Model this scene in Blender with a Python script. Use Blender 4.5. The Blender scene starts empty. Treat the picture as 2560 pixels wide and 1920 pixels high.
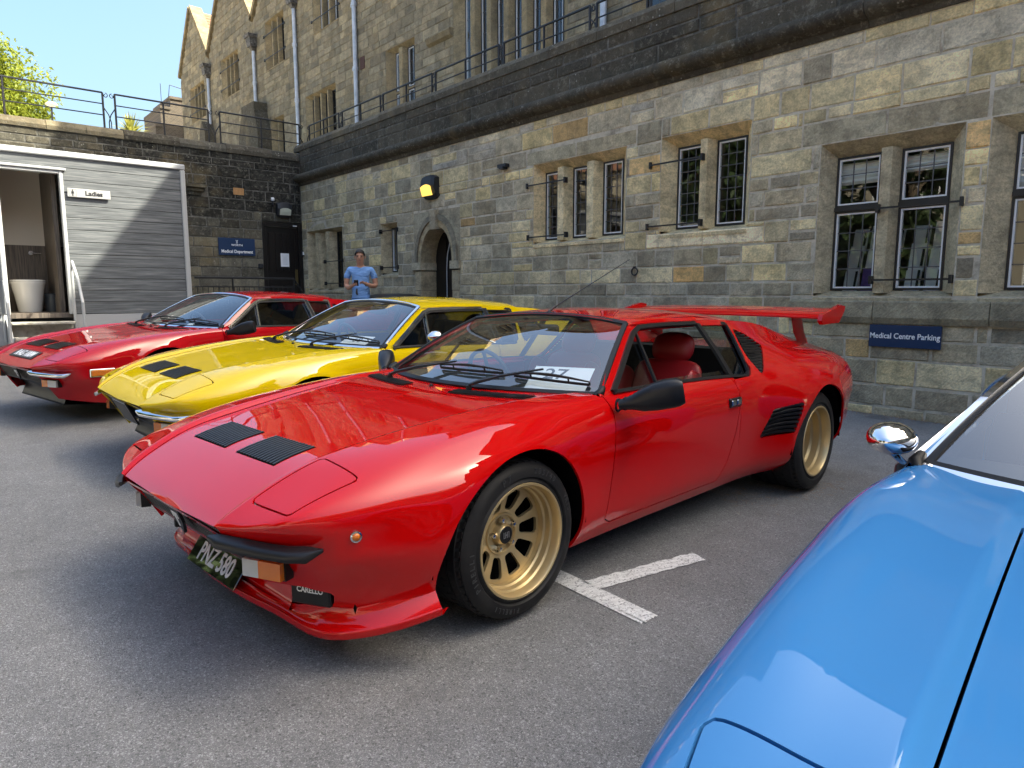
import bpy, math, random
import numpy as np
from mathutils import Vector, Matrix

# ------------------------------------------------------------------ camera, sky, sun, exposure
scene = bpy.context.scene
COL = scene.collection
CAM_H, FPX, HOR, YAW = 1.2343, 1716.6, 731.8, 0.709
cam_data = bpy.data.cameras.new("camera")
cam_data.sensor_width = 36.0
cam_data.lens = FPX / 2560 * 36.0
cam_data.clip_start, cam_data.clip_end = 0.05, 2000
cam = bpy.data.objects.new("camera", cam_data)
COL.objects.link(cam)
cam.location = (0, 0, CAM_H)
cam.rotation_euler = (math.pi / 2 - math.atan((960 - HOR) / FPX), 0, -YAW)
scene.camera = cam

SUN_AZ, SUN_EL = math.radians(35), math.radians(46.8)      # azimuth from +X towards -Y
sun_dir = Vector((math.cos(SUN_EL) * math.cos(SUN_AZ), -math.cos(SUN_EL) * math.sin(SUN_AZ), math.sin(SUN_EL)))
world = bpy.data.worlds.new("World")
scene.world = world
world.use_nodes = True
wn = world.node_tree
sky = wn.nodes.new("ShaderNodeTexSky")
sky.sky_type = 'NISHITA'
sky.sun_disc = False
sky.sun_elevation = SUN_EL
sky.sun_rotation = math.atan2(sun_dir.x, sun_dir.y)
sky.altitude = 100
sky.air_density, sky.dust_density, sky.ozone_density = 1.0, 8.2, 2.0
hs = wn.nodes.new("ShaderNodeHueSaturation")           # slightly hazy, paler summer sky
hs.inputs["Saturation"].default_value = 1.2
wn.links.new(sky.outputs[0], hs.inputs["Color"])
wn.links.new(hs.outputs[0], wn.nodes["Background"].inputs[0])
wn.nodes["Background"].inputs[1].default_value = 0.15
sun_data = bpy.data.lights.new("sun", 'SUN')
sun_data.energy, sun_data.angle, sun_data.color = 5.0, math.radians(0.53), (1.0, 0.93, 0.83)
sun = bpy.data.objects.new("sun", sun_data)
COL.objects.link(sun)
sun.rotation_euler = sun_dir.to_track_quat('Z', 'Y').to_euler()
scene.view_settings.view_transform = 'Standard'
scene.view_settings.look = 'None'
scene.view_settings.exposure = 1.86
scene.view_settings.gamma = 1.0
scene.view_settings.use_white_balance = True          # the phone balanced for the open shade
scene.view_settings.white_balance_temperature = 6750
scene.view_settings.white_balance_tint = 2
scene.render.engine = 'CYCLES'
scene.cycles.use_denoising = True
scene.cycles.max_bounces = 8
scene.cycles.transparent_max_bounces = 16
scene.cycles.caustics_reflective = False
scene.cycles.caustics_refractive = False
scene.cycles.sample_clamp_indirect = 8

# ------------------------------------------------------------------ material helpers
def mat(name, color=(.5, .5, .5), rough=.6, metal=0, coat=0, spec=.5, emit=0, coat_rough=.03):
    m = bpy.data.materials.new(name)
    m.use_nodes = True
    b = m.node_tree.nodes["Principled BSDF"]
    b.inputs["Base Color"].default_value = (*color, 1)
    b.inputs["Roughness"].default_value = rough
    b.inputs["Metallic"].default_value = metal
    b.inputs["Coat Weight"].default_value = coat
    b.inputs["Coat Roughness"].default_value = coat_rough
    b.inputs["Specular IOR Level"].default_value = spec
    if emit:
        b.inputs["Emission Color"].default_value = (*color, 1)
        b.inputs["Emission Strength"].default_value = emit
    return m

class NT:
    """tiny node builder"""
    def __init__(s, m):
        s.t = m.node_tree; s.b = s.t.nodes["Principled BSDF"]
    def n(s, typ, props=None, **inp):
        nd = s.t.nodes.new("ShaderNode" + typ)
        for k, v in (props or {}).items(): setattr(nd, k, v)
        for k, v in inp.items():
            k = k.replace('_', ' ')
            s.put(nd.inputs[int(k[1:])] if k[0] == 'i' and k[1:].isdigit() else nd.inputs[k], v)
        return nd
    def put(s, sock, v):
        if isinstance(v, bpy.types.NodeSocket): s.t.links.new(v, sock)
        elif isinstance(v, (tuple, list)) and len(v) == 3 and sock.type == 'RGBA': sock.default_value = (*v, 1)
        else: sock.default_value = v
    def pos(s): return s.n("NewGeometry").outputs["Position"]
    def objco(s): return s.n("TexCoord").outputs["Object"]
    def noise(s, vec, scale, detail=4, rough=.6, dist=0):
        return s.n("TexNoise", Vector=vec, Scale=scale, Detail=detail, Roughness=rough, Distortion=dist).outputs[0]
    def voro(s, vec, scale, out="Color", rnd=1.0, feature='F1'):
        return s.n("TexVoronoi", {"feature": feature}, Vector=vec, Scale=scale, Randomness=rnd).outputs[out]
    def mapv(s, vec, scale=(1, 1, 1), rot=(0, 0, 0), loc=(0, 0, 0)):
        return s.n("Mapping", Vector=vec, Scale=scale, Rotation=rot, Location=loc).outputs[0]
    def ramp(s, fac, stops, interp='LINEAR'):
        r = s.n("ValToRGB", Fac=fac); e = r.color_ramp; e.interpolation = interp
        while len(e.elements) < len(stops): e.elements.new(.5)
        for el, (p, c) in zip(e.elements, stops):
            el.position = p; el.color = (*c, 1) if isinstance(c, (tuple, list)) else (c, c, c, 1)
        return r.outputs[0]
    def mix(s, fac, a, b, mode='MIX'):
        nd = s.n("Mix", {"data_type": 'RGBA', "blend_type": mode})
        s.put(nd.inputs[0], fac); s.put(nd.inputs[6], a); s.put(nd.inputs[7], b)
        return nd.outputs[2]
    def math(s, op, a, b=0.0):
        nd = s.n("Math", {"operation": op}); s.put(nd.inputs[0], a); s.put(nd.inputs[1], b); return nd.outputs[0]
    def bump(s, h, strength=.3, dist=.01):
        s.put(s.b.inputs["Normal"], s.n("Bump", Strength=strength, Distance=dist, Height=h).outputs[0])
    def color(s, c): s.put(s.b.inputs["Base Color"], c)
    def rough(s, r): s.put(s.b.inputs["Roughness"], r)
    def attr(s, name): return s.n("Attribute", {"attribute_name": name}).outputs["Color"]

def glass_mat(name, tint=(1, 1, 1), ior=1.5, gloss=(1, 1, 1)):
    """thin window glass: clear (tinted) straight-through light plus a Fresnel mirror"""
    m = bpy.data.materials.new(name); m.use_nodes = True
    t = m.node_tree
    for nd in list(t.nodes):
        if nd.type != 'OUTPUT_MATERIAL': t.nodes.remove(nd)
    o = t.nodes["Material Output"]
    tr = t.nodes.new("ShaderNodeBsdfTransparent"); tr.inputs[0].default_value = (*tint, 1)
    gl = t.nodes.new("ShaderNodeBsdfGlossy"); gl.inputs["Roughness"].default_value = 0.0; gl.inputs[0].default_value = (*gloss, 1)
    f0 = ((ior - 1) / (ior + 1)) ** 2                        # Schlick's curve, the same from both sides of the pane
    lw = t.nodes.new("ShaderNodeLayerWeight"); lw.inputs["Blend"].default_value = .5
    pw = t.nodes.new("ShaderNodeMath"); pw.operation = 'POWER'; pw.inputs[1].default_value = 5
    ma = t.nodes.new("ShaderNodeMath"); ma.operation = 'MULTIPLY_ADD'; ma.inputs[1].default_value = 1 - f0; ma.inputs[2].default_value = f0
    mx = t.nodes.new("ShaderNodeMixShader")
    t.links.new(lw.outputs["Facing"], pw.inputs[0]); t.links.new(pw.outputs[0], ma.inputs[0])
    t.links.new(ma.outputs[0], mx.inputs[0]); t.links.new(tr.outputs[0], mx.inputs[1]); t.links.new(gl.outputs[0], mx.inputs[2])
    t.links.new(mx.outputs[0], o.inputs[0])
    return m

# ------------------------------------------------------------------ object helpers
def tag(o, label=None, cat=None, group=None, kind=None):
    if label: o["label"] = label
    if cat: o["category"] = cat
    if group: o["group"] = group
    if kind: o["kind"] = kind
    return o

def empty(name, loc=(0, 0, 0), rz=0, parent=None):
    o = bpy.data.objects.new(name, None)
    COL.objects.link(o); o.location = loc; o.rotation_euler = (0, 0, rz); o.parent = parent
    o.empty_display_size = .1
    return o

def raw(name, V, F, material, parent=None, smooth=False, loopn=None, tone=None, fmat=None):
    me = bpy.data.meshes.new(name)
    me.from_pydata([tuple(map(float, v)) for v in V], [], F)
    for mm in (material if isinstance(material, (list, tuple)) else [material]): me.materials.append(mm)
    if fmat is not None: me.polygons.foreach_set("material_index", fmat)
    if smooth: me.polygons.foreach_set("use_smooth", [True] * len(me.polygons))
    if loopn is not None: me.normals_split_custom_set(loopn)
    if tone is not None:
        at = me.color_attributes.new("tone", 'FLOAT_COLOR', 'POINT')
        at.data.foreach_set("color", np.asarray(tone, dtype=np.float32).ravel())
    o = bpy.data.objects.new(name, me); COL.objects.link(o); o.parent = parent
    return o

class MB:
    """collects simple solids into one mesh"""
    def __init__(s): s.V = []; s.F = []
    def add(s, V, F):
        n = len(s.V); s.V += [tuple(v) for v in V]; s.F += [tuple(i + n for i in f) for f in F]; return s
    def box(s, a, b, bev=0.0):
        (x0, y0, z0), (x1, y1, z1) = [tuple(map(min, a, b)), tuple(map(max, a, b))]
        if bev <= 0:
            return s.add([(x0, y0, z0), (x1, y0, z0), (x1, y1, z0), (x0, y1, z0), (x0, y0, z1), (x1, y0, z1), (x1, y1, z1), (x0, y1, z1)],
                         [(3, 2, 1, 0), (4, 5, 6, 7), (0, 1, 5, 4), (1, 2, 6, 5), (2, 3, 7, 6), (3, 0, 4, 7)])
        import itertools
        lo, hi = (x0, y0, z0), (x1, y1, z1)
        b_ = min(bev, .49 * min(hi[i] - lo[i] for i in range(3)))
        V = []; idx = {}
        for c in itertools.product((0, 1), repeat=3):
            for ax in range(3):
                p = [(lo[i] + b_ if c[i] == 0 else hi[i] - b_) for i in range(3)]
                p[ax] = lo[ax] if c[ax] == 0 else hi[ax]
                idx[(c, ax)] = len(V); V.append(tuple(p))
        F = []
        C3 = Vector([(lo[i] + hi[i]) / 2 for i in range(3)])
        def put(f):
            a_, b2, c2 = (Vector(V[f[i]]) for i in range(3))
            cc = sum((Vector(V[i]) for i in f), Vector()) / len(f)
            F.append(tuple(f) if (b2 - a_).cross(c2 - a_).dot(cc - C3) > 0 else tuple(reversed(f)))
        for ax in range(3):
            u, v = [i for i in range(3) if i != ax]
            for sd in (0, 1):
                f = []
                for cu, cv in ((0, 0), (1, 0), (1, 1), (0, 1)):
                    c = [0] * 3; c[ax] = sd; c[u] = cu; c[v] = cv; f.append(idx[(tuple(c), ax)])
                put(f)
        for ax in range(3):
            u, v = [i for i in range(3) if i != ax]
            for cu in (0, 1):
                for cv in (0, 1):
                    c0 = [0] * 3; c1 = [0] * 3
                    c0[u] = c1[u] = cu; c0[v] = c1[v] = cv; c1[ax] = 1
                    put([idx[(tuple(c0), u)], idx[(tuple(c1), u)], idx[(tuple(c1), v)], idx[(tuple(c0), v)]])
        for c in itertools.product((0, 1), repeat=3):
            put([idx[(c, 0)], idx[(c, 1)], idx[(c, 2)]])
        return s.add(V, F)
    def tube(s, pts, r, n=8, closed=False, caps=True, flat=None):
        """round tube along pts; r number or list; flat=(up vector, ratio) squashes it"""
        P = [Vector(p) for p in pts]; m = len(P)
        R = r if isinstance(r, (list, tuple)) else [r] * m
        V = []; F = []; up = None
        for i, p in enumerate(P):
            if closed: d = P[(i + 1) % m] - P[i - 1]
            else: d = P[min(i + 1, m - 1)] - P[max(i - 1, 0)]
            d.normalize()
            if up is None:
                up = Vector((0, 0, 1)) if abs(d.z) < .9 else Vector((1, 0, 0))
            if flat: up = Vector(flat[0])
            a = d.cross(up)
            if a.length < 1e-6: a = d.cross(Vector((.3, .9, .1)))
            a.normalize(); b = a.cross(d).normalized(); up = b
            for k in range(n):
                t = 2 * math.pi * (k + .5) / n
                V.append(p + a * math.cos(t) * R[i] + b * math.sin(t) * R[i] * (flat[1] if flat else 1))
        for i in range(m if closed else m - 1):
            for k in range(n):
                i2 = (i + 1) % m
                F.append((i * n + k, i * n + (k + 1) % n, i2 * n + (k + 1) % n, i2 * n + k))
        if caps and not closed:
            F.append(tuple(range(n))[::-1]); F.append(tuple((m - 1) * n + k for k in range(n)))
        return s.add(V, F)
    def bar(s, a, b, u, v, hu, hv):
        """box beam from a to b, half sizes hu along u, hv along v"""
        a, b, u, v = Vector(a), Vector(b), Vector(u), Vector(v)
        V = [p + u * su * hu + v * sv * hv for p in (a, b) for su, sv in ((-1, -1), (1, -1), (1, 1), (-1, 1))]
        return s.add(V, [(0, 1, 2, 3), (7, 6, 5, 4), (0, 4, 5, 1), (1, 5, 6, 2), (2, 6, 7, 3), (3, 7, 4, 0)])
    def lathe(s, prof, axis='y', n=48, c=(0, 0, 0), closed=False):
        """prof list of (radius, offset along axis)"""
        V = []; F = []; m = len(prof)
        for (r, h) in prof:
            for k in range(n):
                t = 2 * math.pi * k / n; a, b = r * math.cos(t), r * math.sin(t)
                V.append({'y': (c[0] + a, c[1] + h, c[2] + b), 'z': (c[0] + a, c[1] + b, c[2] + h), 'x': (c[0] + h, c[1] + a, c[2] + b)}[axis])
        for i in range(m if closed else m - 1):
            i2 = (i + 1) % m
            for k in range(n):
                F.append((i * n + k, i * n + (k + 1) % n, i2 * n + (k + 1) % n, i2 * n + k))
        return s.add(V, F)
    def prism(s, poly, ax, h0, h1):
        """extrude a 2D polygon; ax = axis of extrusion; poly coordinates are the other two axes in order"""
        def P(a, b, h): return {'x': (h, a, b), 'y': (a, h, b), 'z': (a, b, h)}[ax]
        n = len(poly); V = [P(*q, h0) for q in poly] + [P(*q, h1) for q in poly]
        F = [tuple(range(n)), tuple(range(2 * n - 1, n - 1, -1))] + [(i, n + i, n + (i + 1) % n, (i + 1) % n) for i in range(n)]
        return s.add(V, F)
    def build(s, name, material, parent=None, smooth=False, fix=True, angle=None):
        o = raw(name, s.V, s.F, material, parent, smooth)
        if fix:
            import bmesh
            bm = bmesh.new(); bm.from_mesh(o.data); bmesh.ops.recalc_face_normals(bm, faces=bm.faces[:]); bm.to_mesh(o.data); bm.free()
        if angle is not None:
            o.data.polygons.foreach_set("use_smooth", [True] * len(o.data.polygons))
            o.data.set_sharp_from_angle(angle=math.radians(angle))
        return o

def text(name, s, size, material, parent, loc, rot, extrude=.001, sx=1.0, align='CENTER', space=1.0, bold=0.0):
    c = bpy.data.curves.new(name, 'FONT')
    c.body = s; c.size = size; c.extrude = extrude; c.align_x = align; c.align_y = 'CENTER'; c.space_character = space; c.offset = bold
    c.resolution_u = 3
    c.materials.append(material)
    o = bpy.data.objects.new(name, c); COL.objects.link(o); o.parent = parent
    o.location = loc; o.rotation_euler = rot; o.scale = (sx, 1, 1)
    return o

rng = random.Random(7)

# ================================================================== MATERIALS OF THE PLACE
def stone_mat(name, lichen=0.0, soot=0.35, bump=.5, gain=1.0):
    m = mat(name, rough=.92, spec=.25); t = NT(m); p = t.pos()
    base = t.mix(1.0, t.attr("tone"), (gain * 1.04, gain, gain * .91), 'MULTIPLY')
    n1 = t.noise(p, 3.1, 5, .65); n2 = t.noise(p, 46, 5, .72); n3 = t.noise(t.mapv(p, (2.6, 2.6, .55)), 2.2, 4, .6)
    c = t.mix(1.0, base, t.ramp(n1, [(.28, .62), (.5, .98), (.74, 1.28)]), 'MULTIPLY')
    c = t.mix(1.0, c, t.ramp(n2, [(.3, .68), (.52, 1.0), (.75, 1.3)]), 'MULTIPLY')
    c = t.mix(t.math('MULTIPLY', t.ramp(n3, [(.5, 0.0), (.72, 1.0)]), soot), c, (.035, .034, .03))       # rain-washed soot streaks
    n5 = t.noise(t.mapv(p, (1, 1, .8), loc=(7, 3, 1)), 1.1, 3, .55)
    c = t.mix(t.ramp(n5, [(.56, 0.0), (.75, .35)]), c, (.36, .27, .13))                                    # ochre weathering
    n7 = t.noise(t.mapv(p, (1, 1, 1.6), loc=(3, 9, 4)), 6.5, 5, .62, .8)
    c = t.mix(t.ramp(n7, [(.47, 0.0), (.60, .55)]), c, t.mix(.55, c, (.10, .095, .078)))                      # blotchy dark patina
    if lichen:
        n4 = t.noise(p, 13.0, 7, .8, .3)
        c = t.mix(t.math('MULTIPLY', t.ramp(n4, [(.60 - .07 * (lichen > .8), 0.0), (.68 - .06 * (lichen > .8), .5)]), lichen), c, (.27, .255, .20) if lichen > .8 else (.36, .34, .26))
        n6 = t.noise(p, 4.0, 2, .5); v = t.voro(p, 16, "Distance")
        sp = t.math('MULTIPLY', t.ramp(v, [(.0, 1.0), (.22, 0.0)]), t.ramp(n6, [(.58, 0.0), (.66, 1.0)]))
        c = t.mix(t.math('MULTIPLY', sp, lichen), c, (.62, .61, .54))
    t.color(c)
    tool = t.n("TexWave", {"wave_type": 'BANDS', "bands_direction": 'DIAGONAL'}, Vector=p, Scale=16.0, Distortion=7.0, Detail=2.0).outputs[1]
    h = t.math('ADD', t.math('MULTIPLY', n2, 1.0), t.math('MULTIPLY', tool, .14))
    h = t.math('ADD', h, t.math('MULTIPLY', t.noise(p, 130, 3, .7), .5))
    t.bump(h, bump, .02)
    return m

M = {}
M['stone'] = stone_mat('weathered_sandstone', .30, .22, gain=2.15, bump=.75)
M['stone_far'] = stone_mat('upper_house_sandstone', .2, .25, .35, gain=1.02)
M['stone_black'] = stone_mat('sooty_sandstone', .82, .4, gain=.82)
M['mortar'] = mat('lime_mortar', (.30, .27, .21), .95, spec=.2)
t = NT(M['mortar']); p_ = t.pos()
t.color(t.ramp(t.noise(p_, 6, 5, .7), [(.28, (.24, .21, .16)), (.48, (.50, .45, .35)), (.7, (.68, .62, .50))])); t.bump(t.noise(p_, 90, 4), .5, .008)
M['mortar_black'] = mat('sooty_mortar', (.12, .115, .10), .95, spec=.2)
t = NT(M['mortar_black']); t.color(t.ramp(t.noise(t.pos(), 7, 5, .7), [(.35, (.05, .05, .045)), (.55, (.13, .125, .11)), (.75, (.26, .25, .22))]))

M['asphalt'] = mat('asphalt', (.06, .06, .06), .85, spec=.35)
t = NT(M['asphalt']); p_ = t.pos()
v1 = t.voro(p_, 380, "Color"); v2 = t.voro(p_, 170, "Color")
big = t.noise(p_, .55, 5, .6); med = t.noise(p_, 7, 5, .65)
c_ = t.ramp(t.n("SeparateColor", Color=v1).outputs[0], [(.0, (.125, .124, .123)), (.6, (.190, .189, .187)), (.9, (.245, .243, .24)), (1.0, (.40, .397, .39))])
c_ = t.mix(t.ramp(t.n("SeparateColor", Color=v2).outputs[1], [(.93, 0.0), (.98, .75)]), c_, (.36, .355, .35))
c_ = t.mix(t.ramp(t.n("SeparateColor", Color=v2).outputs[2], [(.92, 0.0), (.97, .6)]), c_, (.06, .06, .06))
c_ = t.mix(1.0, c_, t.ramp(big, [(.25, .80), (.5, 1.0), (.75, 1.16)]), 'MULTIPLY')
c_ = t.mix(1.0, c_, t.ramp(med, [(.3, .86), (.7, 1.12)]), 'MULTIPLY')
st_ = t.math('MULTIPLY', t.ramp(t.noise(p_, 2.3, 3, .5, .5), [(.62, 0.0), (.70, .45)]), t.ramp(t.noise(p_, .8, 2), [(.45, 0.0), (.6, 1.0)]))
c_ = t.mix(st_, c_, (.05, .049, .047))                                   # old oil stains
spot = t.math('MULTIPLY', t.ramp(t.voro(p_, 2.6, "Distance"), [(.03, .8), (.06, 0.0)]), t.ramp(t.noise(p_, 1.1, 2), [(.5, 0.0), (.6, 1.0)]))
c_ = t.mix(spot, c_, (.04, .04, .04))
t.color(c_); t.rough(t.ramp(med, [(.3, .72), (.7, .92)]))
t.bump(t.math('ADD', t.voro(p_, 380, "Distance"), t.math('MULTIPLY', t.noise(p_, 80, 3), .8)), .7, .003)

M['line'] = mat('worn_white_line', (.62, .62, .60), .8)
t = NT(M['line']); p_ = t.pos()
c_ = t.ramp(t.noise(p_, 38, 5, .7), [(.28, (.40, .40, .395)), (.42, (.66, .66, .64)), (.7, (.80, .80, .78))])
crack = t.n("TexWave", {"wave_type": 'BANDS', "bands_direction": 'Y'}, Vector=t.mapv(p_, (1, 1, 1), (0, 0, .3)), Scale=9.0, Distortion=6.0, Detail=3.0, Detail_Scale=2.0).outputs[1]
c_ = t.mix(t.ramp(crack, [(.0, .45), (.10, 0.0)]), c_, (.25, .25, .25))
pit = t.ramp(t.n("SeparateColor", Color=t.voro(p_, 190, "Color")).outputs[0], [(.84, 0.0), (.92, .75)])
c_ = t.mix(pit, c_, (.10, .10, .10))
t.color(c_); t.bump(t.voro(p_, 210, "Distance"), .5, .003)

M['iron'] = mat('black_painted_iron', (.012, .012, .014), .42)
M['lead'] = mat('lead_came', (.10, .10, .11), .5, .4)
M['white_frame'] = mat('white_painted_steel', (.78, .79, .80), .45)
M['pipe'] = mat('galvanised_downpipe', (.46, .50, .55), .45, .25)
t = NT(M['pipe']); t.color(t.ramp(t.noise(t.pos(), 5, 4), [(.3, (.36, .40, .45)), (.7, (.56, .60, .66))]))
M['hopper'] = mat('lead_hopper', (.09, .085, .08), .7)
t = NT(M['hopper']); t.color(t.ramp(t.noise(t.pos(), 12, 5, .7), [(.35, (.03, .03, .03)), (.6, (.14, .13, .12)), (.75, (.42, .42, .40))]))
M['tile'] = mat('clay_roof_tile', (.33, .13, .07), .85)
t = NT(M['tile']); t.color(t.mix(t.noise(t.pos(), 7, 4), t.attr("tone"), (.12, .06, .04), 'MIX'))
M['win_glass'] = glass_mat('window_glass', (.86, .90, .90), 1.75)
M['room'] = mat('office_wall', (.16, .15, .14), .9)
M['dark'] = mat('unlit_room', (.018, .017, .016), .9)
M['blind'] = mat('roller_blind', (.85, .85, .83), .8)
M['leaflet'] = mat('leaflet_rack_card', (.82, .81, .78), .6)
M['leaflet_purple'] = mat('purple_card', (.12, .06, .25), .6)
M['navy'] = mat('navy_sign', (.012, .035, .095), .35)
M['white_print'] = mat('white_print', (.86, .87, .88), .5)
M['black_print'] = mat('black_print', (.015, .015, .018), .5)
M['door_black'] = mat('black_painted_door', (.010, .008, .008), .3)
M['terracotta'] = mat('terracotta_vent', (.50, .27, .11), .8)
M['lamp_body'] = mat('dark_lamp_housing', (.015, .017, .022), .5)
M['lamp_lens'] = mat('frosted_lens', (.50, .53, .44), .35)
M['lamp_amber'] = mat('amber_lit_lens', (1.0, .62, .12), .35, emit=.45)
M['brick'] = mat('buff_brick', (.26, .17, .10), .9)

# ================================================================== STONE WORK
def tv(R, a, b, c):
    f = R.uniform(a, b); h = R.uniform(-.03, .03)
    return [c[0] * f * (1 + h), c[1] * f, c[2] * f * (1 - h)]

def clip_rects(r, holes):
    """rectangle minus hole rectangles -> list of rectangles"""
    out = [r]
    for (a0, a1, b0, b1) in holes:
        nxt = []
        for (u0, u1, z0, z1) in out:
            if u1 <= a0 or u0 >= a1 or z1 <= b0 or z0 >= b1: nxt.append((u0, u1, z0, z1)); continue
            if u0 < a0: nxt.append((u0, a0, z0, z1))
            if u1 > a1: nxt.append((a1, u1, z0, z1))
            m0, m1 = max(u0, a0), min(u1, a1)
            if z0 < b0: nxt.append((m0, m1, z0, b0))
            if z1 > b1: nxt.append((m0, m1, b1, z1))
        out = nxt
    return out

def courses(z0, z1, hmin, hmax, R):
    zs = [z0]
    while z1 - zs[-1] > hmax * 1.4: zs.append(zs[-1] + R.uniform(hmin, hmax))
    rest = z1 - zs[-1]
    if rest > hmax: zs.append(zs[-1] + rest / 2)
    zs.append(z1)
    return zs

def lay(u0, u1, z0, z1, holes, R, hmin=.15, hmax=.3, lmin=.22, lmax=.75, split=.12):
    st = []
    zs = courses(z0, z1, hmin, hmax, R)
    for a, b in zip(zs[:-1], zs[1:]):
        u = u0 - R.uniform(0, lmax)
        while u < u1:
            l = R.uniform(lmin, lmax) * (1.25 if b - a > .24 else 1)
            r = (max(u, u0), min(u + l, u1), a, b)
            u += l
            if r[1] - r[0] < .03: continue
            parts = [r]
            if b - a > .22 and R.random() < split:
                m = a + (b - a) * R.uniform(.4, .6); parts = [(r[0], r[1], a, m), (r[0], r[1], m, b)]
            for q in parts:
                for c in clip_rects(q, holes):
                    if c[1] - c[0] > .045 and c[3] - c[2] > .045: st.append(c)
    return st

def stone_geo(P, r, R, gap=.0085, proud=.018, rough=.005):
    """one dressed stone: back rim, chamfered arris and a slightly uneven 3x2 face"""
    u0, u1, z0, z1 = r
    u0 += gap * R.uniform(.5, 1.3); u1 -= gap * R.uniform(.5, 1.3); z0 += gap * R.uniform(.5, 1.3); z1 -= gap * R.uniform(.5, 1.3)
    d = R.uniform(.55, 1.0) * proud; b = min(.012, .25 * min(u1 - u0, z1 - z0))
    j = lambda s: R.uniform(-s, s)
    back = [(u0, z0, -.03), (u1, z0, -.03), (u1, z1, -.03), (u0, z1, -.03)]
    rim = [(u0 + j(.004), z0 + j(.004), d - .012), (u1 + j(.004), z0 + j(.004), d - .012), (u1 + j(.004), z1 + j(.004), d - .012), (u0 + j(.004), z1 + j(.004), d - .012)]
    um = (u0 + u1) / 2 + j(.04 * (u1 - u0))
    fr = [(u0 + b, z0 + b, d + j(rough)), (um, z0 + b, d + j(rough)), (u1 - b, z0 + b, d + j(rough)), (u1 - b, z1 - b, d + j(rough)), (um, z1 - b, d + j(rough)), (u0 + b, z1 - b, d + j(rough))]
    V = [P(*q) for q in back + rim + fr]
    F = [(0, 1, 5, 4), (1, 2, 6, 5), (2, 3, 7, 6), (3, 0, 4, 7), (4, 5, 10, 9, 8), (5, 6, 11, 10), (6, 7, 13, 12, 11), (7, 4, 8, 13), (8, 9, 12, 13), (9, 10, 11, 12)]
    if P.flip: F = [tuple(reversed(f)) for f in F]
    return V, F

def make_P(kind, c):
    """(u, z, d): along the wall, height, distance out from its face"""
    if kind == 'x': P = lambda u, z, d=0.0: (c - d, u, z)        # faces -X
    else: P = lambda u, z, d=0.0: (u, c - d, z)                   # faces -Y
    class W:
        flip = (kind == 'x')
        def __call__(s, u, z, d=0.0): return P(u, z, d)
    return W()

def put_stones(parent, P, rects, tonefn, material, R, seen=None, limit=300, name="stone", **kw):
    """largest seen ones as single parts, the rest joined into one part"""
    order = sorted(rects, key=(lambda r: -seen(r)) if seen else (lambda r: 0))
    single = order[:limit] if seen else []
    for r in single:
        V, F = stone_geo(P, r, R, **kw)
        raw(name, V, F, material, parent, tone=[(*tonefn(r), 1)] * len(V))
    mb = MB(); tn = []
    for r in (order[limit:] if seen else order):
        V, F = stone_geo(P, r, R, **kw); mb.add(V, F); tn += [(*tonefn(r), 1)] * len(V)
    if mb.V:
        o = raw(name + "work", mb.V, mb.F, material, parent, tone=tn); o["kind"] = "stuff"

def backing(parent, P, u0, u1, z0, z1, holes, material, name="mortar", d=.005):
    mb = MB()
    for (a, b, c, e) in clip_rects((u0, u1, z0, z1), holes):
        f = [P(a, c, d), P(b, c, d), P(b, e, d), P(a, e, d)]
        mb.add(f if not P.flip else f[::-1], [(0, 1, 2, 3)])
    return mb.build(name, material, parent, fix=False)

def pixels(P, r):
    """rough area in the photograph of a stone"""
    x, y, z = P((r[0] + r[1]) / 2, (r[2] + r[3]) / 2)
    fw = (math.sin(YAW), math.cos(YAW)); dpt = x * fw[0] + y * fw[1]
    if dpt < .5: return 0
    px = FPX * (x * fw[1] - y * fw[0]) / dpt
    if abs(px) > 1330: return 0
    pz = FPX * (z - CAM_H) / dpt
    if pz > 760: return 0
    return (r[1] - r[0]) * (r[3] - r[2]) / dpt ** 3

def pbox(mb, P, u0, u1, z0, z1, d0, d1):
    c = [P(u, z, d) for d in (d0, d1) for (u, z) in ((u0, z0), (u1, z0), (u1, z1), (u0, z1))]
    return mb.add(c, [(0, 1, 2, 3), (7, 6, 5, 4), (0, 4, 5, 1), (1, 5, 6, 2), (2, 6, 7, 3), (3, 7, 4, 0)])
def pz(mb, P, poly, z0, z1):                         # prism upright, poly of (u, d)
    n = len(poly); V = [P(u, z0, d) for u, d in poly] + [P(u, z1, d) for u, d in poly]
    return mb.add(V, [tuple(range(n)), tuple(range(2 * n - 1, n - 1, -1))] + [(i, n + i, n + (i + 1) % n, (i + 1) % n) for i in range(n)])
def pu(mb, P, poly, u0, u1):                         # prism along the wall, poly of (z, d)
    n = len(poly); V = [P(u0, z, d) for z, d in poly] + [P(u1, z, d) for z, d in poly]
    return mb.add(V, [tuple(range(n)), tuple(range(2 * n - 1, n - 1, -1))] + [(i, n + i, n + (i + 1) % n, (i + 1) % n) for i in range(n)])

def tone_part(o, c):
    at = o.data.color_attributes.new("tone", 'FLOAT_COLOR', 'POINT')
    at.data.foreach_set("color", np.tile(np.array([*c, 1], dtype=np.float32), len(o.data.vertices)))
    return o

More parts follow.
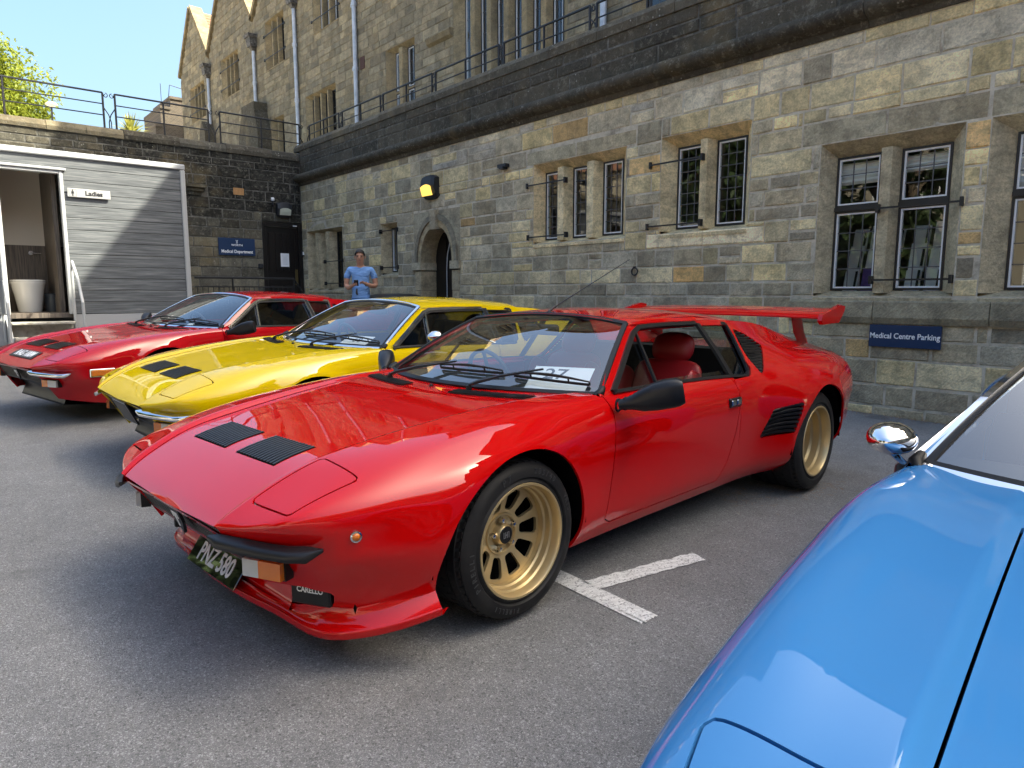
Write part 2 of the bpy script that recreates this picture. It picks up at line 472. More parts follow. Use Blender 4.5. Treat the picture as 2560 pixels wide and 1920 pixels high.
def stone_window(parent, P, u0, u1, z0, z1, lights, material, tone, depth=.18, grid=(2, 4), transom=None, white=True,
                 bars=(), room=True, name="window", glass=None, cham=.10, label=None, far=False, sill=True):
    """opening u0..u1 x z0..z1 in the wall; lights = [(u0,u1)] at the glass; stone surround, mullions, iron casements, leaded panes"""
    w = empty(name, P((u0 + u1) / 2, z0, 0), parent=parent)
    Q0 = P((u0 + u1) / 2, z0, 0)
    class LP:
        flip = P.flip
        def __call__(s, u, z, d=0.0):
            q = P(u, z, d); return (q[0] - Q0[0], q[1] - Q0[1], q[2] - Q0[2])
    L = LP()
    ls = sorted(lights); a0, a1 = ls[0][0], ls[-1][1]
    zt = z1 - cham * .9; zb = z0 + .03
    def part(nm, fn, mt=material, tn=tone, par=w):
        mb = MB(); fn(mb); o = mb.build(nm, mt, par)
        if tn: tone_part(o, tv(rng, .85, 1.12, tn))
        return o
    part("lintel", lambda mb: pu(mb, L, [(z1, .004), (zt + .02, -depth), (zt, -depth - .1), (z1 + .02, -depth - .1)], u0, u1))
    part("jamb", lambda mb: pz(mb, L, [(u0, .003), (a0, -depth), (a0, -depth - .1), (u0 - .02, -depth - .1)], zb, z1 - .002))
    part("jamb", lambda mb: pz(mb, L, [(u1, .003), (a1, -depth), (a1, -depth - .1), (u1 + .02, -depth - .1)], zb, z1 - .002))
    if sill:
        part("sill", lambda mb: pu(mb, L, [(z0 - .06, .025), (z0 - .02, .025), (z0 + .055, -depth), (z0 + .055, -depth - .1), (z0 - .06, -depth - .1)], u0 + .004, u1 - .004))
    for (p0, p1), (q0, q1) in zip(ls[:-1], ls[1:]):
        m0, m1 = p1, q0; c = .028
        part("mullion", lambda mb: pz(mb, L, [(m0, -depth - .04), (m0, -depth), (m0 + (m1 - m0) * .22, -.015), (m1 - (m1 - m0) * .22, -.015), (m1, -depth), (m1, -depth - .04)], zb, zt + .03))
    f = .022 if not far else .03
    for (p0, p1) in ls:
        seg = [(z0 + .06, zt + .015)] if transom is None else [(z0 + .06, transom - .02), (transom + .02, zt + .015)]
        if transom is not None:
            part("transom", lambda mb: pbox(mb, L, p0, p1, transom - .02, transom + .02, -depth - .03, -depth + .03), M['iron'] if not far else material, None if not far else tone)
        for (b0, b1) in seg:
            def frame(mb, e0, e1, d0, d1):
                pbox(mb, L, p0 + e0, p0 + e1, b0 + e0, b1 - e0, d0, d1); pbox(mb, L, p1 - e1, p1 - e0, b0 + e0, b1 - e0, d0, d1)
                pbox(mb, L, p0 + e1, p1 - e1, b0 + e0, b0 + e1, d0, d1); pbox(mb, L, p0 + e1, p1 - e1, b1 - e1, b1 - e0, d0, d1)
            fo = part("window_frame", lambda mb: frame(mb, 0, f, -depth - .03, -depth + .012), M['iron'], None)
            if white: part("casement", lambda mb: frame(mb, f, f + .016, -depth - .03, -depth + .004), M['white_frame'], None)
            e = f + (.016 if white else 0)
            k = rng.uniform(-.004, .004)
            def pane(mb):
                q = [L(p0 + e, b0 + e, -depth - .012), L(p1 - e, b0 + e, -depth - .012 + k), L(p1 - e, b1 - e, -depth - .012 + k), L(p0 + e, b1 - e, -depth - .012)]
                mb.add(q if not L.flip else q[::-1], [(0, 1, 2, 3)])
            mb = MB(); pane(mb); mb.build("pane", glass or M['win_glass'], w, fix=False)
            nx, nz = grid; nz = max(1, round(nz * (b1 - b0) / (zt - z0)))
            if nx:
                def cames(mb):
                    for i in range(1, nx + 1):
                        u = p0 + e + (p1 - p0 - 2 * e) * i / (nx + 1); pbox(mb, L, u - .0045, u + .0045, b0 + e, b1 - e, -depth - .016, -depth - .006)
                    for i in range(1, nz + 1):
                        z = b0 + e + (b1 - b0 - 2 * e) * i / (nz + 1); pbox(mb, L, p0 + e, p1 - e, z - .0045, z + .0045, -depth - .0165, -depth - .0055)
                part("cames", cames, M['lead'], None)
    for (zb_, ub0, ub1) in bars:
        def br(mb):
            pbox(mb, L, ub0, ub1, zb_ - .009, zb_ + .009, .03, .048)
            for u in (ub0, ub1): pbox(mb, L, u - .014, u + .014, zb_ - .04, zb_ + .04, -.02, .046)
        part("window_bar", br, M['iron'], None)
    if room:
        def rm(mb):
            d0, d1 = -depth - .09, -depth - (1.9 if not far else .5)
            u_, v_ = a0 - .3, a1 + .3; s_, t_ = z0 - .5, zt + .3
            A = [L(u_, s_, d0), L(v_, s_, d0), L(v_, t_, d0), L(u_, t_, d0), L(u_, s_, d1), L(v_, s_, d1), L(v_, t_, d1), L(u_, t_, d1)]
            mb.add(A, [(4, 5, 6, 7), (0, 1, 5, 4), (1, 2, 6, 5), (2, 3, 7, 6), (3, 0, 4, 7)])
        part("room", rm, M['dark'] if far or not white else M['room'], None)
    return w, L

# ================================================================== GROUND
def gz(y): return .024 * max(0.0, y - 2.4)
mb = MB()
ys = [-300, -60, -10, 2.4, 16.6, 40, 400]
zs_ = [gz(min(y, 16.6)) for y in ys]
for (y0, a), (y1, b) in zip(zip(ys[:-1], zs_[:-1]), zip(ys[1:], zs_[1:])):
    mb.add([(-400, y0, a), (400, y0, a), (400, y1, b), (-400, y1, b)], [(0, 1, 2, 3)])
tag(mb.build("ground", M['asphalt'], fix=False), kind="structure")

def painted(name, quad, n=26, jit=.006, z=.004):
    """worn road line: quad of 4 ground points, ragged edges"""
    a, b, c, d = [Vector((*q, 0)) for q in quad]; V = []; F = []
    for i in range(n + 1):
        k = i / n
        for s in range(4):
            q = a.lerp(b, k).lerp(d.lerp(c, k), s / 3)
            if s in (0, 3) or i in (0, n): q = q + Vector((rng.uniform(-jit, jit), rng.uniform(-jit, jit), 0))
            V.append((q.x, q.y, gz(q.y) + z))
    for i in range(n):
        for s in range(3): F.append((i * 4 + s, i * 4 + s + 1, i * 4 + 5 + s, i * 4 + 4 + s))
    o = raw(name, V, F, M['line']); return tag(o, kind="structure")
painted("line_marking", [(1.955, 1.53), (2.055, 1.535), (2.10, 2.9), (2.0, 2.9)])
painted("line_marking", [(2.063, 1.845), (2.675, 1.735), (2.70, 1.825), (2.066, 1.94)], n=18)

# ================================================================== LOWER TERRACE WALL (the wall behind the cars)
XW, YL = 7.3, 16.42
PR = make_P('x', XW)
RS = random.Random(11)
lower = empty("terrace_wall", (XW, 8, 0)); lower.location = (0, 0, 0)
tag(lower, "long weathered sandstone wall with mullioned windows and blackened parapet behind the cars", "stone wall")
openR = {'big1': (2.22, 3.54, 1.20, 2.76), 'big2': (.05, 2.02, 1.20, 2.76), 'two': (4.35, 5.60, 1.98, 3.17), 'three': (6.17, 8.0, 1.98, 3.16),
         'slit': (11.98, 12.64, 1.60, 2.62), 'low': (14.30, 16.16, 1.30, 2.70), 'arch': (9.90, 11.38, 0, 2.72)}
trim = [(1.9, 3.78, .93, 1.20), (4.14, 5.80, 1.80, 1.98), (6.0, 8.15, 3.16, 3.36), (2.05, 3.75, 2.76, 3.0), (-.3, 2.04, 2.76, 3.0), (14.2, 16.1, 2.70, 2.9), (-.5, 1.9, .93, 1.2)]
holesR = list(openR.values()) + trim
rectsR = lay(-1.5, YL, -.1, 3.80, holesR, RS, .14, .27, .22, .62, .10)
pal_tan = [(.47, .40, .24), (.42, .36, .22), (.38, .335, .215), (.48, .405, .23), (.43, .38, .255)]
pal_grey = [(.30, .268, .195), (.255, .228, .17), (.34, .30, .215), (.275, .25, .19), (.235, .213, .165), (.29, .27, .215)]
pal_or = [(.40, .27, .12), (.39, .28, .14), (.34, .24, .12)]
def toneR(r):
    u, z = (r[0] + r[1]) / 2, (r[2] + r[3]) / 2
    far = min(1, max(0, (u - 4) / 8))
    ptan = .52 - .42 * far + (.30 if z > 2.9 else 0) - (.22 if z < 1.2 else 0)
    k = RS.random()
    if k < .05 * (1 - .8 * far): c = RS.choice(pal_or)
    elif k < .06 + ptan: c = RS.choice(pal_tan)
    else: c = RS.choice(pal_grey)
    f = RS.uniform(.70, 1.12) * (1 - .20 * far) * (1.0 if z > 1.9 else .90)
    if z > 3.35 and RS.random() < .5: c = tuple(x * .6 + .17 for x in c); f *= .95   # limewash remains under the cornice
    return tuple(x * f for x in c)
put_stones(lower, PR, rectsR, toneR, M['stone'], RS, seen=lambda r: pixels(PR, r))
backing(lower, PR, -1.5, YL, -.1, 3.85, holesR[:7], M['mortar'])
def big_stone(nm, r, tn, d=.012, par=lower, P=PR, mt=None):
    V, F = stone_geo(P, r, RS, gap=.004, proud=d); return raw(nm, V, F, mt or M['stone'], par, tone=[(*tn, 1)] * len(V))
# dressed lintel and sill stones
for r in [(2.05, 2.9, 2.76, 3.0), (2.9, 3.75, 2.76, 3.0), (1.0, 2.04, 2.76, 3.0), (-.3, 1.0, 2.76, 3.0), (6.0, 7.1, 3.16, 3.36), (7.1, 8.15, 3.16, 3.36), (14.2, 15.1, 2.7, 2.9), (15.1, 16.1, 2.7, 2.9)]:
    big_stone("lintel_stone", r, tv(RS, .85, 1.1, (.23, .21, .155)))
for r in [(4.14, 4.95, 1.80, 1.98), (4.95, 5.80, 1.80, 1.98)]:
    big_stone("sill_stone", r, (.50, .44, .31), .03)
for r in [(-.5, 1.1, .93, 1.2), (1.1, 1.9, .93, 1.2), (1.9, 2.9, .93, 1.2), (2.9, 3.78, .93, 1.2)]:
    mb = MB(); pu(mb, PR, [(r[2], .0), (r[2], .035), (r[2] + .06, .06), (r[3] - .06, .05), (r[3] + .03, -.1), (r[2], -.1)], r[0] + .004, r[1] - .004)
    tone_part(mb.build("sill_stone", M['stone'], lower), (.17, .155, .115))
gold_, tanS = (.36, .30, .19), (.40, .34, .22)
stone_window(lower, PR, *openR['big1'], [(2.36, 2.80), (2.98, 3.43)], M['stone'], (.26, .235, .17), depth=.16, grid=(2, 5), transom=2.10, bars=[(2.06, 2.20, 2.93), (1.36, 2.24, 2.95)], cham=.16)
stone_window(lower, PR, *openR['big2'], [(.20, .64), (.82, 1.24), (1.42, 1.86)], M['stone'], (.26, .235, .17), depth=.16, grid=(2, 5), transom=2.10, cham=.16)
stone_window(lower, PR, *openR['two'], [(4.50, 4.90), (5.07, 5.47)], M['stone'], tanS, depth=.18, grid=(2, 6), bars=[(2.85, 4.98, 5.75), (2.08, 4.98, 5.78)], cham=.15)
stone_window(lower, PR, *openR['three'], [(6.36, 6.73), (6.95, 7.32), (7.54, 7.91)], M['stone'], tanS, depth=.18, grid=(2, 5), bars=[(2.86, 7.30, 8.12), (2.08, 7.28, 8.10)], cham=.14)
stone_window(lower, PR, *openR['slit'], [(12.33, 12.52)], M['stone'], (.24, .21, .15), depth=.2, grid=(0, 0), bars=[(2.47, 11.95, 12.62), (1.74, 11.95, 12.62)], cham=.10)
stone_window(lower, PR, *openR['low'], [(14.72, 14.96), (15.26, 15.50), (15.80, 16.04)], M['stone'], (.25, .22, .155), depth=.2, grid=(0, 0), white=False, bars=[(1.95, 14.3, 15.2), (1.45, 14.3, 15.2)], cham=.10)
# blinds and leaflet racks seen behind the big window
for (a, b, z0_, z1_) in [(2.98, 3.43, 2.36, 2.58), (2.36, 2.80, 2.42, 2.58), (1.42, 1.86, 2.16, 2.58), (.82, 1.24, 2.1, 2.58)]:
    mb = MB()
    for i in range(4):
        f0, f1 = z0_ + (z1_ - z0_) * i / 4, z0_ + (z1_ - z0_) * (i + 1) / 4
        pu(mb, PR, [(f0, -.27), (f0, -.26), ((f0 + f1) / 2, -.235), (f1, -.26), (f1, -.27)], a - .02, b + .02)
    tag(mb.build("roller_blind", M['blind']), {2.98: "pale gathered blind drawn a quarter down in the left light of the big window", 2.36: "pale gathered blind in the right light of the big window above the leaflet racks",
        1.42: "pale gathered blind drawn halfway down in the window at the right edge", .82: "pale gathered blind in the window beyond the right edge"}[a], "blind")
rk = empty("leaflet_rack", (XW + .45, 2.6, 1.2)); tag(rk, "tiered white leaflet rack standing behind the right light of the big window", "rack")
rk2 = empty("leaflet_rack", (XW + .45, 3.2, 1.2)); tag(rk2, "leaflet rack with purple folders behind the left light of the big window", "rack")
for par, y0_ in ((rk, -.27), (rk2, -.24)):
    for tier in range(3):
        for k in range(3):
            mb = MB(); yy = y0_ + k * .19; zz = .03 + tier * .22
            mb.add([(.12 + .09 * tier, yy, zz), (.12 + .09 * tier, yy + .15, zz), (.19 + .09 * tier, yy + .15, zz + .3 - .03 * ((k + tier) % 3)), (.19 + .09 * tier, yy, zz + .3 - .03 * ((k + tier) % 3)),
                    (.135 + .09 * tier, yy, zz), (.135 + .09 * tier, yy + .15, zz), (.205 + .09 * tier, yy + .15, zz + .3 - .03 * ((k + tier) % 3)), (.205 + .09 * tier, yy, zz + .3 - .03 * ((k + tier) % 3))],
                   [(0, 1, 2, 3), (4, 7, 6, 5), (0, 4, 5, 1), (1, 5, 6, 2), (2, 6, 7, 3), (3, 7, 4, 0)])
            mb.build("leaflet", M['leaflet_purple'] if (par is rk2 and tier == 0 and k < 2) else M['leaflet'], par)
            mb = MB(); mb.bar((.112 + .09 * tier, yy + .02, zz + .06), (.165 + .09 * tier, yy + .02, zz + .24), (0, 1, 0), (1, 0, 0), .012, .002)
            mb.build("leaflet_print", M['dark'], par)
    mb = MB(); mb.box((.1, y0_ - .02, .0), (.5, y0_ + .58, .03)); mb.build("base", M['leaflet'], par)

# arched doorway
def arch_pts(cx, hw, zs, rise, n=12, pw=1.0):
    out = []
    for i in range(n + 1):
        k = i / n; a = math.pi * k
        x = math.cos(a); z = abs(math.sin(a)) ** pw
        out.append((cx + hw * x, zs + rise * z))
    return out
ACX, SPR = 10.64, 1.80
inner_ = arch_pts(ACX, .50, SPR, .64, 16, .92); outer_ = arch_pts(ACX, .68, SPR, .86, 16, .92); mid_ = arch_pts(ACX, .60, SPR, .76, 16, .92)
dw = empty("arched_doorway", parent=lower)
def ring(nm, A, B, d0, d1, tn, i0, i1):
    mb = MB()
    for i in range(i0, i1):
        V = [PR(*A[i], d) for d in (d0, d1)] + [PR(*A[i + 1], d) for d in (d0, d1)] + [PR(*B[i], d) for d in (d0, d1)] + [PR(*B[i + 1], d) for d in (d0, d1)]
        mb.add(V, [(1, 3, 7, 5), (0, 4, 6, 2), (0, 2, 3, 1), (4, 5, 7, 6), (0, 1, 5, 4), (2, 6, 7, 3)])
    return tone_part(mb.build(nm, M['stone'], dw), tn)
for i in range(0, 16, 2):
    ring("voussoir", mid_, outer_, -.3, .05, tv(RS, .75, 1.05, (.135, .125, .10)), i, i + 2)
    ring("voussoir", inner_, mid_, -.3, .02, tv(RS, .8, 1.05, (.23, .20, .14)), i, i + 2)
for sgn in (-1, 1):
    for j, (z0_, z1_) in enumerate([(-.1, .45), (.45, .85), (.85, 1.28), (1.28, 1.64)]):
        a, b = sorted((ACX + sgn * .50, ACX + sgn * .70))
        mb = MB(); pbox(mb, PR, a, b, z0_ + .004, z1_ - .004, -.36, .012 + .006 * (j % 2)); tone_part(mb.build("jamb_stone", M['stone'], dw), tv(RS, .8, 1.1, (.24, .21, .15)))
    a, b = sorted((ACX + sgn * .485, ACX + sgn * .76))
    mb = MB(); pbox(mb, PR, a, b, 1.66, 1.80, -.36, .06); tone_part(mb.build("impost", M['stone'], dw), (.23, .21, .16))
# soffit behind the ring and spandrel stones round it
mb = MB()
for i in range(16):
    mb.add([PR(*inner_[i], -.3), PR(*inner_[i + 1], -.3), PR(*inner_[i + 1], -.36), PR(*inner_[i], -.36)], [(0, 1, 2, 3)])
tone_part(mb.build("soffit", M['stone'], dw), (.22, .19, .13))
mb = MB()
k0, k1 = openR['arch'][0], openR['arch'][1]
for i in range(16):
    (a, za), (b, zb_) = outer_[i], outer_[i + 1]
    mb.add([PR(a, za, .004), PR(b, zb_, .004), PR(b, 2.72, .004), PR(a, 2.72, .004)], [(0, 1, 2, 3)])
for sgn in (-1, 1):
    a, b = sorted((ACX + sgn * .68, ACX + sgn * .76)); mb.add([PR(a, 0, .004), PR(b, 0, .004), PR(b, 2.72, .004), PR(a, 2.72, .004)], [(0, 1, 2, 3)])
tone_part(mb.build("spandrel", M['stone'], dw), (.19, .175, .135))
mb = MB(); pu(mb, PR, [(2.38, .08), (2.72, .10), (2.74, -.05), (2.38, -.05)], ACX - .09, ACX + .09); tone_part(mb.build("keystone", M['stone'], dw), (.20, .18, .14))
mb = MB(); mb.box((XW + .36, ACX - .5, 0), (XW + .42, ACX + .5, 2.5)); mb.build("door_leaf", M['door_black'], dw)
mb = MB(); mb.tube([PR(ACX + .16, z, -.34) for z in (0, 1.0, 1.7)] + [PR(ACX + .13, 1.95, -.34), PR(ACX + .04, 2.18, -.34), PR(ACX - .10, 2.34, -.34)], .012, 6); mb.build("draught_strip", M['pipe'], dw)
mb = MB(); pbox(mb, PR, ACX + .17, ACX + .5, 0, 2.36, -.355, -.33); mb.build("door_frame", M['door_black'], dw)

# cornice roll and blackened parapet
RP = random.Random(5)
y = -2.0
while y < YL:
    l = RP.uniform(1.0, 1.5); y1 = min(y + l, YL + .02)
    prof = [(3.80, .0), (3.80, .03), (3.86, .05), (3.88, .11)] + [(3.97 + .085 * math.sin(a), .10 + .085 * math.cos(a)) for a in np.linspace(-1.2, 1.5, 7)] + [(4.06, .02), (4.06, -.2), (3.80, -.2)]
    mb = MB(); pu(mb, PR, prof, y + .003, y1 - .003)
    tone_part(mb.build("cornice_stone", M['stone_black'], lower, angle=40), tv(RP, .8, 1.2, (.080, .072, .058))); y = y1
rectsP = lay(-2, YL, 4.06, 4.62, [], RP, .24, .30, .45, 1.0, 0)
put_stones(lower, PR, rectsP, lambda r: tv(RP, .7, 1.35, (.090, .081, .064)), M['stone_black'], RP, seen=lambda r: pixels(PR, r), name="parapet_stone")
backing(lower, PR, -2, YL, 4.0, 4.64, [], M['mortar_black'], "parapet_mortar")
y = -2.0
while y < YL:
    l = RP.uniform(.8, 1.3); y1 = min(y + l, YL + .3); jz = RP.uniform(-.012, .012)
    mb = MB(); pu(mb, PR, [(4.62, .03), (4.72 + jz, .035), (4.80 + jz, -.02), (4.86 + jz, -.5), (4.62, -.5)], y + .004, y1 - .004)
    tone_part(mb.build("coping_stone", M['stone_black'], lower), tv(RP, .8, 1.3, (.115, .104, .082))); y = y1
# small fittings on that wall
mb = MB(); mb.tube([PR(5.97 + .05 * math.cos(a), 1.545 + .05 * math.sin(a) - .03, .03) for a in np.linspace(0, 2 * math.pi, 14)[:-1]], .009, 6, closed=True); mb.tube([PR(5.97, 1.57, -.01), PR(5.97, 1.57, .05)], .014, 6)
tag(mb.build("iron_ring", M['iron']), "small rusty iron tether ring on the stone wall below the two-light window", "ring")
mb = MB(); pbox(mb, PR, 8.56, 8.76, 3.21, 3.26, .0, .10); pbox(mb, PR, 8.60, 8.70, 3.18, 3.22, .02, .12)
tag(mb.build("floodlight", M['lamp_body']), "tiny grey floodlight fixed high on the stone wall under the cornice", "light")

def bulkhead(P, u, z, w, h, lens, nm, label):
    e = empty(nm, P(u, z, 0)); o = e.location
    tag(e, label, "wall lamp")
    def l(q): return (q[0] - o[0], q[1] - o[1], q[2] - o[2])
    class LP:
        flip = P.flip
        def __call__(s, a, b, c=0): return l(P(a, b, c))
    L = LP()
    prof = [(z - h / 2, 0), (z - h / 2, .07), (z - h * .38, .12), (z + h * .05, .17), (z + h * .42, .15), (z + h / 2, .10), (z + h / 2, 0)]
    mb = MB(); n = 7
    secs = []
    for i in range(n):
        k = -1 + 2 * i / (n - 1); f = (1 - abs(k) ** 4 * .22)
        secs.append([L(u + k * w / 2, z + (zz - z) * f, d * (1 - .18 * abs(k) ** 4)) for zz, d in prof])
    m = len(prof)
    mb.add([q for s_ in secs for q in s_], [(i * m + j, i * m + (j + 1) % m, (i + 1) * m + (j + 1) % m, (i + 1) * m + j) for i in range(n - 1) for j in range(m)] + [tuple(range(m)), tuple(range((n - 1) * m, n * m))])
    mb.build("housing", M['lamp_body'], e)
    mb = MB(); sl = []
    for i in range(n):
        k = -1 + 2 * i / (n - 1); top = z + h * (.10 - .10 * k * k); bt = z - h * .36
        sl.append([L(u + k * w * .38, bt, .132), L(u + k * w * .38, (bt + top) / 2, .168 - .012 * abs(k)), L(u + k * w * .38, top, .176)])
    mb.add([q for s_ in sl for q in s_], [(i * 3 + j, i * 3 + j + 1, (i + 1) * 3 + j + 1, (i + 1) * 3 + j) for i in range(n - 1) for j in range(2)])
    mb.build("lens", lens, e)
    return e
bulkhead(PR, 10.72, 3.13, .44, .42, M['lamp_amber'], "bulkhead_lamp", "black bulkhead wall lamp with glowing amber lens above the arched doorway")

def board(P, u0, u1, z0, z1, nm, label):
    e = empty(nm, P((u0 + u1) / 2, (z0 + z1) / 2, 0)); o = e.location
    tag(e, label, "sign"); mb = MB(); w, h = (u1 - u0) / 2, (z1 - z0) / 2
    if P.flip: mb.box((-.045, -w, -h), (-.028, w, h), .003)
    else: mb.box((-w, -.045, -h), (w, -.028, h), .003)
    mb.build("board", M['navy'], e); return e, w, h
RX = (math.pi / 2, 0, -math.pi / 2)         # text on a wall that faces -X
RY = (math.pi / 2, 0, 0)                     # text on a wall that faces -Y
s_, w_, h_ = board(PR, 2.27, 2.92, .70, .92, "parking_sign", "navy sign reading Medical Centre Parking on the stone wall behind the red car")
text("lettering", "Medical Centre Parking", .076, M['white_print'], s_, (-.047, 0, 0), RX, .0008, .88, bold=.0012)
mb = MB()
for k in (-1, 1): mb = MB(); mb.lathe([(.0001, -.0465), (.006, -.0465)], 'x', 8, (0, k * (w_ - .018), 0)); mb.build("screw", M['white_print'], s_)

# railing builder ------------------------------------------------------
def railing(nm, pts_fn, s0, s1, zb, zt, rails, label, group, curl=(1, 1), posts=(0, .5, 1)):
    e = empty(nm, pts_fn((s0 + s1) / 2, zb)); o = e.location; tag(e, label, "railing", group)
    l = lambda q: (q[0] - o[0], q[1] - o[1], q[2] - o[2])
    for j, zr in enumerate(rails):
        mb = MB(); q = [pts_fn(s0, zr), pts_fn(s1, zr)]
        mb.tube([l(x) for x in q], .019 if j == 0 else .012, 6); mb.build("top_rail" if j == 0 else "rail", M['iron'], e)
    for k in posts:
        s = s0 + (s1 - s0) * k; mb = MB(); mb.tube([l(pts_fn(s, zb)), l(pts_fn(s, zt))], .02, 6); mb.build("post", M['iron'], e)
    for k, on in zip((0, 1), curl):
        if not on: continue
        s = (s0, s1)[k]; sg = -1 if k == 0 else 1
        mb = MB(); mb.tube([l(pts_fn(s + sg * (.05 + .05 * math.sin(a) * (1 - a / 9)), zt - .05 + .05 * math.cos(a) * (1 - a / 9))) for a in np.linspace(0, 6.5, 14)], .009, 5); mb.build("scroll", M['iron'], e)
        mb = MB(); mb.tube([l(pts_fn(s + sg * q, zb + h)) for q, h in ((0, (zt - zb) * .62), (.09, (zt - zb) * .42), (.13, (zt - zb) * .22), (.13, 0))], .011, 5); mb.build("stay", M['iron'], e)
    return e
fnR = lambda s, z: (7.5, s, z)
ordn = ["first", "second", "third", "fourth", "fifth", "sixth"]
for i, (a, b) in enumerate([(14.71, 16.25), (12.87, 14.54), (11.0, 12.76), (9.07, 10.88), (7.06, 8.94), (5.05, 6.93)]):
    railing("parapet_railing", fnR, a, b, 4.78, 5.22, (5.22, 5.02), f"{ordn[i]} black iron railing panel from the corner along the dark parapet", "railing panels along the terrace parapet")

# ================================================================== BACK RETAINING WALL (behind the trailer)
PL = make_P('y', YL)
RL = random.Random(23)
backw = empty("retaining_wall"); tag(backw, "soot-blackened stone retaining wall behind the grey trailer, with a black door", "stone wall")
holesL = [(6.30, 7.28, .3, 2.92), (4.70, 5.1, 3.38, 3.62)]
rectsL = lay(-7, XW - .02, -.1, 4.38, holesL, RL, .20, .27, .28, .72, .03)
def toneL(r):
    u, z = (r[0] + r[1]) / 2, (r[2] + r[3]) / 2
    k = min(1, max(0, (z - 1.9) / 1.3)); j = RL.uniform(.65, 1.3)
    if z < 3.1 and RL.random() < .35: k *= .4
    if z > 3.9 and u < 3.2: k *= .55  # upper left kept paler: sunlight and lichen put into the stone tone
    a = RL.choice([(.16, .155, .13), (.19, .175, .135), (.125, .122, .108), (.205, .19, .145)]); b = (.024, .024, .023)
    return [(x * (1 - k) + y_ * k) * j for x, y_ in zip(a, b)]
put_stones(backw, PL, rectsL, toneL, M['stone_black'], RL, seen=lambda r: pixels(PL, r))
backing(backw, PL, -7, XW, -.1, 4.42, holesL[:1], M['mortar_black'])
x = -7.0
while x < XW + .2:
    l = RL.uniform(.6, 1.1); x1 = min(x + l, XW + .22); jz = RL.uniform(-.015, .015)
    mb = MB(); pu(mb, PL, [(4.38, .04), (4.46 + jz, .045), (4.56 + jz, .0), (4.63 + jz, -.3), (4.38, -.4)], x + .004, x1 - .004)
    tone_part(mb.build("coping_stone", M['stone_black'], backw), tv(RL, .75, 1.5, ((.16, .14, .10) if x < 3 else (.085, .08, .07)))); x = x1  # left copings tan, with sunlight and lichen put into their tone
for (z0_, z1_, d) in [(3.54, 3.60, .14), (3.46, 3.54, .09), (3.38, 3.46, .05)]:
    mb = MB(); pbox(mb, PL, 4.55 + (.14 - d), 5.06 - (.14 - d), z0_, z1_, -.05, d); tone_part(mb.build("corbel", M['stone_black'], backw), (.05, .05, .045))
# black panelled door
dl = empty("panelled_door", (6.79, YL, .80)); tag(dl, "black panelled door with a paper notice beside the navy sign", "door")
mb = MB(); mb.box((-.49, -.02, -.5), (-.40, .12, 2.10), .006); mb.box((.40, -.02, -.5), (.49, .12, 2.10), .006); mb.box((-.40, -.02, 2.0), (.40, .12, 2.10), .006); mb.build("door_frame", M['door_black'], dl)
mb = MB(); mb.box((-.395, .05, -.5), (.395, .09, 1.995)); mb.build("door_leaf", M['door_black'], dl)
for k in range(4):
    mb = MB(); mb.box((-.33 + k * .17, .035, .95), (-.19 + k * .17, .06, 1.86), .008); mb.build("panel", M['door_black'], dl)
for k in range(2):
    mb = MB(); mb.box((-.33 + k * .36, .035, .0), (-.03 + k * .36, .06, .62), .01); mb.build("panel", M['door_black'], dl)
mb = MB(); mb.box((.30, .03, .62), (.37, .05, 1.0), .004); mb.build("push_plate", mat("brass_plate", (.22, .17, .08), .35, .8), dl)
mb = MB(); mb.box((.26, -.03, 2.03), (.36, -.018, 2.05)); mb.build("door_tag", M['white_print'], dl)
nt_ = empty("paper_notice", (6.84, YL + .028, 2.02)); tag(nt_, "white printed paper notice taped on the black door", "notice")
mb = MB(); mb.box((-.105, -.004, -.16), (.105, .0, .16)); mb.build("sheet", M['white_print'], nt_)
mb = MB()
for k in range(9): mb.box((-.06 if k > 1 else -.08, -.0055, .12 - k * .028), (.06 if k > 1 else .08, -.0045, .126 - k * .028))
mb.build("print", mat("grey_print", (.45, .46, .48), .6), nt_)
mb = MB(); mb.box((5.9, 15.0, -.2), (7.29, 16.4, .80)); mb.box((5.2, 15.0, -.2), (5.9, 16.4, .60)); mb.box((4.6, 15.0, -.2), (5.2, 16.4, .45))
tag(mb.build("door_steps", M['mortar']), kind="structure")
s_, w_, h_ = board(PL, 5.27, 6.10, 2.09, 2.48, "department_sign", "navy sign with crest reading WORTH Medical Department beside the black door")
text("lettering", "Medical Department", .100, M['white_print'], s_, (0, -.047, -.11), RY, .0008, .86, bold=.002)
text("lettering", "WORTH", .064, M['white_print'], s_, (0, -.047, .035), RY, .0008, 1.0, space=1.1, bold=.001)
mb = MB()
mb.tube([(.0, -.047, .075 + .0), (-.02, -.047, .095), (.0, -.047, .115), (.02, -.047, .095)], .004, 4, closed=True)
mb.tube([(-.026, -.047, .155), (-.012, -.047, .13), (0, -.047, .15), (.012, -.047, .13), (.026, -.047, .155)], .004, 4)
mb.tube([(0, -.047, .07), (0, -.047, .135)], .004, 4); mb.tube([(-.02, -.047, .125), (.02, -.047, .125)], .004, 4)
mb.build("crest", M['white_print'], s_)
bulkhead(PL, 6.83, 3.20, .36, .36, M['lamp_lens'], "bulkhead_lamp", "dark bulkhead wall lamp with pale unlit lens above the black door")
cm = empty("security_camera", (6.56, YL, 3.42)); tag(cm, "small white dome camera beside the lamp above the black door", "camera")
mb = MB(); mb.lathe([(.001, .05), (.03, .045), (.042, .015), (.042, -.02), (.03, -.035), (.001, -.04)], 'z', 12, (0, -.08, 0)); mb.build("dome", M['white_frame'], cm, angle=40)
mb = MB(); mb.tube([(0, -.08, -.03), (.0, -.07, -.12), (.03, -.01, -.15)], .02, 8); mb.build("bracket", M['lamp_body'], cm)
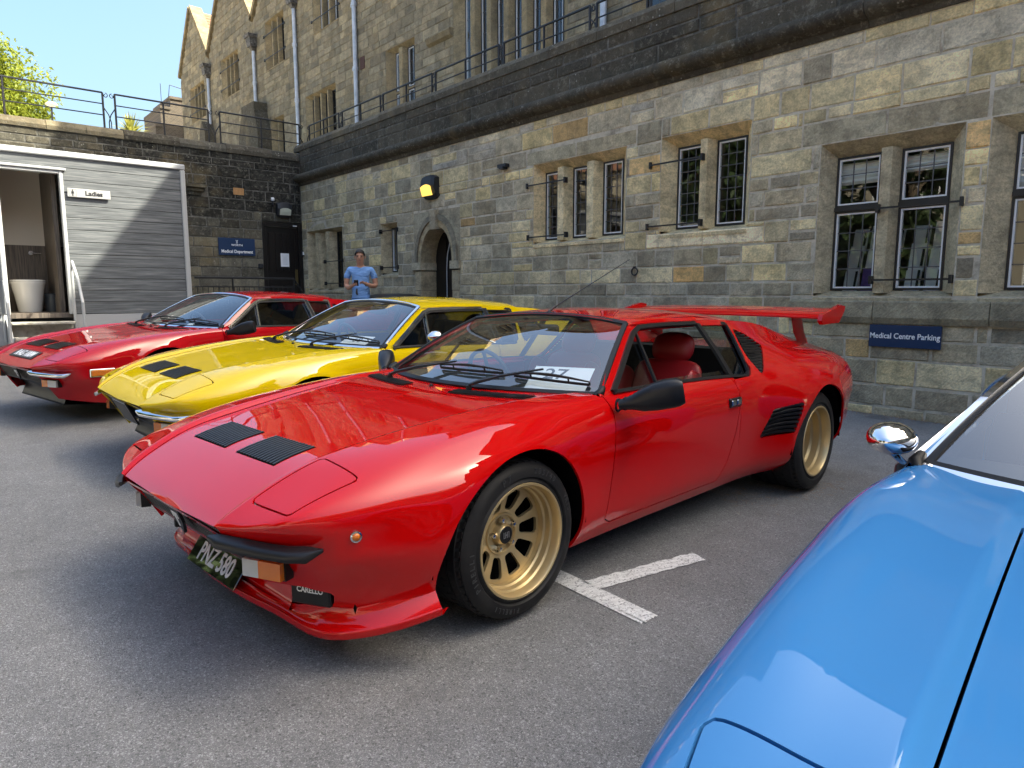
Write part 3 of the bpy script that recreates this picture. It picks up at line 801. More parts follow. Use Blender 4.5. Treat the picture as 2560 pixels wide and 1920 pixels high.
vb = empty("air_brick", (5.79, YL, 3.54)); tag(vb, "orange terracotta air brick set in the blackened wall", "vent")
mb = MB(); mb.box((-.115, -.012, -.075), (.115, -.006, .075)); mb.build("backing", M['dark'], vb)
mb = MB()
for i in range(8): mb.box((-.115 + i * .0314, -.026, -.075), (-.115 + i * .0314 + .014, -.012, .075))
for i in range(6): mb.box((-.115, -.0255, -.075 + i * .027), (.119, -.0125, -.075 + i * .027 + .015))
mb.build("grille", M['terracotta'], vb)
for (u, z, w_, h_, lb, mt) in [(6.22, 1.86, .055, .055, "small black entry bell box left of the black door", M['lamp_body']), (7.285, 2.19, .05, .07, "grey keypad intercom on the stone right of the black door", M['white_frame'])]:
    e = empty("intercom", (u, YL, z)); tag(e, lb, "intercom")
    mb = MB(); mb.box((-w_, -.07, -h_), (w_, .0, h_), .012); mb.build("housing", M['lamp_body'], e)
    mb = MB(); mb.box((-w_ * .6, -.074, -h_ * .5), (w_ * .6, -.066, h_ * .6)); mb.build("keypad", mt, e)
# door-step balustrade
bal = empty("balustrade", (5.6, 15.3, .5)); tag(bal, "black iron balustrade of thin uprights before the black door", "railing")
zt_ = 1.55
mb = MB(); mb.tube([(-1.2, 0, zt_ - .5), (.95, 0, zt_ - .5), (1.42, -.05, .30)], .022, 6); mb.build("top_rail", M['iron'], bal)
mb = MB(); mb.tube([(-1.2, 0, zt_ - .69), (.95, 0, zt_ - .69)], .012, 6); mb.build("rail", M['iron'], bal)
for k in range(20):
    mb = MB(); mb.tube([(-1.15 + k * .108, 0, -.1), (-1.15 + k * .108, 0, zt_ - .69)], .009, 5); mb.build("baluster", M['iron'], bal)
for xx in (-.42, .95):
    mb = MB(); mb.tube([(xx, 0, -.3), (xx, 0, zt_ - .5)], .022, 6); mb.build("post", M['iron'], bal)
# railings on top
fnL = lambda s, z: (s, YL + .14, z)
for i, (a, b, lb, cl) in enumerate([(-1.6, 3.20, "long black iron railing above the trailer at the left edge", (0, 1)), (3.42, 5.26, "middle black iron railing on the back wall beside the spiky plant", (1, 1)), (5.51, 7.38, "black iron railing on the back wall next to the corner", (1, 1))]):
    railing("wall_railing", fnL, a, b, 4.55, 5.28, (5.28, 5.06, 4.84), lb, "railings on the back wall", cl, (0, .28 if i == 0 else .5, .655, 1) if i == 0 else (0, .5, 1))

# terrace floors behind both walls
mb = MB(); mb.add([(XW + .3, -20, 4.6), (60, -20, 4.6), (60, 80, 4.6), (XW + .3, 80, 4.6)], [(0, 1, 2, 3)]); mb.add([(-60, YL + .35, 4.3), (XW + .3, YL + .35, 4.3), (XW + .3, 80, 4.3), (-60, 80, 4.3)], [(0, 1, 2, 3)])
tag(mb.build("terrace_paving", M['mortar'], fix=False), kind="structure")

# ================================================================== UPPER HOUSE
XB = 10.0
PF = make_P('x', XB); RF = random.Random(31)
house = empty("gabled_house"); tag(house, "tall brown sandstone house with steep gables and mullioned windows above the terrace", "house")
G = [(31.0, 35.0, 10.95, 13.4), (26.0, 31.0, 10.9, 14.0), (22.3, 26.0, 10.9, 13.0), (18.3, 22.3, 10.9, 13.2), (9.0, 14.2, 11.2, 14.7), (-.2, 4.6, 13.0, 15.6), (-5.2, -.4, 13.0, 15.6), (-10.2, -5.4, 13.0, 15.6), (-15.2, -10.4, 13.0, 15.6)]  # gables out of view are sized for the shade they throw
def top_at(y):
    t_ = 10.9 if y > 14.2 else (11.86 if y > 4.6 else 13.0)  # unseen eaves are raised to shade the yard and trailer
    for (a, b, e, ap) in G:
        if a <= y <= b: m = (a + b) / 2; return e + (ap - e) * (1 - abs(y - m) / ((b - a) / 2))
    return t_
win = [('A', 31.72, 33.7, 8.75, 10.2, 4), ('B', 27.62, 29.55, 8.92, 10.42, 4), ('C', 23.3, 24.92, 8.98, 10.55, 3), ('D', 19.4, 21.08, 9.18, 10.75, 3),
       ('E', 19.74, 21.85, 5.2, 7.45, 4), ('F', 15.4, 16.82, 5.3, 7.6, 2), ('G', 10.0, 13.75, 5.75, 8.05, 6), ('H', 23.6, 24.75, 5.4, 7.28, 2), ('I', 15.3, 16.9, 8.9, 10.4, 3), ('J', 10.2, 13.4, 9.4, 10.9, 4), ('K', 5.4, 8.4, 6.0, 8.2, 4), ('L', 5.6, 8.2, 9.4, 10.9, 4), ('M2', 1.0, 3.6, 6.0, 8.2, 4), ('N', 1.0, 3.6, 9.6, 11.2, 4), ('O', -4.0, -1.4, 6.0, 8.2, 4), ('P', -4.0, -1.4, 9.6, 11.2, 4)]
holesF = [(a, b, c, d) for (_, a, b, c, d, n) in win]
rectsF = []
for r in lay(-15.4, 35.0, 4.5, 15.7, holesF, RF, .15, .26, .24, .62, .0):
    t_ = min(top_at(r[0] + .01), top_at(r[1] - .01)) - .0
    tm = top_at((r[0] + r[1]) / 2)
    if r[3] <= t_: rectsF.append(r)
    elif r[2] < tm - .05:
        u0, u1 = r[0], r[1]; zc = (r[2] + r[3]) / 2
        while u0 < u1 - .04 and top_at(u0) < r[3] - .05: u0 += .03
        while u1 > u0 + .04 and top_at(u1) < r[3] - .05: u1 -= .03
        if u1 - u0 > .06: rectsF.append((u0, u1, r[2], r[3]))
palF = [(.255, .232, .175), (.225, .206, .16), (.275, .247, .182), (.21, .193, .152), (.285, .255, .182), (.24, .217, .163)]
put_stones(house, PF, rectsF, lambda r: tv(RF, .75, 1.2, RF.choice(palF)), M['stone_far'], RF, gap=.006, proud=.02, rough=.006)
# hidden block added so the house casts solid shade (gable outline), behind the windows
ol = [(-15.4, 4.3)]
yy = -15.4; pts_ = []
brk = sorted(set([-15.4, 35.0, 4.6, 4.601, 9.0, 14.2, 14.201, 18.3] + [q for g in G for q in (g[0], (g[0] + g[1]) / 2, g[1])]))
top_line = [(y_, top_at(y_) - .02) for y_ in brk]
outline = [(-15.4, 4.3)] + top_line + [(35.0, 4.3)]
mb = MB(); mb.prism(outline, 'x', XB + .85, XB + 7.5); mb.build("shade_core", M['mortar_black'], house)
backing(house, PF, -15.4, 35.0, 4.4, 10.85, holesF, mat('house_mortar', (.20, .17, .12), .95), "mortar")
for (a, b, e, ap) in G:
    m = (a + b) / 2; mb = MB()
    mb.add([PF(a, e - .1, -.004), PF(b, e - .1, -.004), PF(m, ap - .02, -.004)][::-1], [(0, 1, 2)]); mb.build("gable_mortar", bpy.data.materials['house_mortar'], house, fix=False)
    for sg, (p, q) in ((-1, (a, m)), (1, (b, m))):
        n = 7
        for i in range(n):
            k0_, k1_ = i / n, (i + 1) / n
            y0_, z0_ = p + (q - p) * k0_, e + (ap - e) * k0_; y1_, z1_ = p + (q - p) * k1_, e + (ap - e) * k1_
            nx = Vector((0, -(ap - e) * (1 if q > p else -1), abs(q - p))).normalized()
            mb = MB(); aa = Vector((0, y0_, z0_)) + Vector((0, y1_ - y0_, z1_ - z0_)) * .01; bb = Vector((0, y1_, z1_)) - Vector((0, y1_ - y0_, z1_ - z0_)) * .01
            V = [Vector((xx, 0, 0)) + c + nx * hh for c in (aa, bb) for xx in (XB - .10, XB + .42) for hh in (.0, .16)]
            mb.add(V, [(0, 1, 3, 2), (4, 6, 7, 5), (0, 2, 6, 4), (1, 5, 7, 3), (0, 4, 5, 1), (2, 3, 7, 6)])
            tone_part(mb.build("gable_coping", M['stone_far'], house), tv(RF, .85, 1.15, (.25, .205, .13)))
    # tiled slopes behind the gable
    for sg, p in ((-1, a), (1, b)):
        mb = MB(); tn = []
        n = 16
        for i in range(n):
            k0_, k1_ = i / n, (i + 1) / n
            y0_, z0_ = p + (m - p) * k0_, e - .05 + (ap - e) * k0_; y1_, z1_ = p + (m - p) * k1_, e - .05 + (ap - e) * k1_
            V = [(XB + .42, y0_, z0_ + .04), (XB + 8, y0_, z0_ + .04), (XB + 8, y1_, z1_ + .01), (XB + .42, y1_, z1_ + .01), (XB + .42, y0_, z0_), (XB + 8, y0_, z0_)]
            mb.add(V, [(0, 1, 2, 3), (4, 5, 1, 0)]); tn += [(*tv(RF, .8, 1.25, (.36, .15, .08)), 1)] * 6
        raw("tiled_slope", mb.V, mb.F, M['tile'], house, tone=tn)
# main tiled roof far behind
for (y0_, y1_, ze) in ((4.6, 9.0, 11.86), (14.2, 18.3, 10.9), (-15.4, 4.6, 13.0)):
    mb = MB(); tn = []
    for i in range(12):
        k = i * .28; V = [(XB + .3 + k, y0_, ze + k * .95 + .04), (XB + .3 + k, y1_, ze + k * .95 + .04), (XB + .58 + k, y1_, ze + k * .95 + .27), (XB + .58 + k, y0_, ze + k * .95 + .27)]
        mb.add(V, [(0, 1, 2, 3)]); tn += [(*tv(RF, .8, 1.25, (.33, .14, .08)), 1)] * 4
    raw("tiled_slope", mb.V, mb.F, M['tile'], house, tone=tn)
    mb = MB(); mb.box((XB - .08, y0_, ze - .05), (XB + .35, y1_, ze + .03)); tone_part(mb.build("eaves_stone", M['stone_far'], house), (.26, .22, .14))
for (nm, a, b, c, d, n) in win:
    w_ = (b - a - .24) / n; mg = .14 if nm in 'GF' else .07; li = [(a + .12 + w_ * i + mg, a + .12 + w_ * (i + 1) - mg) for i in range(n)]
    tr_ = {'E': 6.35, 'F': 6.5, 'G': 6.05, 'K': 6.9}.get(nm)
    stone_window(house, PF, a, b, c, d, li, M['stone_far'], (.27, .225, .145), depth=.16, grid=(2, 4) if nm in 'GF' else (1, 3), transom=tr_, far=True, cham=.12, white=nm in 'FGD',
                 bars=[(c + .35, a - .08, b + .08), (d - .45, a - .08, b + .08)] if nm in 'ABCD' else ())
for (a, b, z) in [(13.75, 14.75, 7.15)]:
    mb = MB(); pu(mb, PF, [(z, .0), (z + .05, .10), (z + .16, .14), (z + .2, .12), (z + .2, 0)], a, b); tone_part(mb.build("hood_mould", M['stone_far'], house), (.22, .19, .13))
# buttress
mb = MB(); mb.prism([(24.75, 4.5), (26.6, 4.5), (26.6, 6.9), (26.2, 7.6), (26.2, 7.9), (25.0, 7.9), (25.0, 7.6), (24.75, 6.9)], 'x', XB - .5, XB + .02)
tone_part(mb.build("buttress", M['stone_black'], house), (.10, .09, .07))
mb = MB(); mb.prism([(30.6, 4.5), (31.3, 4.5), (31.3, 7.8), (30.95, 8.3), (30.6, 7.8)], 'x', XB - .45, XB + .02); tone_part(mb.build("buttress", M['stone_black'], house), (.12, .105, .08))
# air bricks in the face
for (y_, z_) in [(14.35, 8.55), (18.05, 7.6)]:
    mb = MB(); pbox(mb, PF, y_ - .12, y_ + .12, z_ - .16, z_ + .16, -.01, .03); mb.build("air_brick", mat("dark_red_vent", (.06, .025, .02), .8), house)
# downpipes with hoppers
for i, (y_, zh, zb_, hop) in enumerate([(30.95, 10.55, 7.6, True), (25.85, 10.35, 7.9, True), (22.3, 10.75, 4.6, True), (18.33, 12.0, 4.6, False), (9.0, 12.0, 4.6, False), (6.9, 11.2, 4.6, True), (.0, 12.5, 4.6, True), (-5.3, 12.5, 4.6, True)]):
    lb = ["first pale downpipe from the left with a carved hopper head", "second pale downpipe from the left, hopper in the gable valley", "pale downpipe under a dark hopper at the top edge", "plain pale downpipe rising out of the top of the picture", "pale downpipe on the house above the parapet", "pale downpipe over the parapet at the top edge", "pale downpipe beyond the right edge", "pale downpipe far beyond the right edge"][i]
    e = empty("downpipe", (XB - .09, y_, zb_)); tag(e, lb, "downpipe", "downpipes on the house")
    H = zh - zb_ - (.5 if hop else 0)
    mb = MB(); mb.tube([(0, 0, 0), (0, 0, H)], .062, 10); mb.build("pipe", M['pipe'], e, angle=50)
    for k in (range(1, int(H / 1.7) + 1)):
        mb = MB(); mb.lathe([(.064, -.05), (.08, -.05), (.08, .05), (.064, .05)], 'z', 10, (0, 0, H - k * 1.7 + .6), True); mb.box((-.02, .06, H - k * 1.7 + .56), (.04, .15, H - k * 1.7 + .64)); mb.build("collar", M['pipe'], e)
    if hop:
        for (w0, w1, z0_, z1_) in ((.07, .12, 0, .12), (.16, .20, .12, .42), (.24, .26, .42, .52)):
            mb = MB(); mb.add([(sx * w, sy * w, z) for (w, z) in ((w0, H + z0_), (w1, H + z1_)) for (sx, sy) in ((-1, -1), (.4, -1), (.4, 1), (-1, 1))],
                   [(0, 1, 2, 3), (7, 6, 5, 4), (0, 4, 5, 1), (1, 5, 6, 2), (2, 6, 7, 3), (3, 7, 4, 0)]); mb.build("hopper_head", M['hopper'], e)
# far stepped brick building at the left end of the house
sb = empty("stepped_building", (9.6, 36, 4.3)); tag(sb, "low buff brick building with a stepped parapet beyond the gables", "building")
bm_ = mat('far_brickwork', (.22, .16, .10), .9); t = NT(bm_)
br_ = t.n("TexBrick", Vector=t.mapv(t.pos(), (1, 1, 1), (math.pi / 2, 0, 0)), Color1=(.13, .10, .07), Color2=(.085, .068, .05), Mortar=(.16, .145, .12), Scale=4.0, Mortar_Size=.02)
t.color(br_.outputs[0])
for (a, b, h) in [(-.55, -.3, 4.6), (-.3, .15, 5.45), (.15, 1.6, 5.95)]:
    mb = MB(); mb.box((a, 0, 0), (b, 3, h)); mb.box((a - .02, -.05, h), (b + .0, 3, h + .12)); mb.build("brick_wall", bm_, sb)
mb = MB(); mb.box((.25, -.06, 3.4), (1.0, -.01, 4.2)); mb.build("window", mat("sky_lit_pane", (.5, .6, .75), .08, 0), sb)
mb = MB(); mb.tube([(-.1, .5, 5.4), (-.1, .5, 6.7)], .014, 5); mb.tube([(.2, .5, 5.9), (.3, .5, 6.7), (1.1, .4, 6.55)], .02, 5); mb.build("aerial", M['iron'], sb)

# ================================================================== TOILET TRAILER
tr = empty("toilet_trailer", (1.0, 12.0, 0)); tag(tr, "grey plank-clad mobile toilet trailer with white trim and an open doorway", "trailer")
M['plank'] = mat('grey_laminate_plank', (.22, .24, .26), .55)
t = NT(M['plank']); p_ = t.pos()
g1 = t.noise(t.mapv(p_, (.55, 1, 14)), 3.0, 6, .62, .35); g2 = t.noise(t.mapv(p_, (2.0, 1, 90)), 3.0, 3, .6)
c_ = t.ramp(g1, [(.28, (.045, .052, .058)), (.45, (.09, .098, .106)), (.6, (.155, .165, .172)), (.78, (.28, .29, .295))])
t.color(t.mix(1.0, c_, t.ramp(g2, [(.3, .86), (.7, 1.12)]), 'MULTIPLY'))
M['alu'] = mat('white_aluminium', (.40, .41, .42), .35, .1)
M['sign_white'] = mat('white_acrylic', (.36, .36, .36), .5)
M['tread'] = mat('worn_tread_plate', (.48, .46, .40), .55, .3)
t = NT(M['tread']); t.color(t.ramp(t.noise(t.pos(), 9, 5, .7), [(.3, (.22, .19, .14)), (.5, (.45, .43, .38)), (.7, (.6, .59, .55))]))
M['wood_in'] = mat('dark_wood_laminate', (.10, .08, .065), .5)
t = NT(M['wood_in']); t.color(t.ramp(t.noise(t.mapv(t.pos(), (30, 30, 1.2)), 2, 4), [(.35, (.06, .05, .043)), (.65, (.17, .14, .115))]))
M['ceramic'] = mat('white_ceramic', (.75, .76, .76), .12, coat=.5)
M['grey_panel'] = mat('cream_wall_panel', (.62, .58, .52), .5)
TX0, TX1, TZ0, TZ1 = -4.6, 2.38, .92, 3.20            # local x, z
DX0, DX1, DZ1 = -.03, .68, 2.94
n_pl = 13; hp = (TZ1 - TZ0) / n_pl
for i in range(n_pl):
    z0_, z1_ = TZ0 + i * hp, TZ0 + (i + 1) * hp
    segs = [(TX0, DX0 - .05), (DX1 + .05, TX1 - .05)] if z0_ < DZ1 - .02 else [(TX0, TX1 - .05)]
    for (a, b) in segs:
        zz = z0_ if not (z0_ < DZ1 + .06 < z1_ and len(segs) == 1) else z0_
        mb = MB(); mb.box((a, 0, zz + .003), (b, .03, z1_ - .003), .004); mb.build("plank", M['plank'], tr)
mb = MB(); mb.box((TX0, .025, TZ0), (DX0 - .04, .05, TZ1)); mb.box((DX1 + .04, .025, TZ0), (TX1, .05, TZ1)); mb.box((DX0 - .04, .025, DZ1 + .04), (DX1 + .04, .05, TZ1)); mb.build("groove_backing", M['dark'], tr)
mb = MB(); mb.box((TX0, -.03, TZ1 - .03), (TX1 + .02, .05, TZ1 + .055), .012); mb.build("roof_edge", M['alu'], tr)
mb = MB(); mb.box((TX1 - .055, -.025, .5), (TX1 + .02, .06, TZ1 - .03), .012); mb.build("corner_post", M['alu'], tr)
mb = MB(); mb.box((TX0, 0.06, TZ1 - .0), (TX1, 2.4, TZ1 + .04)); mb.build("roof", M['alu'], tr)
mb = MB(); mb.box((TX1 - .03, .06, .6), (TX1 + .005, 2.4, TZ1)); mb.box((TX0, 2.37, .6), (TX1 - .03, 2.4, TZ1)); mb.build("side_wall", M['plank'], tr)
mb = MB(); mb.box((DX1 + .05, -.008, .50), (TX1 - .06, .03, TZ0 - .004)); mb.box((TX0, -.008, .50), (DX0 - .06, .03, TZ0 - .004)); mb.build("skirt", M['alu'], tr)
for (a, b, c, d) in [(DX0 - .05, DX0, TZ0, DZ1 + .03), (DX1, DX1 + .05, TZ0, DZ1 + .03), (DX0, DX1, DZ1 - .01, DZ1 + .03)]:
    mb = MB(); mb.box((a, -.035, c), (b, .06, d), .008); mb.build("door_frame", M['alu'], tr)
mb = MB(); mb.box((DX0 - .10, -.055, DZ1 + .035), (DX1 + .09, .02, DZ1 + .075), .008); mb.build("drip_rail", M['alu'], tr)
mb = MB(); mb.box((DX0 - .11, -.62, TZ0 + .02), (DX0 - .065, -.03, DZ1 + .02), .01); mb.build("open_door", M['alu'], tr)
# inside
mb = MB(); mb.box((DX0 - .3, .06, TZ0 - .05), (DX1 + .25, 1.5, TZ0 + .02)); mb.build("floor", M['wood_in'], tr)
mb = MB(); mb.box((DX0 - .3, 1.45, TZ0), (DX1 + .25, 1.5, 1.98)); mb.box((DX1 - .06, .35, TZ0), (DX1 + .0, 1.45, TZ1 - .1)); mb.build("inner_wall", M['wood_in'], tr)
mb = MB(); mb.box((DX0 - .3, 1.45, 1.98), (DX1 + .25, 1.5, TZ1)); mb.box((DX0 - .3, .1, TZ0), (DX0 - .25, 1.5, TZ1)); mb.build("wall_panel", M['grey_panel'], tr)
mb = MB(); mb.lathe([(.001, -.02), (.035, -.02), (.035, .0), (.001, .0)], 'y', 14, (.42, 1.44, 1.86)); mb.tube([(.42, 1.40, 1.86), (.55, 1.40, 1.855)], .009, 6); mb.build("door_handle", mat("brushed_steel", (.6, .6, .6), .25, 1), tr)
tl = empty("toilet_pan", (1.30, 12.95, TZ0 + .02)); tag(tl, "white ceramic toilet pan seen through the trailer doorway", "toilet")
mb = MB()
secs = [(0, .15, .19), (.02, .155, .2), (.25, .19, .24), (.42, .225, .29), (.44, .235, .30), (.46, .235, .30)]
for (z, a, b) in secs: pass
V = []; F = []; n = 24
for (z, a, b) in secs:
    for k in range(n): V.append((a * math.cos(2 * math.pi * k / n), b * math.sin(2 * math.pi * k / n), z))
for i in range(len(secs) - 1):
    for k in range(n): F.append((i * n + k, i * n + (k + 1) % n, (i + 1) * n + (k + 1) % n, (i + 1) * n + k))
raw("bowl", V, F, M['ceramic'], tl, smooth=True)
V = []; F = []
for (z, s) in ((.462, .97), (.466, 1.0), (.482, 1.0), (.49, .95)):
    for k in range(n): V.append((.238 * s * math.cos(2 * math.pi * k / n), .305 * s * math.sin(2 * math.pi * k / n), z))
for i in range(3):
    for k in range(n): F.append((i * n + k, i * n + (k + 1) % n, (i + 1) * n + (k + 1) % n, (i + 1) * n + k))
F.append(tuple(3 * n + k for k in range(n)))
raw("seat_lid", V, F, M['ceramic'], tl)
pb = empty("pedal_bin", (1.60, 12.95, TZ0 + .02)); tag(pb, "small dark grey pedal bin beside the toilet in the trailer", "bin")
mb = MB(); mb.lathe([(.001, .0), (.10, .0), (.105, .02), (.105, .25)], 'z', 20); mb.build("body", mat("dark_grey_steel", (.06, .07, .08), .35, .3), pb, angle=40)
mb = MB(); mb.lathe([(.108, .252), (.108, .27), (.07, .285), (.001, .288)], 'z', 20); mb.build("lid", bpy.data.materials['dark_grey_steel'], pb, angle=40)
# steps
st = empty("folding_steps", (1.30, 11.9, .2)); tag(st, "worn aluminium folding steps below the trailer doorway", "steps")
for k, (y_, z_) in enumerate([(0, .62), (-.27, .42), (-.54, .22)]):
    mb = MB(); mb.box((-.36, y_ - .25, z_ - .03), (.40, y_ + .02, z_ + .005), .006); mb.build("tread", M['tread'], st)
    mb = MB(); mb.box((-.36, y_ - .0, z_ - .2), (.40, y_ + .012, z_ - .035)); mb.build("riser", M['tread'], st)
mb = MB(); mb.add([(-.40, .05, .72), (-.40, -.85, .05), (-.40, -.85, -.15), (-.40, .05, .2), (-.36, .05, .72), (-.36, -.85, .05), (-.36, -.85, -.15), (-.36, .05, .2)], [(0, 1, 2, 3), (7, 6, 5, 4), (0, 4, 5, 1), (1, 5, 6, 2), (2, 6, 7, 3), (3, 7, 4, 0)]); mb.build("stringer", M['alu'], st)
for sx in (-.42, .43):
    mb = MB(); mb.tube([(sx, .0, .35), (sx, -.02, 1.35), (sx, -.10, 1.48), (sx, -.5, 1.2), (sx, -.72, .9), (sx, -.75, .0)], .02, 8); mb.build("handrail", M['alu'], st)
ls = empty("ladies_sign", (2.045, 12.0, 2.68)); tag(ls, "white plastic sign reading Ladies on the grey trailer", "sign")
mb = MB(); mb.box((-.275, -.035, -.062), (.275, -.02, .062), .004); mb.build("board", M['sign_white'], ls)
text("lettering", "Ladies", .090, M['black_print'], ls, (.06, -.0365, 0), RY, .0006, 1.0, bold=.003)
mb = MB(); mb.box((-.255, -.0362, -.05), (-.253, -.0355, .05)); mb.box((-.165, -.0362, -.05), (-.163, -.0355, .05)); mb.box((-.255, -.0362, .048), (-.163, -.0355, .05)); mb.box((-.255, -.0362, -.05), (-.163, -.0355, -.048)); mb.build("border", M['black_print'], ls)
mb = MB(); mb.lathe([(.0001, -.0365), (.009, -.0365)], 'y', 10, (-.209, 0, .034)); mb.prism([(-.221, .022), (-.197, .022), (-.190, -.014), (-.202, -.014), (-.202, -.046), (-.207, -.046), (-.207, -.014), (-.211, -.014), (-.211, -.046), (-.216, -.046), (-.216, -.014), (-.228, -.014)], 'y', -.0372, -.0356); mb.build("pictogram", M['black_print'], ls)

# ================================================================== HALL ACROSS THE YARD (unseen; added to bounce sunlight into the shaded yard)
hall = empty("stone_hall", (-17, 8, 0)); tag(hall, "pale sunlit stone hall across the yard, unseen, added to bounce sunlight and fill reflections", "building")
M['pale_stone'] = mat('pale_ashlar', (.46, .40, .29), .9); t = NT(M['pale_stone'])
br_ = t.n("TexBrick", Vector=t.mapv(t.objco(), (1, 1, 1), (math.pi / 2, 0, math.pi / 2)), Color1=(.52, .45, .33), Color2=(.40, .35, .26), Mortar=(.30, .27, .21), Scale=1.6, Mortar_Size=.012); t.color(br_.outputs[0])
hw_ = [(-24 + k * 5.2, 1.2, 3.6) for k in range(11)] + [(-24 + k * 5.2, 5.0, 6.9) for k in range(11)]
mb = MB()
for (a, b, c, e) in clip_rects((-30, 34, -.2, 8.6), [(y_, y_ + 2.6, z0_, z1_) for (y_, z0_, z1_) in hw_]): mb.add([(0, a, c), (0, b, c), (0, b, e), (0, a, e)], [(0, 1, 2, 3)])
mb.box((-9, -30, -.2), (-.35, 34, 8.5)); mb.build("wall", M['pale_stone'], hall)
mb = MB(); mb.prism([(.4, 8.5), (-9.4, 8.5), (-4.5, 12.2)], 'y', -30, 34) if False else mb.add([(.4, -30, 8.5), (.4, 34, 8.5), (-4.5, 34, 12.2), (-4.5, -30, 12.2), (-9.4, 34, 8.5), (-9.4, -30, 8.5)], [(0, 1, 2, 3), (3, 2, 4, 5), (1, 4, 2), (0, 3, 5)])
o = mb.build("roof", M['tile'], hall); tone_part(o, (.34, .15, .08))
for (y_, z0_, z1_) in hw_:
    mb = MB(); mb.box((-.2, y_, z0_), (-.16, y_ + 2.6, z1_)); w_ = mb.build("window", M['dark'], hall)
    mb = MB()
    for k in range(5): mb.box((-.17, y_ + k * .64, z0_), (-.10, y_ + k * .64 + .06, z1_))
    for k in range(4): mb.box((-.168, y_, z0_ + k * (z1_ - z0_) / 3 - .03), (-.102, y_ + 2.62, z0_ + k * (z1_ - z0_) / 3 + .03))
    mb.build("glazing_bars", M['white_frame'], w_)

# unseen wing added behind the camera to block low sky glow and darken reflections
wing = empty("stone_wing", (-4, -13, 0)); tag(wing, "shaded stone wing behind the viewer, seen in the red door's reflection", "building")
ww = [(-8.5 + k * 4.4, .9, 3.0) for k in range(5)] + [(-8.5 + k * 4.4, 4.2, 6.0) for k in range(5)]
mb = MB()
for (a, b, c, e) in clip_rects((-10, 14, -.2, 7.6), [(x_, x_ + 2.4, z0_, z1_) for (x_, z0_, z1_) in ww]): mb.add([(a, 0, c), (b, 0, c), (b, 0, e), (a, 0, e)], [(0, 1, 2, 3)])
mb.box((-10, -8, -.2), (14, -.35, 7.5)); mb.build("wall", M['pale_stone'], wing)
mb = MB(); mb.add([(-10.4, .4, 7.5), (14.4, .4, 7.5), (14.4, -4, 11), (-10.4, -4, 11), (14.4, -8.4, 7.5), (-10.4, -8.4, 7.5)], [(0, 1, 2, 3), (3, 2, 4, 5), (1, 4, 2), (0, 3, 5)])
o = mb.build("roof", M['tile'], wing); tone_part(o, (.30, .14, .08))
for (x_, z0_, z1_) in ww:
    mb = MB(); mb.box((x_, -.2, z0_), (x_ + 2.4, -.16, z1_)); w_ = mb.build("window", M['dark'], wing)
    mb = MB()
    for k in range(5): mb.box((x_ + k * .59, -.17, z0_), (x_ + k * .59 + .05, -.10, z1_))
    for k in range(4): mb.box((x_, -.168, z0_ + k * (z1_ - z0_) / 3 - .025), (x_ + 2.41, -.102, z0_ + k * (z1_ - z0_) / 3 + .025))
    mb.build("glazing_bars", M['white_frame'], w_)

# ================================================================== PLANTS
def leaf_mat(nm, a, b, tr_=.35):
    m = mat(nm, a, .55, spec=.3); t = NT(m)
    t.color(t.mix(t.noise(t.pos(), 3.0, 3), a, b))
    o = t.t.nodes["Material Output"]; tl_ = t.n("BsdfTranslucent", Color=b); mx = t.n("MixShader", Fac=tr_)
    t.t.links.new(t.b.outputs[0], mx.inputs[1]); t.t.links.new(tl_.outputs[0], mx.inputs[2]); t.t.links.new(mx.outputs[0], o.inputs[0]); return m
M['bark'] = mat('bark', (.10, .075, .05), .9)
M['leaf_bright'] = leaf_mat('bright_leaf', (.11, .165, .02), (.25, .28, .035), .45)
M['leaf_dark'] = leaf_mat('cedar_needle', (.028, .055, .022), (.06, .09, .03), .2)
def tree(nm, loc, h, crown, label, lm, n=7000, size=.16, seed=1, clumps=34, group=None, drop=.25):
    R = random.Random(seed); e = empty(nm, loc); tag(e, label, "tree", group)
    mb = MB(); mb.tube([(0, 0, -.3), (.05, 0, h * .3), (-.04, .05, h * .6), (0, 0, h * .85)], [h * .04, h * .032, h * .02, h * .008], 8)
    cs = []
    for i in range(clumps):
        a = R.uniform(0, 6.283); k = R.uniform(-1, 1); rr = R.uniform(.45, 1.0) * math.sqrt(max(0, 1 - k * k * .9))
        c = Vector((crown[0] * rr * math.cos(a), crown[0] * rr * math.sin(a), h - crown[1] + crown[1] * k)); cs.append((c, R.uniform(.22, .42) * crown[0]))
        if i % 2 == 0: mb.tube([(0, 0, h * .35 + (c.z - h * .35) * .2), tuple(c * .55 + Vector((0, 0, h * .18))), tuple(c)], [h * .014, h * .009, h * .003], 5)
    mb.build("trunk", M['bark'], e, angle=60)
    V = []; F = []
    for i in range(n):
        c, r = cs[i % len(cs)]
        d = Vector((R.gauss(0, 1), R.gauss(0, 1), R.gauss(0, .75))).normalized() * r * (R.random() ** .4)
        p = c + d; s = size * R.uniform(.6, 1.3)
        a = Vector((R.uniform(-1, 1), R.uniform(-1, 1), R.uniform(-.8, .3))).normalized(); b = a.cross(Vector((R.uniform(-1, 1), R.uniform(-1, 1), 1))).normalized()
        k = len(V); V += [p, p + a * s * .5 + b * s * .28, p + a * s - Vector((0, 0, drop * s)), p + a * s * .5 - b * s * .28]; F.append((k, k + 1, k + 2, k + 3))
    raw("crown", V, F, lm, e); return e
tree("broadleaf_tree", (1.4, 24.5, 4.3), 3.45, (1.95, 1.5), "sunlit bright green tree behind the railing at the left edge", M['leaf_bright'], 34000, .12, 3, 70)
tree("cedar_tree", (-10.5, 9.5, 0), 9.5, (3.2, 4.2), "dark cedar standing across the yard, seen reflected in the big window", M['leaf_dark'], 14000, .42, 5, 46, "trees across the yard")
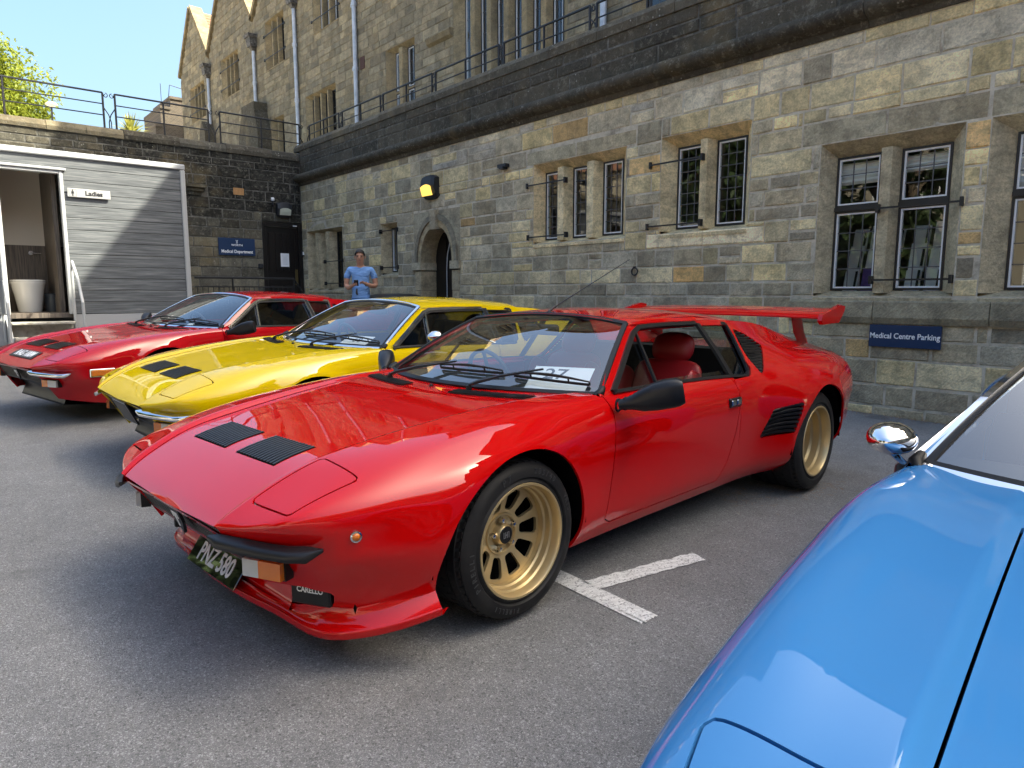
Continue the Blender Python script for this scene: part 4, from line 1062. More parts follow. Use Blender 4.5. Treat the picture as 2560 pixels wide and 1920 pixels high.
tree("cedar_tree", (-11.0, 17.0, 0), 10.5, (3.6, 4.8), "tall dark cedar across the yard, reflected in the three-light window", M['leaf_dark'], 14000, .45, 6, 46, "trees across the yard")
tree("cedar_tree", (-10.0, 1.5, 0), 9.0, (3.2, 4.0), "broad dark cedar across the yard near the right windows' reflection", M['leaf_dark'], 12000, .42, 8, 40, "trees across the yard")
yu = empty("yucca_plant", (4.22, 19.0, 4.3)); tag(yu, "spiky yucca with yellow-green blades behind the railing", "plant")
R = random.Random(4); V = []; F = []
for i in range(130):
    a = R.uniform(0, 6.283); el = R.uniform(-.25, 1.45); L_ = R.uniform(.38, .60); d = Vector((math.cos(a) * math.cos(el), math.sin(a) * math.cos(el), math.sin(el)))
    sd = d.cross(Vector((0, 0, 1))); sd = (sd if sd.length > .01 else Vector((1, 0, 0))).normalized() * .022
    c = Vector((0, 0, .70)); k = len(V)
    V += [c - sd * .6, c + sd * .6, c + d * L_ * .55 + sd, c + d * L_ * .55 - sd, c + d * L_ - Vector((0, 0, .10 * math.cos(el)))]
    F += [(k, k + 1, k + 2, k + 3), (k + 3, k + 2, k + 4)]
raw("blades", V, F, leaf_mat('yucca_blade', (.16, .20, .04), (.42, .40, .10), .3), yu)
mb = MB(); mb.tube([(0, 0, 0), (0, 0, .7)], [.09, .07], 8); mb.build("trunk", M['bark'], yu)
lp = empty("garden_lamp", (2.78, 20.0, 4.3)); tag(lp, "small pale saucer lamp on a thin post behind the railing", "lamp")
mb = MB(); mb.tube([(0, 0, 0), (0, 0, 1.3)], .02, 6); mb.build("post", M['iron'], lp)
mb = MB(); mb.lathe([(.001, 1.42), (.06, 1.41), (.13, 1.36), (.13, 1.345), (.02, 1.30)], 'z', 16); mb.build("lamp_shade", M['grey_panel'], lp, angle=40)
# dead grass and needles along the foot of the stone wall
R = random.Random(9); V = []; F = []
for i in range(1500):
    y_ = R.uniform(-.5, 5.2); x_ = XW - abs(R.gauss(0, .09)) - .01; a = R.uniform(0, 6.283); l = R.uniform(.02, .07); k = len(V); z_ = gz(y_)
    V += [(x_, y_, z_ + .001), (x_ + .004, y_ + .004, z_ + .001), (x_ + l * math.cos(a), y_ + l * math.sin(a), z_ + R.uniform(.002, .05))]; F.append((k, k + 1, k + 2))
for i in range(420):
    cx, cy = R.choice([(4.05, 2.35), (4.25, 1.95), (5.0, 1.6), (3.7, 2.1), (4.4, 2.9)]); x_, y_ = R.gauss(cx, .14), R.gauss(cy, .10); a = R.uniform(0, 3.14); l = R.uniform(.02, .06); k = len(V); z_ = gz(y_) + .003
    dx, dy = l * math.cos(a), l * math.sin(a); V += [(x_, y_, z_), (x_ + dy * .03, y_ - dx * .03, z_ + .001), (x_ + dx, y_ + dy, z_ + .004)]; F.append((k, k + 1, k + 2))
o = raw("dry_needles", V, F, mat("dry_needles", (.30, .17, .07), .9)); tag(o, "brown dry needles and grass along the foot of the wall", "leaf litter", kind="stuff")

# ================================================================== CAR SURFACES
def cspline(t, Y, tn):
    """natural cubic spline through Y(t), vector valued"""
    t = np.asarray(t, float); Y = np.asarray(Y, float); n = len(t)
    h = np.diff(t); A = np.zeros((n, n)); B = np.zeros((n,) + Y.shape[1:])
    A[0, 0] = A[-1, -1] = 1
    for i in range(1, n - 1):
        A[i, i - 1] = h[i - 1]; A[i, i] = 2 * (h[i - 1] + h[i]); A[i, i + 1] = h[i]
        B[i] = 6 * ((Y[i + 1] - Y[i]) / h[i] - (Y[i] - Y[i - 1]) / h[i - 1])
    Mm = np.linalg.solve(A, B.reshape(n, -1)).reshape(B.shape)
    k = np.clip(np.searchsorted(t, tn) - 1, 0, n - 2)
    sh = (-1,) + (1,) * (Y.ndim - 1)
    a = (t[k + 1] - tn).reshape(sh); b = (tn - t[k]).reshape(sh); hk = h[k].reshape(sh)
    return (Mm[k] * a ** 3 + Mm[k + 1] * b ** 3) / (6 * hk) + (Y[k] / hk - Mm[k] * hk / 6) * a + (Y[k + 1] / hk - Mm[k + 1] * hk / 6) * b

def loft(keys, nu, nv, creases=()):
    """keys (K stations, R rows, 3) -> grid (nu, nv', 3), row coordinate per column"""
    keys = np.asarray(keys, float); K, Rn, _ = keys.shape
    ch = np.linalg.norm(np.diff(keys, axis=0), axis=2)
    t = np.concatenate([[0], np.cumsum(np.maximum(np.median(ch, axis=1), .02))])
    U = cspline(t, keys, np.linspace(0, t[-1], nu))
    chr_ = np.linalg.norm(np.diff(keys, axis=1), axis=2).mean(axis=0)
    s = np.concatenate([[0], np.cumsum(np.maximum(chr_, .012))])
    cuts = [0] + sorted(creases) + [Rn - 1]
    cols = []; rp = []
    for a, b in zip(cuts[:-1], cuts[1:]):
        n = max(3, int(round(nv * (s[b] - s[a]) / s[-1])) + 1); sn = np.linspace(s[a], s[b], n)
        seg = np.moveaxis(U[:, a:b + 1], 1, 0)
        S = cspline(s[a:b + 1], seg, sn) if b - a > 1 else seg[0] + (seg[1] - seg[0]) * ((sn - s[a]) / (s[b] - s[a]))[:, None, None]
        r = np.interp(sn, s[a:b + 1], np.arange(a, b + 1))
        if cols: S = S[1:]; r = r[1:]
        cols.append(S); rp.append(r)
    return np.moveaxis(np.concatenate(cols), 0, 1), np.concatenate(rp)

def grid_normals(Gd, out=None):
    du = np.gradient(Gd, axis=0); dv = np.gradient(Gd, axis=1)
    n = np.cross(du, dv); l = np.linalg.norm(n, axis=2, keepdims=True)
    bad = l[..., 0] < 1e-9
    n = n / np.maximum(l, 1e-9)
    for i in np.argwhere(bad):                                   # degenerate (pinched) points borrow a neighbour's normal
        j = min(i[0] + 2, Gd.shape[0] - 1); n[i[0], i[1]] = n[j, i[1]]
    if out is not None:
        if (n * np.asarray(out)).sum() < 0: n = -n
    return n

class Sh:
    """surface piece: points, normals, one attribute, polygons"""
    def __init__(s, V, N, A, F): s.V, s.N, s.A, s.F = V, N, A, F
def sheet(Gd, N, rp):
    nu, nv, _ = Gd.shape
    F = [(i * nv + j, (i + 1) * nv + j, (i + 1) * nv + j + 1, i * nv + j + 1) for i in range(nu - 1) for j in range(nv - 1)]
    return Sh(Gd.reshape(-1, 3).copy(), N.reshape(-1, 3).copy(), np.tile(rp, nu), F)
def cut(S, fn):
    """split along fn = 0; returns (inside fn<0, outside fn>0)"""
    f = fn(S.V, S.A); V = list(S.V); N = list(S.N); A = list(S.A); neg = []; pos = []; cache = {}
    f = np.where(np.abs(f) < 1e-7, 1e-7, f)
    sg = f > 0
    fl = f.tolist(); sl = sg.tolist()
    def mid(i, j):
        k = (i, j) if i < j else (j, i)
        if k not in cache:
            a, b = k; w = fl[a] / (fl[a] - fl[b]); cache[k] = len(V)
            V.append(V[a] + (V[b] - V[a]) * w); n = N[a] + (N[b] - N[a]) * w; N.append(n / max(1e-9, np.linalg.norm(n))); A.append(A[a] + (A[b] - A[a]) * w)
        return cache[k]
    for F in S.F:
        k = [sl[i] for i in F]
        if all(k): pos.append(F); continue
        if not any(k): neg.append(F); continue
        P = []; Q = []
        for a, b in zip(F, F[1:] + F[:1]):
            (P if sl[a] else Q).append(a)
            if sl[a] != sl[b]: m = mid(a, b); P.append(m); Q.append(m)
        if len(P) > 2: pos.append(tuple(P))
        if len(Q) > 2: neg.append(tuple(Q))
    V = np.array(V); N = np.array(N); A = np.array(A)
    return Sh(V, N, A, neg), Sh(V, N, A, pos)
def cut_gap(S, fn, g=.0022):
    """panel and remainder with an open gap of 2g between them"""
    a, b = cut(S, lambda V, A: fn(V, A) + g); _, c = cut(b, lambda V, A: fn(V, A) - g)
    return a, c
def sdpoly(P, poly):
    poly = np.asarray(poly, float); n = len(poly); d = np.full(len(P), 1e9); s = np.ones(len(P))
    for i in range(n):
        a, b = poly[i], poly[i - 1]; e = b - a; w = P - a
        q = w - e * np.clip((w @ e) / (e @ e), 0, 1)[:, None]; d = np.minimum(d, (q ** 2).sum(1))
        c1 = P[:, 1] >= a[1]; c2 = P[:, 1] < b[1]; c3 = e[0] * w[:, 1] > e[1] * w[:, 0]
        fl = (c1 & c2 & c3) | (~c1 & ~c2 & ~c3); s = np.where(fl, -s, s)
    return s * np.sqrt(d)
def inset(poly, r):
    poly = np.asarray(poly, float); n = len(poly); area = sum(poly[i][0] * poly[(i + 1) % n][1] - poly[(i + 1) % n][0] * poly[i][1] for i in range(n))
    if area < 0: poly = poly[::-1]
    out = []
    for i in range(n):
        a, b, c = poly[i - 1], poly[i], poly[(i + 1) % n]
        n1 = np.array([-(b - a)[1], (b - a)[0]]); n1 /= np.linalg.norm(n1); n2 = np.array([-(c - b)[1], (c - b)[0]]); n2 /= np.linalg.norm(n2)
        Am = np.array([n1, n2]); out.append(np.linalg.solve(Am, [n1 @ b + r, n2 @ b + r]) if abs(np.linalg.det(Am)) > 1e-3 else b + n1 * r)
    return np.array(out)
def rfield(poly, r, ax):
    q = inset(poly, r) if r else np.asarray(poly, float)
    return lambda V, A: sdpoly(V[:, ax], q) - r
def skin(name, S, material, parent, mirror, flange=.012):
    """make the surface piece a mesh object; mirror=-1 puts it on the car's left (y<0). Edges get an inward return."""
    if not S.F: return None
    used = sorted({i for f in S.F for i in f}); mp = {i: k for k, i in enumerate(used)}
    V = S.V[used]; N = S.N[used].copy(); V = V.copy()
    F = []
    for f in S.F:
        g = tuple(mp[i] for i in f); a, b, c = V[g[0]], V[g[1]], V[g[2]]
        nn = np.cross(b - a, c - a)
        if nn @ N[list(g)].mean(0) < 0: g = g[::-1]
        F.append(g)
    V[:, 1] *= mirror; N[:, 1] *= mirror
    if mirror < 0: F = [g[::-1] for g in F]
    loopn = [tuple(N[i]) for g in F for i in g]
    if flange:
        ec = {}
        for g in F:
            for a, b in zip(g, g[1:] + g[:1]): ec[(a, b)] = 1
        bd = [(a, b) for (a, b) in ec if (b, a) not in ec and abs(V[a][1]) + abs(V[b][1]) > .004]
        low = {}; Vl = list(V)
        for a, b in bd:
            for i in (a, b):
                if i not in low: low[i] = len(Vl); Vl.append(V[i] - N[i] * flange)
        for a, b in bd:
            g = (b, a, low[a], low[b]); F.append(g)
            nn = np.cross(Vl[a] - Vl[b], Vl[low[a]] - Vl[b]); l = np.linalg.norm(nn); nn = nn / l if l > 0 else np.array([0, 0, 1.])
            loopn += [tuple(nn)] * 4
        V = np.array(Vl)
    return raw(name, V, F, material, parent, smooth=True, loopn=loopn)

# ---------------------------------------------------------------- body tables: x (rearward from front axle), w (half width), z
def arr(rows): return np.array(rows, float).transpose(1, 0, 2)          # rows x stations -> stations x rows
XS = [-.30, 0, .30, .58, .95, 1.35, 1.70]
def side(w, z): return [(x, a, b) for x, a, b in zip(XS, w, z)]
FRONT = arr([
    [(-.968, 0, .487), (-.895, 0, .550), (-.74, 0, .627), (-.55, 0, .672)] + side([0] * 7, [.712, .751, .780, .792, .795, .795, .795]),
    [(-.966, .43, .500), (-.885, .445, .558), (-.735, .462, .630), (-.55, .482, .676)] + side([.512, .550, .592, .635, .64, .64, .64], [.717, .755, .780, .788, .790, .79, .79]),
    [(-.974, .450, .508), (-.884, .474, .574), (-.735, .492, .646), (-.55, .512, .696)] + side([.542, .580, .624, .668, .68, .68, .68], [.736, .771, .791, .793, .790, .785, .785]),
    [(-.972, .455, .507), (-.868, .566, .572), (-.722, .602, .636), (-.55, .620, .689)] + side([.640, .668, .700, .728, .735, .735, .735], [.730, .764, .785, .790, .788, .784, .784]),
    [(-.969, .460, .504), (-.866, .668, .564), (-.740, .722, .610), (-.56, .750, .656)] + side([.768, .780, .782, .777, .781, .786, .788], [.704, .737, .764, .781, .785, .780, .772]),
    [(-.964, .463, .494), (-.880, .688, .543), (-.770, .764, .571), (-.59, .812, .599)] + side([.832, .842, .836, .826, .829, .834, .838], [.645, .678, .709, .734, .737, .732, .726]),
    [(-.935, .465, .445), (-.836, .690, .470), (-.732, .780, .482), (-.56, .834, .506)] + side([.858, .868, .864, .858, .861, .863, .865], [.538, .564, .586, .60, .605, .60, .60]),
    [(-.890, .466, .392), (-.795, .674, .392), (-.705, .768, .395), (-.55, .825, .40)] + side([.852, .860, .856, .850, .852, .853, .855], [.40, .40, .40, .40, .40, .40, .40]),
    [(-.835, .468, .30), (-.748, .628, .292), (-.662, .712, .286), (-.53, .772, .278)] + side([.815, .830, .830, .826, .827, .828, .830], [.262, .252, .247, .245, .245, .245, .245]),
    [(-.785, .468, .225), (-.716, .600, .215), (-.640, .685, .205), (-.53, .738, .19)] + side([.785, .79, .79, .788, .788, .79, .79], [.18, .175, .175, .175, .175, .175, .175]),
])
QX = [1.68, 1.90, 2.10, 2.30, 2.515, 2.75, 3.0, 3.22]
def qrow(w, z): return [(x, a, b) for x, a, b in zip(QX, w, z)]
QUARTER = arr([
    qrow([.565, .570, .567, .560, .553, .556, .572, .59], [1.072, 1.067, 1.058, 1.044, 1.018, .966, .908, .868]),
    qrow([.625, .632, .640, .650, .658, .668, .686, .70], [.985, .980, .972, .952, .924, .892, .862, .835]),
    qrow([.715, .728, .762, .798, .820, .825, .815, .80], [.862, .855, .850, .846, .842, .836, .824, .80]),
    qrow([.830, .850, .902, .938, .952, .946, .920, .885], [.738, .733, .735, .740, .745, .746, .738, .725]),
    qrow([.865, .892, .955, .993, 1.005, .996, .965, .92], [.60, .60, .605, .615, .622, .626, .62, .615]),
    qrow([.855, .878, .945, .985, .996, .988, .950, .90], [.40, .40, .405, .42, .44, .45, .45, .45]),
    qrow([.830, .846, .905, .952, .960, .950, .920, .87], [.245, .245, .245, .25, .262, .28, .30, .32]),
    qrow([.79, .797, .830, .870, .885, .88, .86, .80], [.175, .175, .178, .185, .195, .21, .23, .25]),
])
AX_F, AX_R, WZ = 0.0, 2.515, .305
def glass_w(z): return .772 - .79 * (z - .785)                  # side glass: half width at height z

def band(mb, path, nrm, hw, hh):
    """flat rubber/chrome strip along path: nrm list of surface normals"""
    P = [Vector(p) for p in path]; V = []; F = []; m = len(P)
    for i, p in enumerate(P):
        d = (P[min(i + 1, m - 1)] - P[max(i - 1, 0)]).normalized(); n = Vector(nrm[i]).normalized(); s = d.cross(n).normalized()
        for (a, b) in ((-1, -.3), (-.85, 1), (.85, 1), (1, -.3)): V.append(p + s * hw * a + n * hh * b)
    for i in range(m - 1):
        for k in range(4): F.append((i * 4 + k, i * 4 + (k + 1) % 4, i * 4 + 4 + (k + 1) % 4, i * 4 + 4 + k))
    F += [(0, 1, 2, 3), tuple((m - 1) * 4 + k for k in (3, 2, 1, 0))]
    return mb.add(V, F)

def paint(nm, c, metal=0.0, flake=0):
    m = mat(nm, c, .5, metal, coat=1.0, spec=.0, coat_rough=0.0); m.node_tree.nodes['Principled BSDF'].inputs['Coat IOR'].default_value = 1.55
    t = NT(m); o = t.objco()
    n = t.noise(o, 2.2, 2, .5)
    t.put(t.b.inputs["Coat Normal"], t.n("Bump", Strength=.025, Distance=.02, Height=n).outputs[0])   # faint ripple of hand-finished steel
    if metal: t.rough(.34)
    return m
M['red'] = paint('signal_red_paint', (.52, .0016, .003))
M['red2'] = paint('deep_red_paint', (.42, .003, .008))
M['yellow'] = paint('fly_yellow_paint', (.74, .52, .004))
M['blue'] = paint('sky_blue_paint', (.05, .215, .49), .05)
M['plate'] = mat('black_acrylic_plate', (.008, .008, .009), .04, coat=1.0, spec=.6)
M['rubber'] = mat('black_rubber', (.009, .009, .010), .5, spec=.3)
M['tyre'] = mat('tyre_rubber', (.016, .016, .017), .6, spec=.3)
t = NT(M['tyre']); t.color(t.ramp(t.noise(t.objco(), 9, 4, .6), [(.35, (.008, .008, .009)), (.7, (.020, .0195, .019))]))
M['tyre_text'] = mat('tyre_lettering', (.035, .035, .037), .5)
M['blackp'] = mat('satin_black_plastic', (.010, .010, .012), .36, spec=.35)
M['slat'] = mat('black_louvre_slat', (.010, .010, .011), .28, spec=.5)
M['mesh'] = mat('black_grille', (.010, .010, .011), .5)
M['chrome'] = mat('chrome', (.82, .83, .85), .06, 1.0)
M['gold'] = mat('gold_alloy', (.60, .46, .24), .38, .65)
M['silver'] = mat('silver_alloy', (.45, .46, .47), .35, .8)
M['amber'] = mat('amber_lens', (.78, .19, .004), .12, coat=1)
M['clear'] = mat('ribbed_clear_lens', (.62, .63, .64), .15, coat=1)
t = NT(M['clear']); w1 = t.n("TexWave", {"wave_type": 'BANDS', "bands_direction": 'X'}, Vector=t.objco(), Scale=170.0).outputs[1]; t.bump(w1, .6, .003)
t = NT(M['amber']); w1 = t.n("TexWave", {"wave_type": 'BANDS', "bands_direction": 'X'}, Vector=t.objco(), Scale=170.0).outputs[1]; t.bump(w1, .6, .003)
M['car_glass'] = glass_mat('windscreen_glass', (.88, .93, .92), 2.5)
M['side_glass'] = glass_mat('tinted_side_glass', (.62, .66, .64), 1.7)
M['dark_glass'] = glass_mat('smoked_side_glass', (.14, .155, .15), 1.7)
M['leather_red'] = mat('red_leather', (.33, .012, .018), .42)
t = NT(M['leather_red']); t.bump(t.noise(t.objco(), 160, 3), .25, .003)
M['leather_black'] = mat('black_leather', (.02, .02, .021), .45)
M['carpet'] = mat('black_carpet', (.012, .012, .012), .95)
M['paper'] = mat('white_paper', (.80, .81, .83), .6)
M['under'] = mat('black_underbody', (.004, .004, .004), .95, spec=.05)

# ---------------------------------------------------------------- wheel
def make_wheel(parent, x, y, z, R, width, rim_r, material, deep, letters=None, sgn=-1, slots=True, tread=True, lug=True):
    """wheel with outer face at |y|; sgn = -1 for the left side of the car"""
    e = empty("wheel", (x, y, z), parent=parent)
    s = sgn
    w = width; h = R - rim_r
    prof = [(rim_r - .006, 0.004), (rim_r + .006, .010), (rim_r + .018, .002), (rim_r + h * .28, .012), (rim_r + h * .55, .012), (rim_r + h * .78, .004), (rim_r + h * .9, -.010), (R - .012, -.022), (R - .003, -.034)]
    inner = [(r, -w - o + .02) for r, o in prof]
    tr_ = []
    ng = 5
    for k in range(ng):
        a = -.036 - (w - .055) * k / ng; b = -.036 - (w - .055) * (k + 1) / ng; g = .007
        tr_ += [(R, a), (R, b + g), (R - .008, b + g - .001), (R - .008, b + .001)] if k < ng - 1 else [(R, a), (R, b)]
    full = prof + tr_ + inner[::-1]
    mb = MB(); mb.lathe([(r, o * -1 * -s if False else o * s * 1.0) for r, o in full], 'y', 72)
    ty = mb.build("tyre", M['tyre'], e, angle=35)
    if tread:
        mb = MB(); n = 54
        for side_ in (0, 1):
            for k in range(n):
                a0 = 2 * math.pi * (k + .5 * side_) / n
                o0, o1 = (-.014, -.070) if side_ == 0 else (-.085, -.135)
                V = []
                for (ang, o, r) in ((a0, o0, R - .006 if side_ == 0 else R + .002), (a0 + .075, o0, R - .006 if side_ == 0 else R + .002), (a0 + .135, o1, R + .0025), (a0 + .055, o1, R + .0025)):
                    V.append((r * math.cos(ang), o * s, r * math.sin(ang)))
                V += [(v[0] * (R - .02) / R, v[1], v[2] * (R - .02) / R) for v in V]
                mb.add(V, [(0, 1, 2, 3), (0, 4, 5, 1), (1, 5, 6, 2), (2, 6, 7, 3), (3, 7, 4, 0)])
        mb.build("tread_blocks", M['tyre'], e)
    rim = empty("rim", parent=e)
    r = rim_r
    if deep < .12:
        yf = -.078 - deep * .1; ro = r - .030; yh = yf - .022
        pr = [(r - .004, -.03), (r + .004, .004), (r + .001, .011), (r - .007, .011), (r - .012, .002), (r - .013, -.028), (r - .020, -.034), (r - .021, -.058), (r - .028, -.064), (r - .030, yf - .02)]
    else:
        yf = -.10 - deep * .85; ro = r - .052; yh = yf - .005
        pr = [(r - .004, -.03), (r + .004, .004), (r + .001, .011), (r - .007, .011), (r - .012, .002), (r - .014, -.040), (r - .026, -.050), (r - .028, -.090), (r - .042, -.102), (r - .046, -.165), (r - .052, -.175), (r - .054, yf - .02)]
    hub = .080
    mb = MB(); mb.lathe([(a, b * s) for a, b in pr], 'y', 64); mb.build("barrel", material, rim, angle=32)
    mb = MB(); mb.lathe([(ro, (yf - .018) * s), (ro, (-w + .02) * s)], 'y', 48); mb.build("inner_barrel", M['under'], rim)
    mb = MB(); mb.lathe([(.001, (yf - .075) * s), (ro, (yf - .075) * s)], 'y', 32); mb.build("brake_disc", M['under'], rim)
    if slots:
        nu, nv = 120, 14
        rr = np.linspace(hub - .01, ro, nv); th = np.linspace(0, 2 * math.pi, nu + 1)
        prof_y = lambda q: yf + (yh - yf) * np.clip((ro - q) / (ro - hub), 0, 1) ** 1.6
        Gd = np.array([[(q * math.cos(a), -prof_y(q), q * math.sin(a)) for q in rr] for a in th])
        # here y>0 is outward before mirroring
        Gd[..., 1] = prof_y(np.linalg.norm(Gd[..., [0, 2]], axis=2))
        N = grid_normals(Gd, np.array([0, 1, 0])); S = sheet(Gd, N, np.zeros(nv))
        nsl = 10
        def slot(V, A):
            q = np.hypot(V[:, 0], V[:, 2]); a = np.arctan2(V[:, 2], V[:, 0]); da = (a + math.pi / nsl) % (2 * math.pi / nsl) - math.pi / nsl
            u = np.abs(da * q) - (.0265 * (q / .13)); v = np.abs(q - (hub + ro) / 2) - (ro - hub) * .375; rad = .012
            u2, v2 = u + rad, v + rad
            return np.hypot(np.maximum(u2, 0), np.maximum(v2, 0)) + np.minimum(np.maximum(u2, v2), 0) - rad
        _, S = cut(S, slot)
        skin("spoke_disc", S, material, rim, 1 if s > 0 else -1, .014)
    else:
        mb = MB(); mb.lathe([(ro, yf * s), (hub, yh * s)], 'y', 48); mb.build("spoke_disc", material, rim)
    mb = MB(); mb.lathe([(hub + .004, (yh - .004) * s), (hub, (yh + .006) * s), (hub - .008, (yh + .006) * s), (hub - .012, (yh - .004) * s), (.045, (yh - .006) * s), (.042, (yh + .010) * s), (.038, (yh + .022) * s), (.034, (yh + .026) * s)], 'y', 40); mb.build("hub", material, rim, angle=40)
    mb = MB(); mb.lathe([(.036, (yh + .022) * s), (.031, (yh + .027) * s), (.001, (yh + .027) * s)], 'y', 28); mb.build("centre_cap", M['blackp'], rim, angle=40)
    if lug:
        mb = MB(); yy = (yh + .0275) * s
        for (a, b, c, d) in [(-.015, -.012, -.012, .012), (.012, .015, -.012, .012), (-.006, -.003, -.012, .012), (.003, .006, -.012, .012), (-.004, .004, -.002, .002), (-.015, -.008, -.012, -.0095), (.008, .015, .0095, .012)]:
            mb.box((a, min(yy, yy + .001 * s), c), (b, max(yy, yy + .001 * s), d))
        mb.build("emblem", M['silver'], rim)
        for k in range(5):
            a = 2 * math.pi * k / 5 + .5; mb = MB(); c = (.058 * math.cos(a), 0, .058 * math.sin(a))
            mb.lathe([(.013, (yh - .006) * s), (.013, (yh + .010) * s), (.010, (yh + .016) * s), (.0085, (yh + .024) * s), (.001, (yh + .026) * s)], 'y', 6, c); mb.build("lug_nut", M['chrome'], rim)
        mb = MB(); mb.tube([((r - .022) * math.cos(1.9), -.060 * s, (r - .022) * math.sin(1.9)), ((r - .050) * math.cos(1.9), -.045 * s, (r - .050) * math.sin(1.9))], .005, 6); mb.build("valve", M['blackp'], rim)
    for (txt, a0, rad, sz) in (letters or []):
        n = len(txt); step = sz * .78 / rad
        for k, chx in enumerate(txt):
            if chx == ' ': continue
            a = a0 - (k - (n - 1) / 2) * step * (1 if s < 0 else -1)
            o = text("lettering", chx, sz, M['tyre_text'], ty, (rad * math.cos(a), .0135 * s, rad * math.sin(a)), (math.pi / 2, 0, 0), .0006, 1.0, bold=.0006)
            o.rotation_euler = Matrix.Rotation(-(a - math.pi / 2), 4, 'Y').to_euler() if False else (Matrix.Rotation(-(a - math.pi / 2), 4, 'Y') @ Matrix.Rotation(math.pi / 2, 4, 'X')).to_euler()
    return e

# ---------------------------------------------------------------- the whole car
def build_car(name, label, loc, yaw, roll, pm, wide=False, trim='black', nu=180, nv=104, plate=None, hood_plate=None, dash_card=None, wheel_m='silver', interior='leather_black', mirrors=('black', 'black'), marker='none', antenna=False, open_window=False, hood_w=None, vents=True, lid_poly=None, blank_plate=False, group="mid-engined wedge sports cars parked in a row"):
    car = empty(name, loc); car.rotation_euler = (roll, 0, yaw); tag(car, label, "car", group)
    SG = M['side_glass'] if open_window else M['dark_glass']; body_m = M[pm]; tm = M['rubber'] if trim == 'black' else M['chrome']; bump_m = M['blackp'] if trim == 'black' else M['chrome']
    Kf = FRONT.copy(); Kq = QUARTER.copy()
    if not wide:
        def narrow(K):
            w = K[..., 1]; m = w > .80
            K[..., 1] = np.where(m, .80 + (w - .80) * .55, w)
        narrow(Kf); narrow(Kq)
    if hood_w is not None:
        Kf[1:, 1, 1] = hood_w; Kf[1:, 2, 1] = hood_w + .034; Kf[1:, 3, 1] = np.minimum(Kf[1:, 3, 1], hood_w + .15)
        Kf[2:7, 4, 2] += .008; Kf[2:7, 4, 1] += .022; Kf[2:7, 3, 2] += .002; Kf[2:7, 5, 1] += .020; Kf[2:7, 5, 2] += .004
    AXS = 1.19 if wide else 1.06
    RA_F, RA_R = (.352, .366) if wide else (.340, .345)
    # --- front loft (nose to door)
    Gd, rp = loft(Kf, nu, nv, creases=(1, 2))
    for (ax, Ra, amp, wd) in ((AX_F, RA_F, .042 if wide else .016, .13 if wide else .045),):
        r = np.hypot(np.where(Gd[..., 0] < ax, (Gd[..., 0] - ax) / AXS, Gd[..., 0] - ax), Gd[..., 2] - WZ); k = np.exp(-((r - Ra) / wd) ** 2); k = np.where(r < Ra, 1.0, k)
        msk = np.clip((rp[None, :] - 4.2) / .8, 0, 1) * np.clip((Gd[..., 2] - .10) / .08, 0, 1)
        Gd[..., 1] += amp * k * msk * (.55 + .45 * np.clip(-(Gd[..., 0] - ax) / .3, -1, 1) if wide else 1)
    N = grid_normals(Gd, np.array([0, .5, 1.0])); S = sheet(Gd, N, rp)
    wR2 = lambda x: np.interp(x, Kf[:, 1, 0], Kf[:, 1, 1])
    ws_x = lambda w: .335 + .235 * (np.minimum(w, .9) / .75) ** 2          # windscreen foot
    _, S = cut(S, lambda V, A: np.hypot(np.where(V[:, 0] < AX_F, (V[:, 0] - AX_F) / AXS, V[:, 0] - AX_F), V[:, 2] - WZ) - RA_F)
    # remove the deck under the screen and cabin
    _, S = cut(S, lambda V, A: -np.minimum(np.minimum(V[:, 0] - ws_x(V[:, 1]), .768 - V[:, 1]), (4.6 - A) * .2))
    hood_f = lambda V, A: np.where(A > 2.2, 1.0, np.maximum(V[:, 1] - wR2(V[:, 0]) - .003, V[:, 0] - (.165 + .06 * (V[:, 1] / .6) ** 2)))
    hood, S = cut_gap(S, hood_f, .0024)
    lid_poly = lid_poly or [(-.876, .498), (-.853, .694), (-.628, .733), (-.632, .522)]
    lf = rfield(lid_poly, .016, [0, 1]); lid, S = cut_gap(S, lambda V, A: np.where((A > 1.6) & (A < 4.9), lf(V, A), 1.0), .003)
    door_poly = [(.565, 1.0), (.560, .70), (.535, .45), (.515, .262), (.56, .238), (1.50, .232), (1.575, .33), (1.635, .48), (1.668, .64), (1.672, 1.0)]
    door, S = cut_gap(S, lambda V, A: np.where(A > 3.5, sdpoly(V[:, [0, 2]], np.array(door_poly)), 1.0), .0026)
    if wide:
        ff = rfield([(.36, .290), (.60, .294), (.672, .270), (.650, .222), (.60, .205), (.36, .196)], .012, [1, 2])
        fog, S = cut(S, lambda V, A: np.where((V[:, 0] < -.60) & (A > 6.8), ff(V, A), 1.0))
    # --- rear quarter
    Gq, rq = loft(Kq, nu // 2, int(nv * .75))
    r = np.hypot(Gq[..., 0] - AX_R, Gq[..., 2] - WZ); k = np.exp(-((r - RA_R) / (.11 if wide else .045)) ** 2); k = np.where(r < RA_R, 1.0, k)
    Gq[..., 1] += (.018 if wide else .014) * k * np.clip((rq[None, :] - 2.4) / .8, 0, 1)
    Nq = grid_normals(Gq, np.array([0, 1, .4])); Sq = sheet(Gq, Nq, rq)
    _, Sq = cut(Sq, lambda V, A: np.hypot(V[:, 0] - AX_R, V[:, 2] - WZ) - RA_R)
    qw = [(1.60, 1.045), (2.005, 1.035), (1.985, .95), (1.925, .80), (1.86, .762), (1.60, .757)]
    qfield = rfield(qw, .02, [0, 2]); _, Sq = cut(Sq, lambda V, A: qfield(V, A))
    lv = [(2.045, 1.012), (2.16, .975), (2.235, .912), (2.15, .86), (2.04, .80), (1.965, .762), (1.985, .85), (2.02, .95)]
    lvf = lambda V, A: sdpoly(V[:, [0, 2]], np.array(lv)); lou, Sq = cut(Sq, lvf)
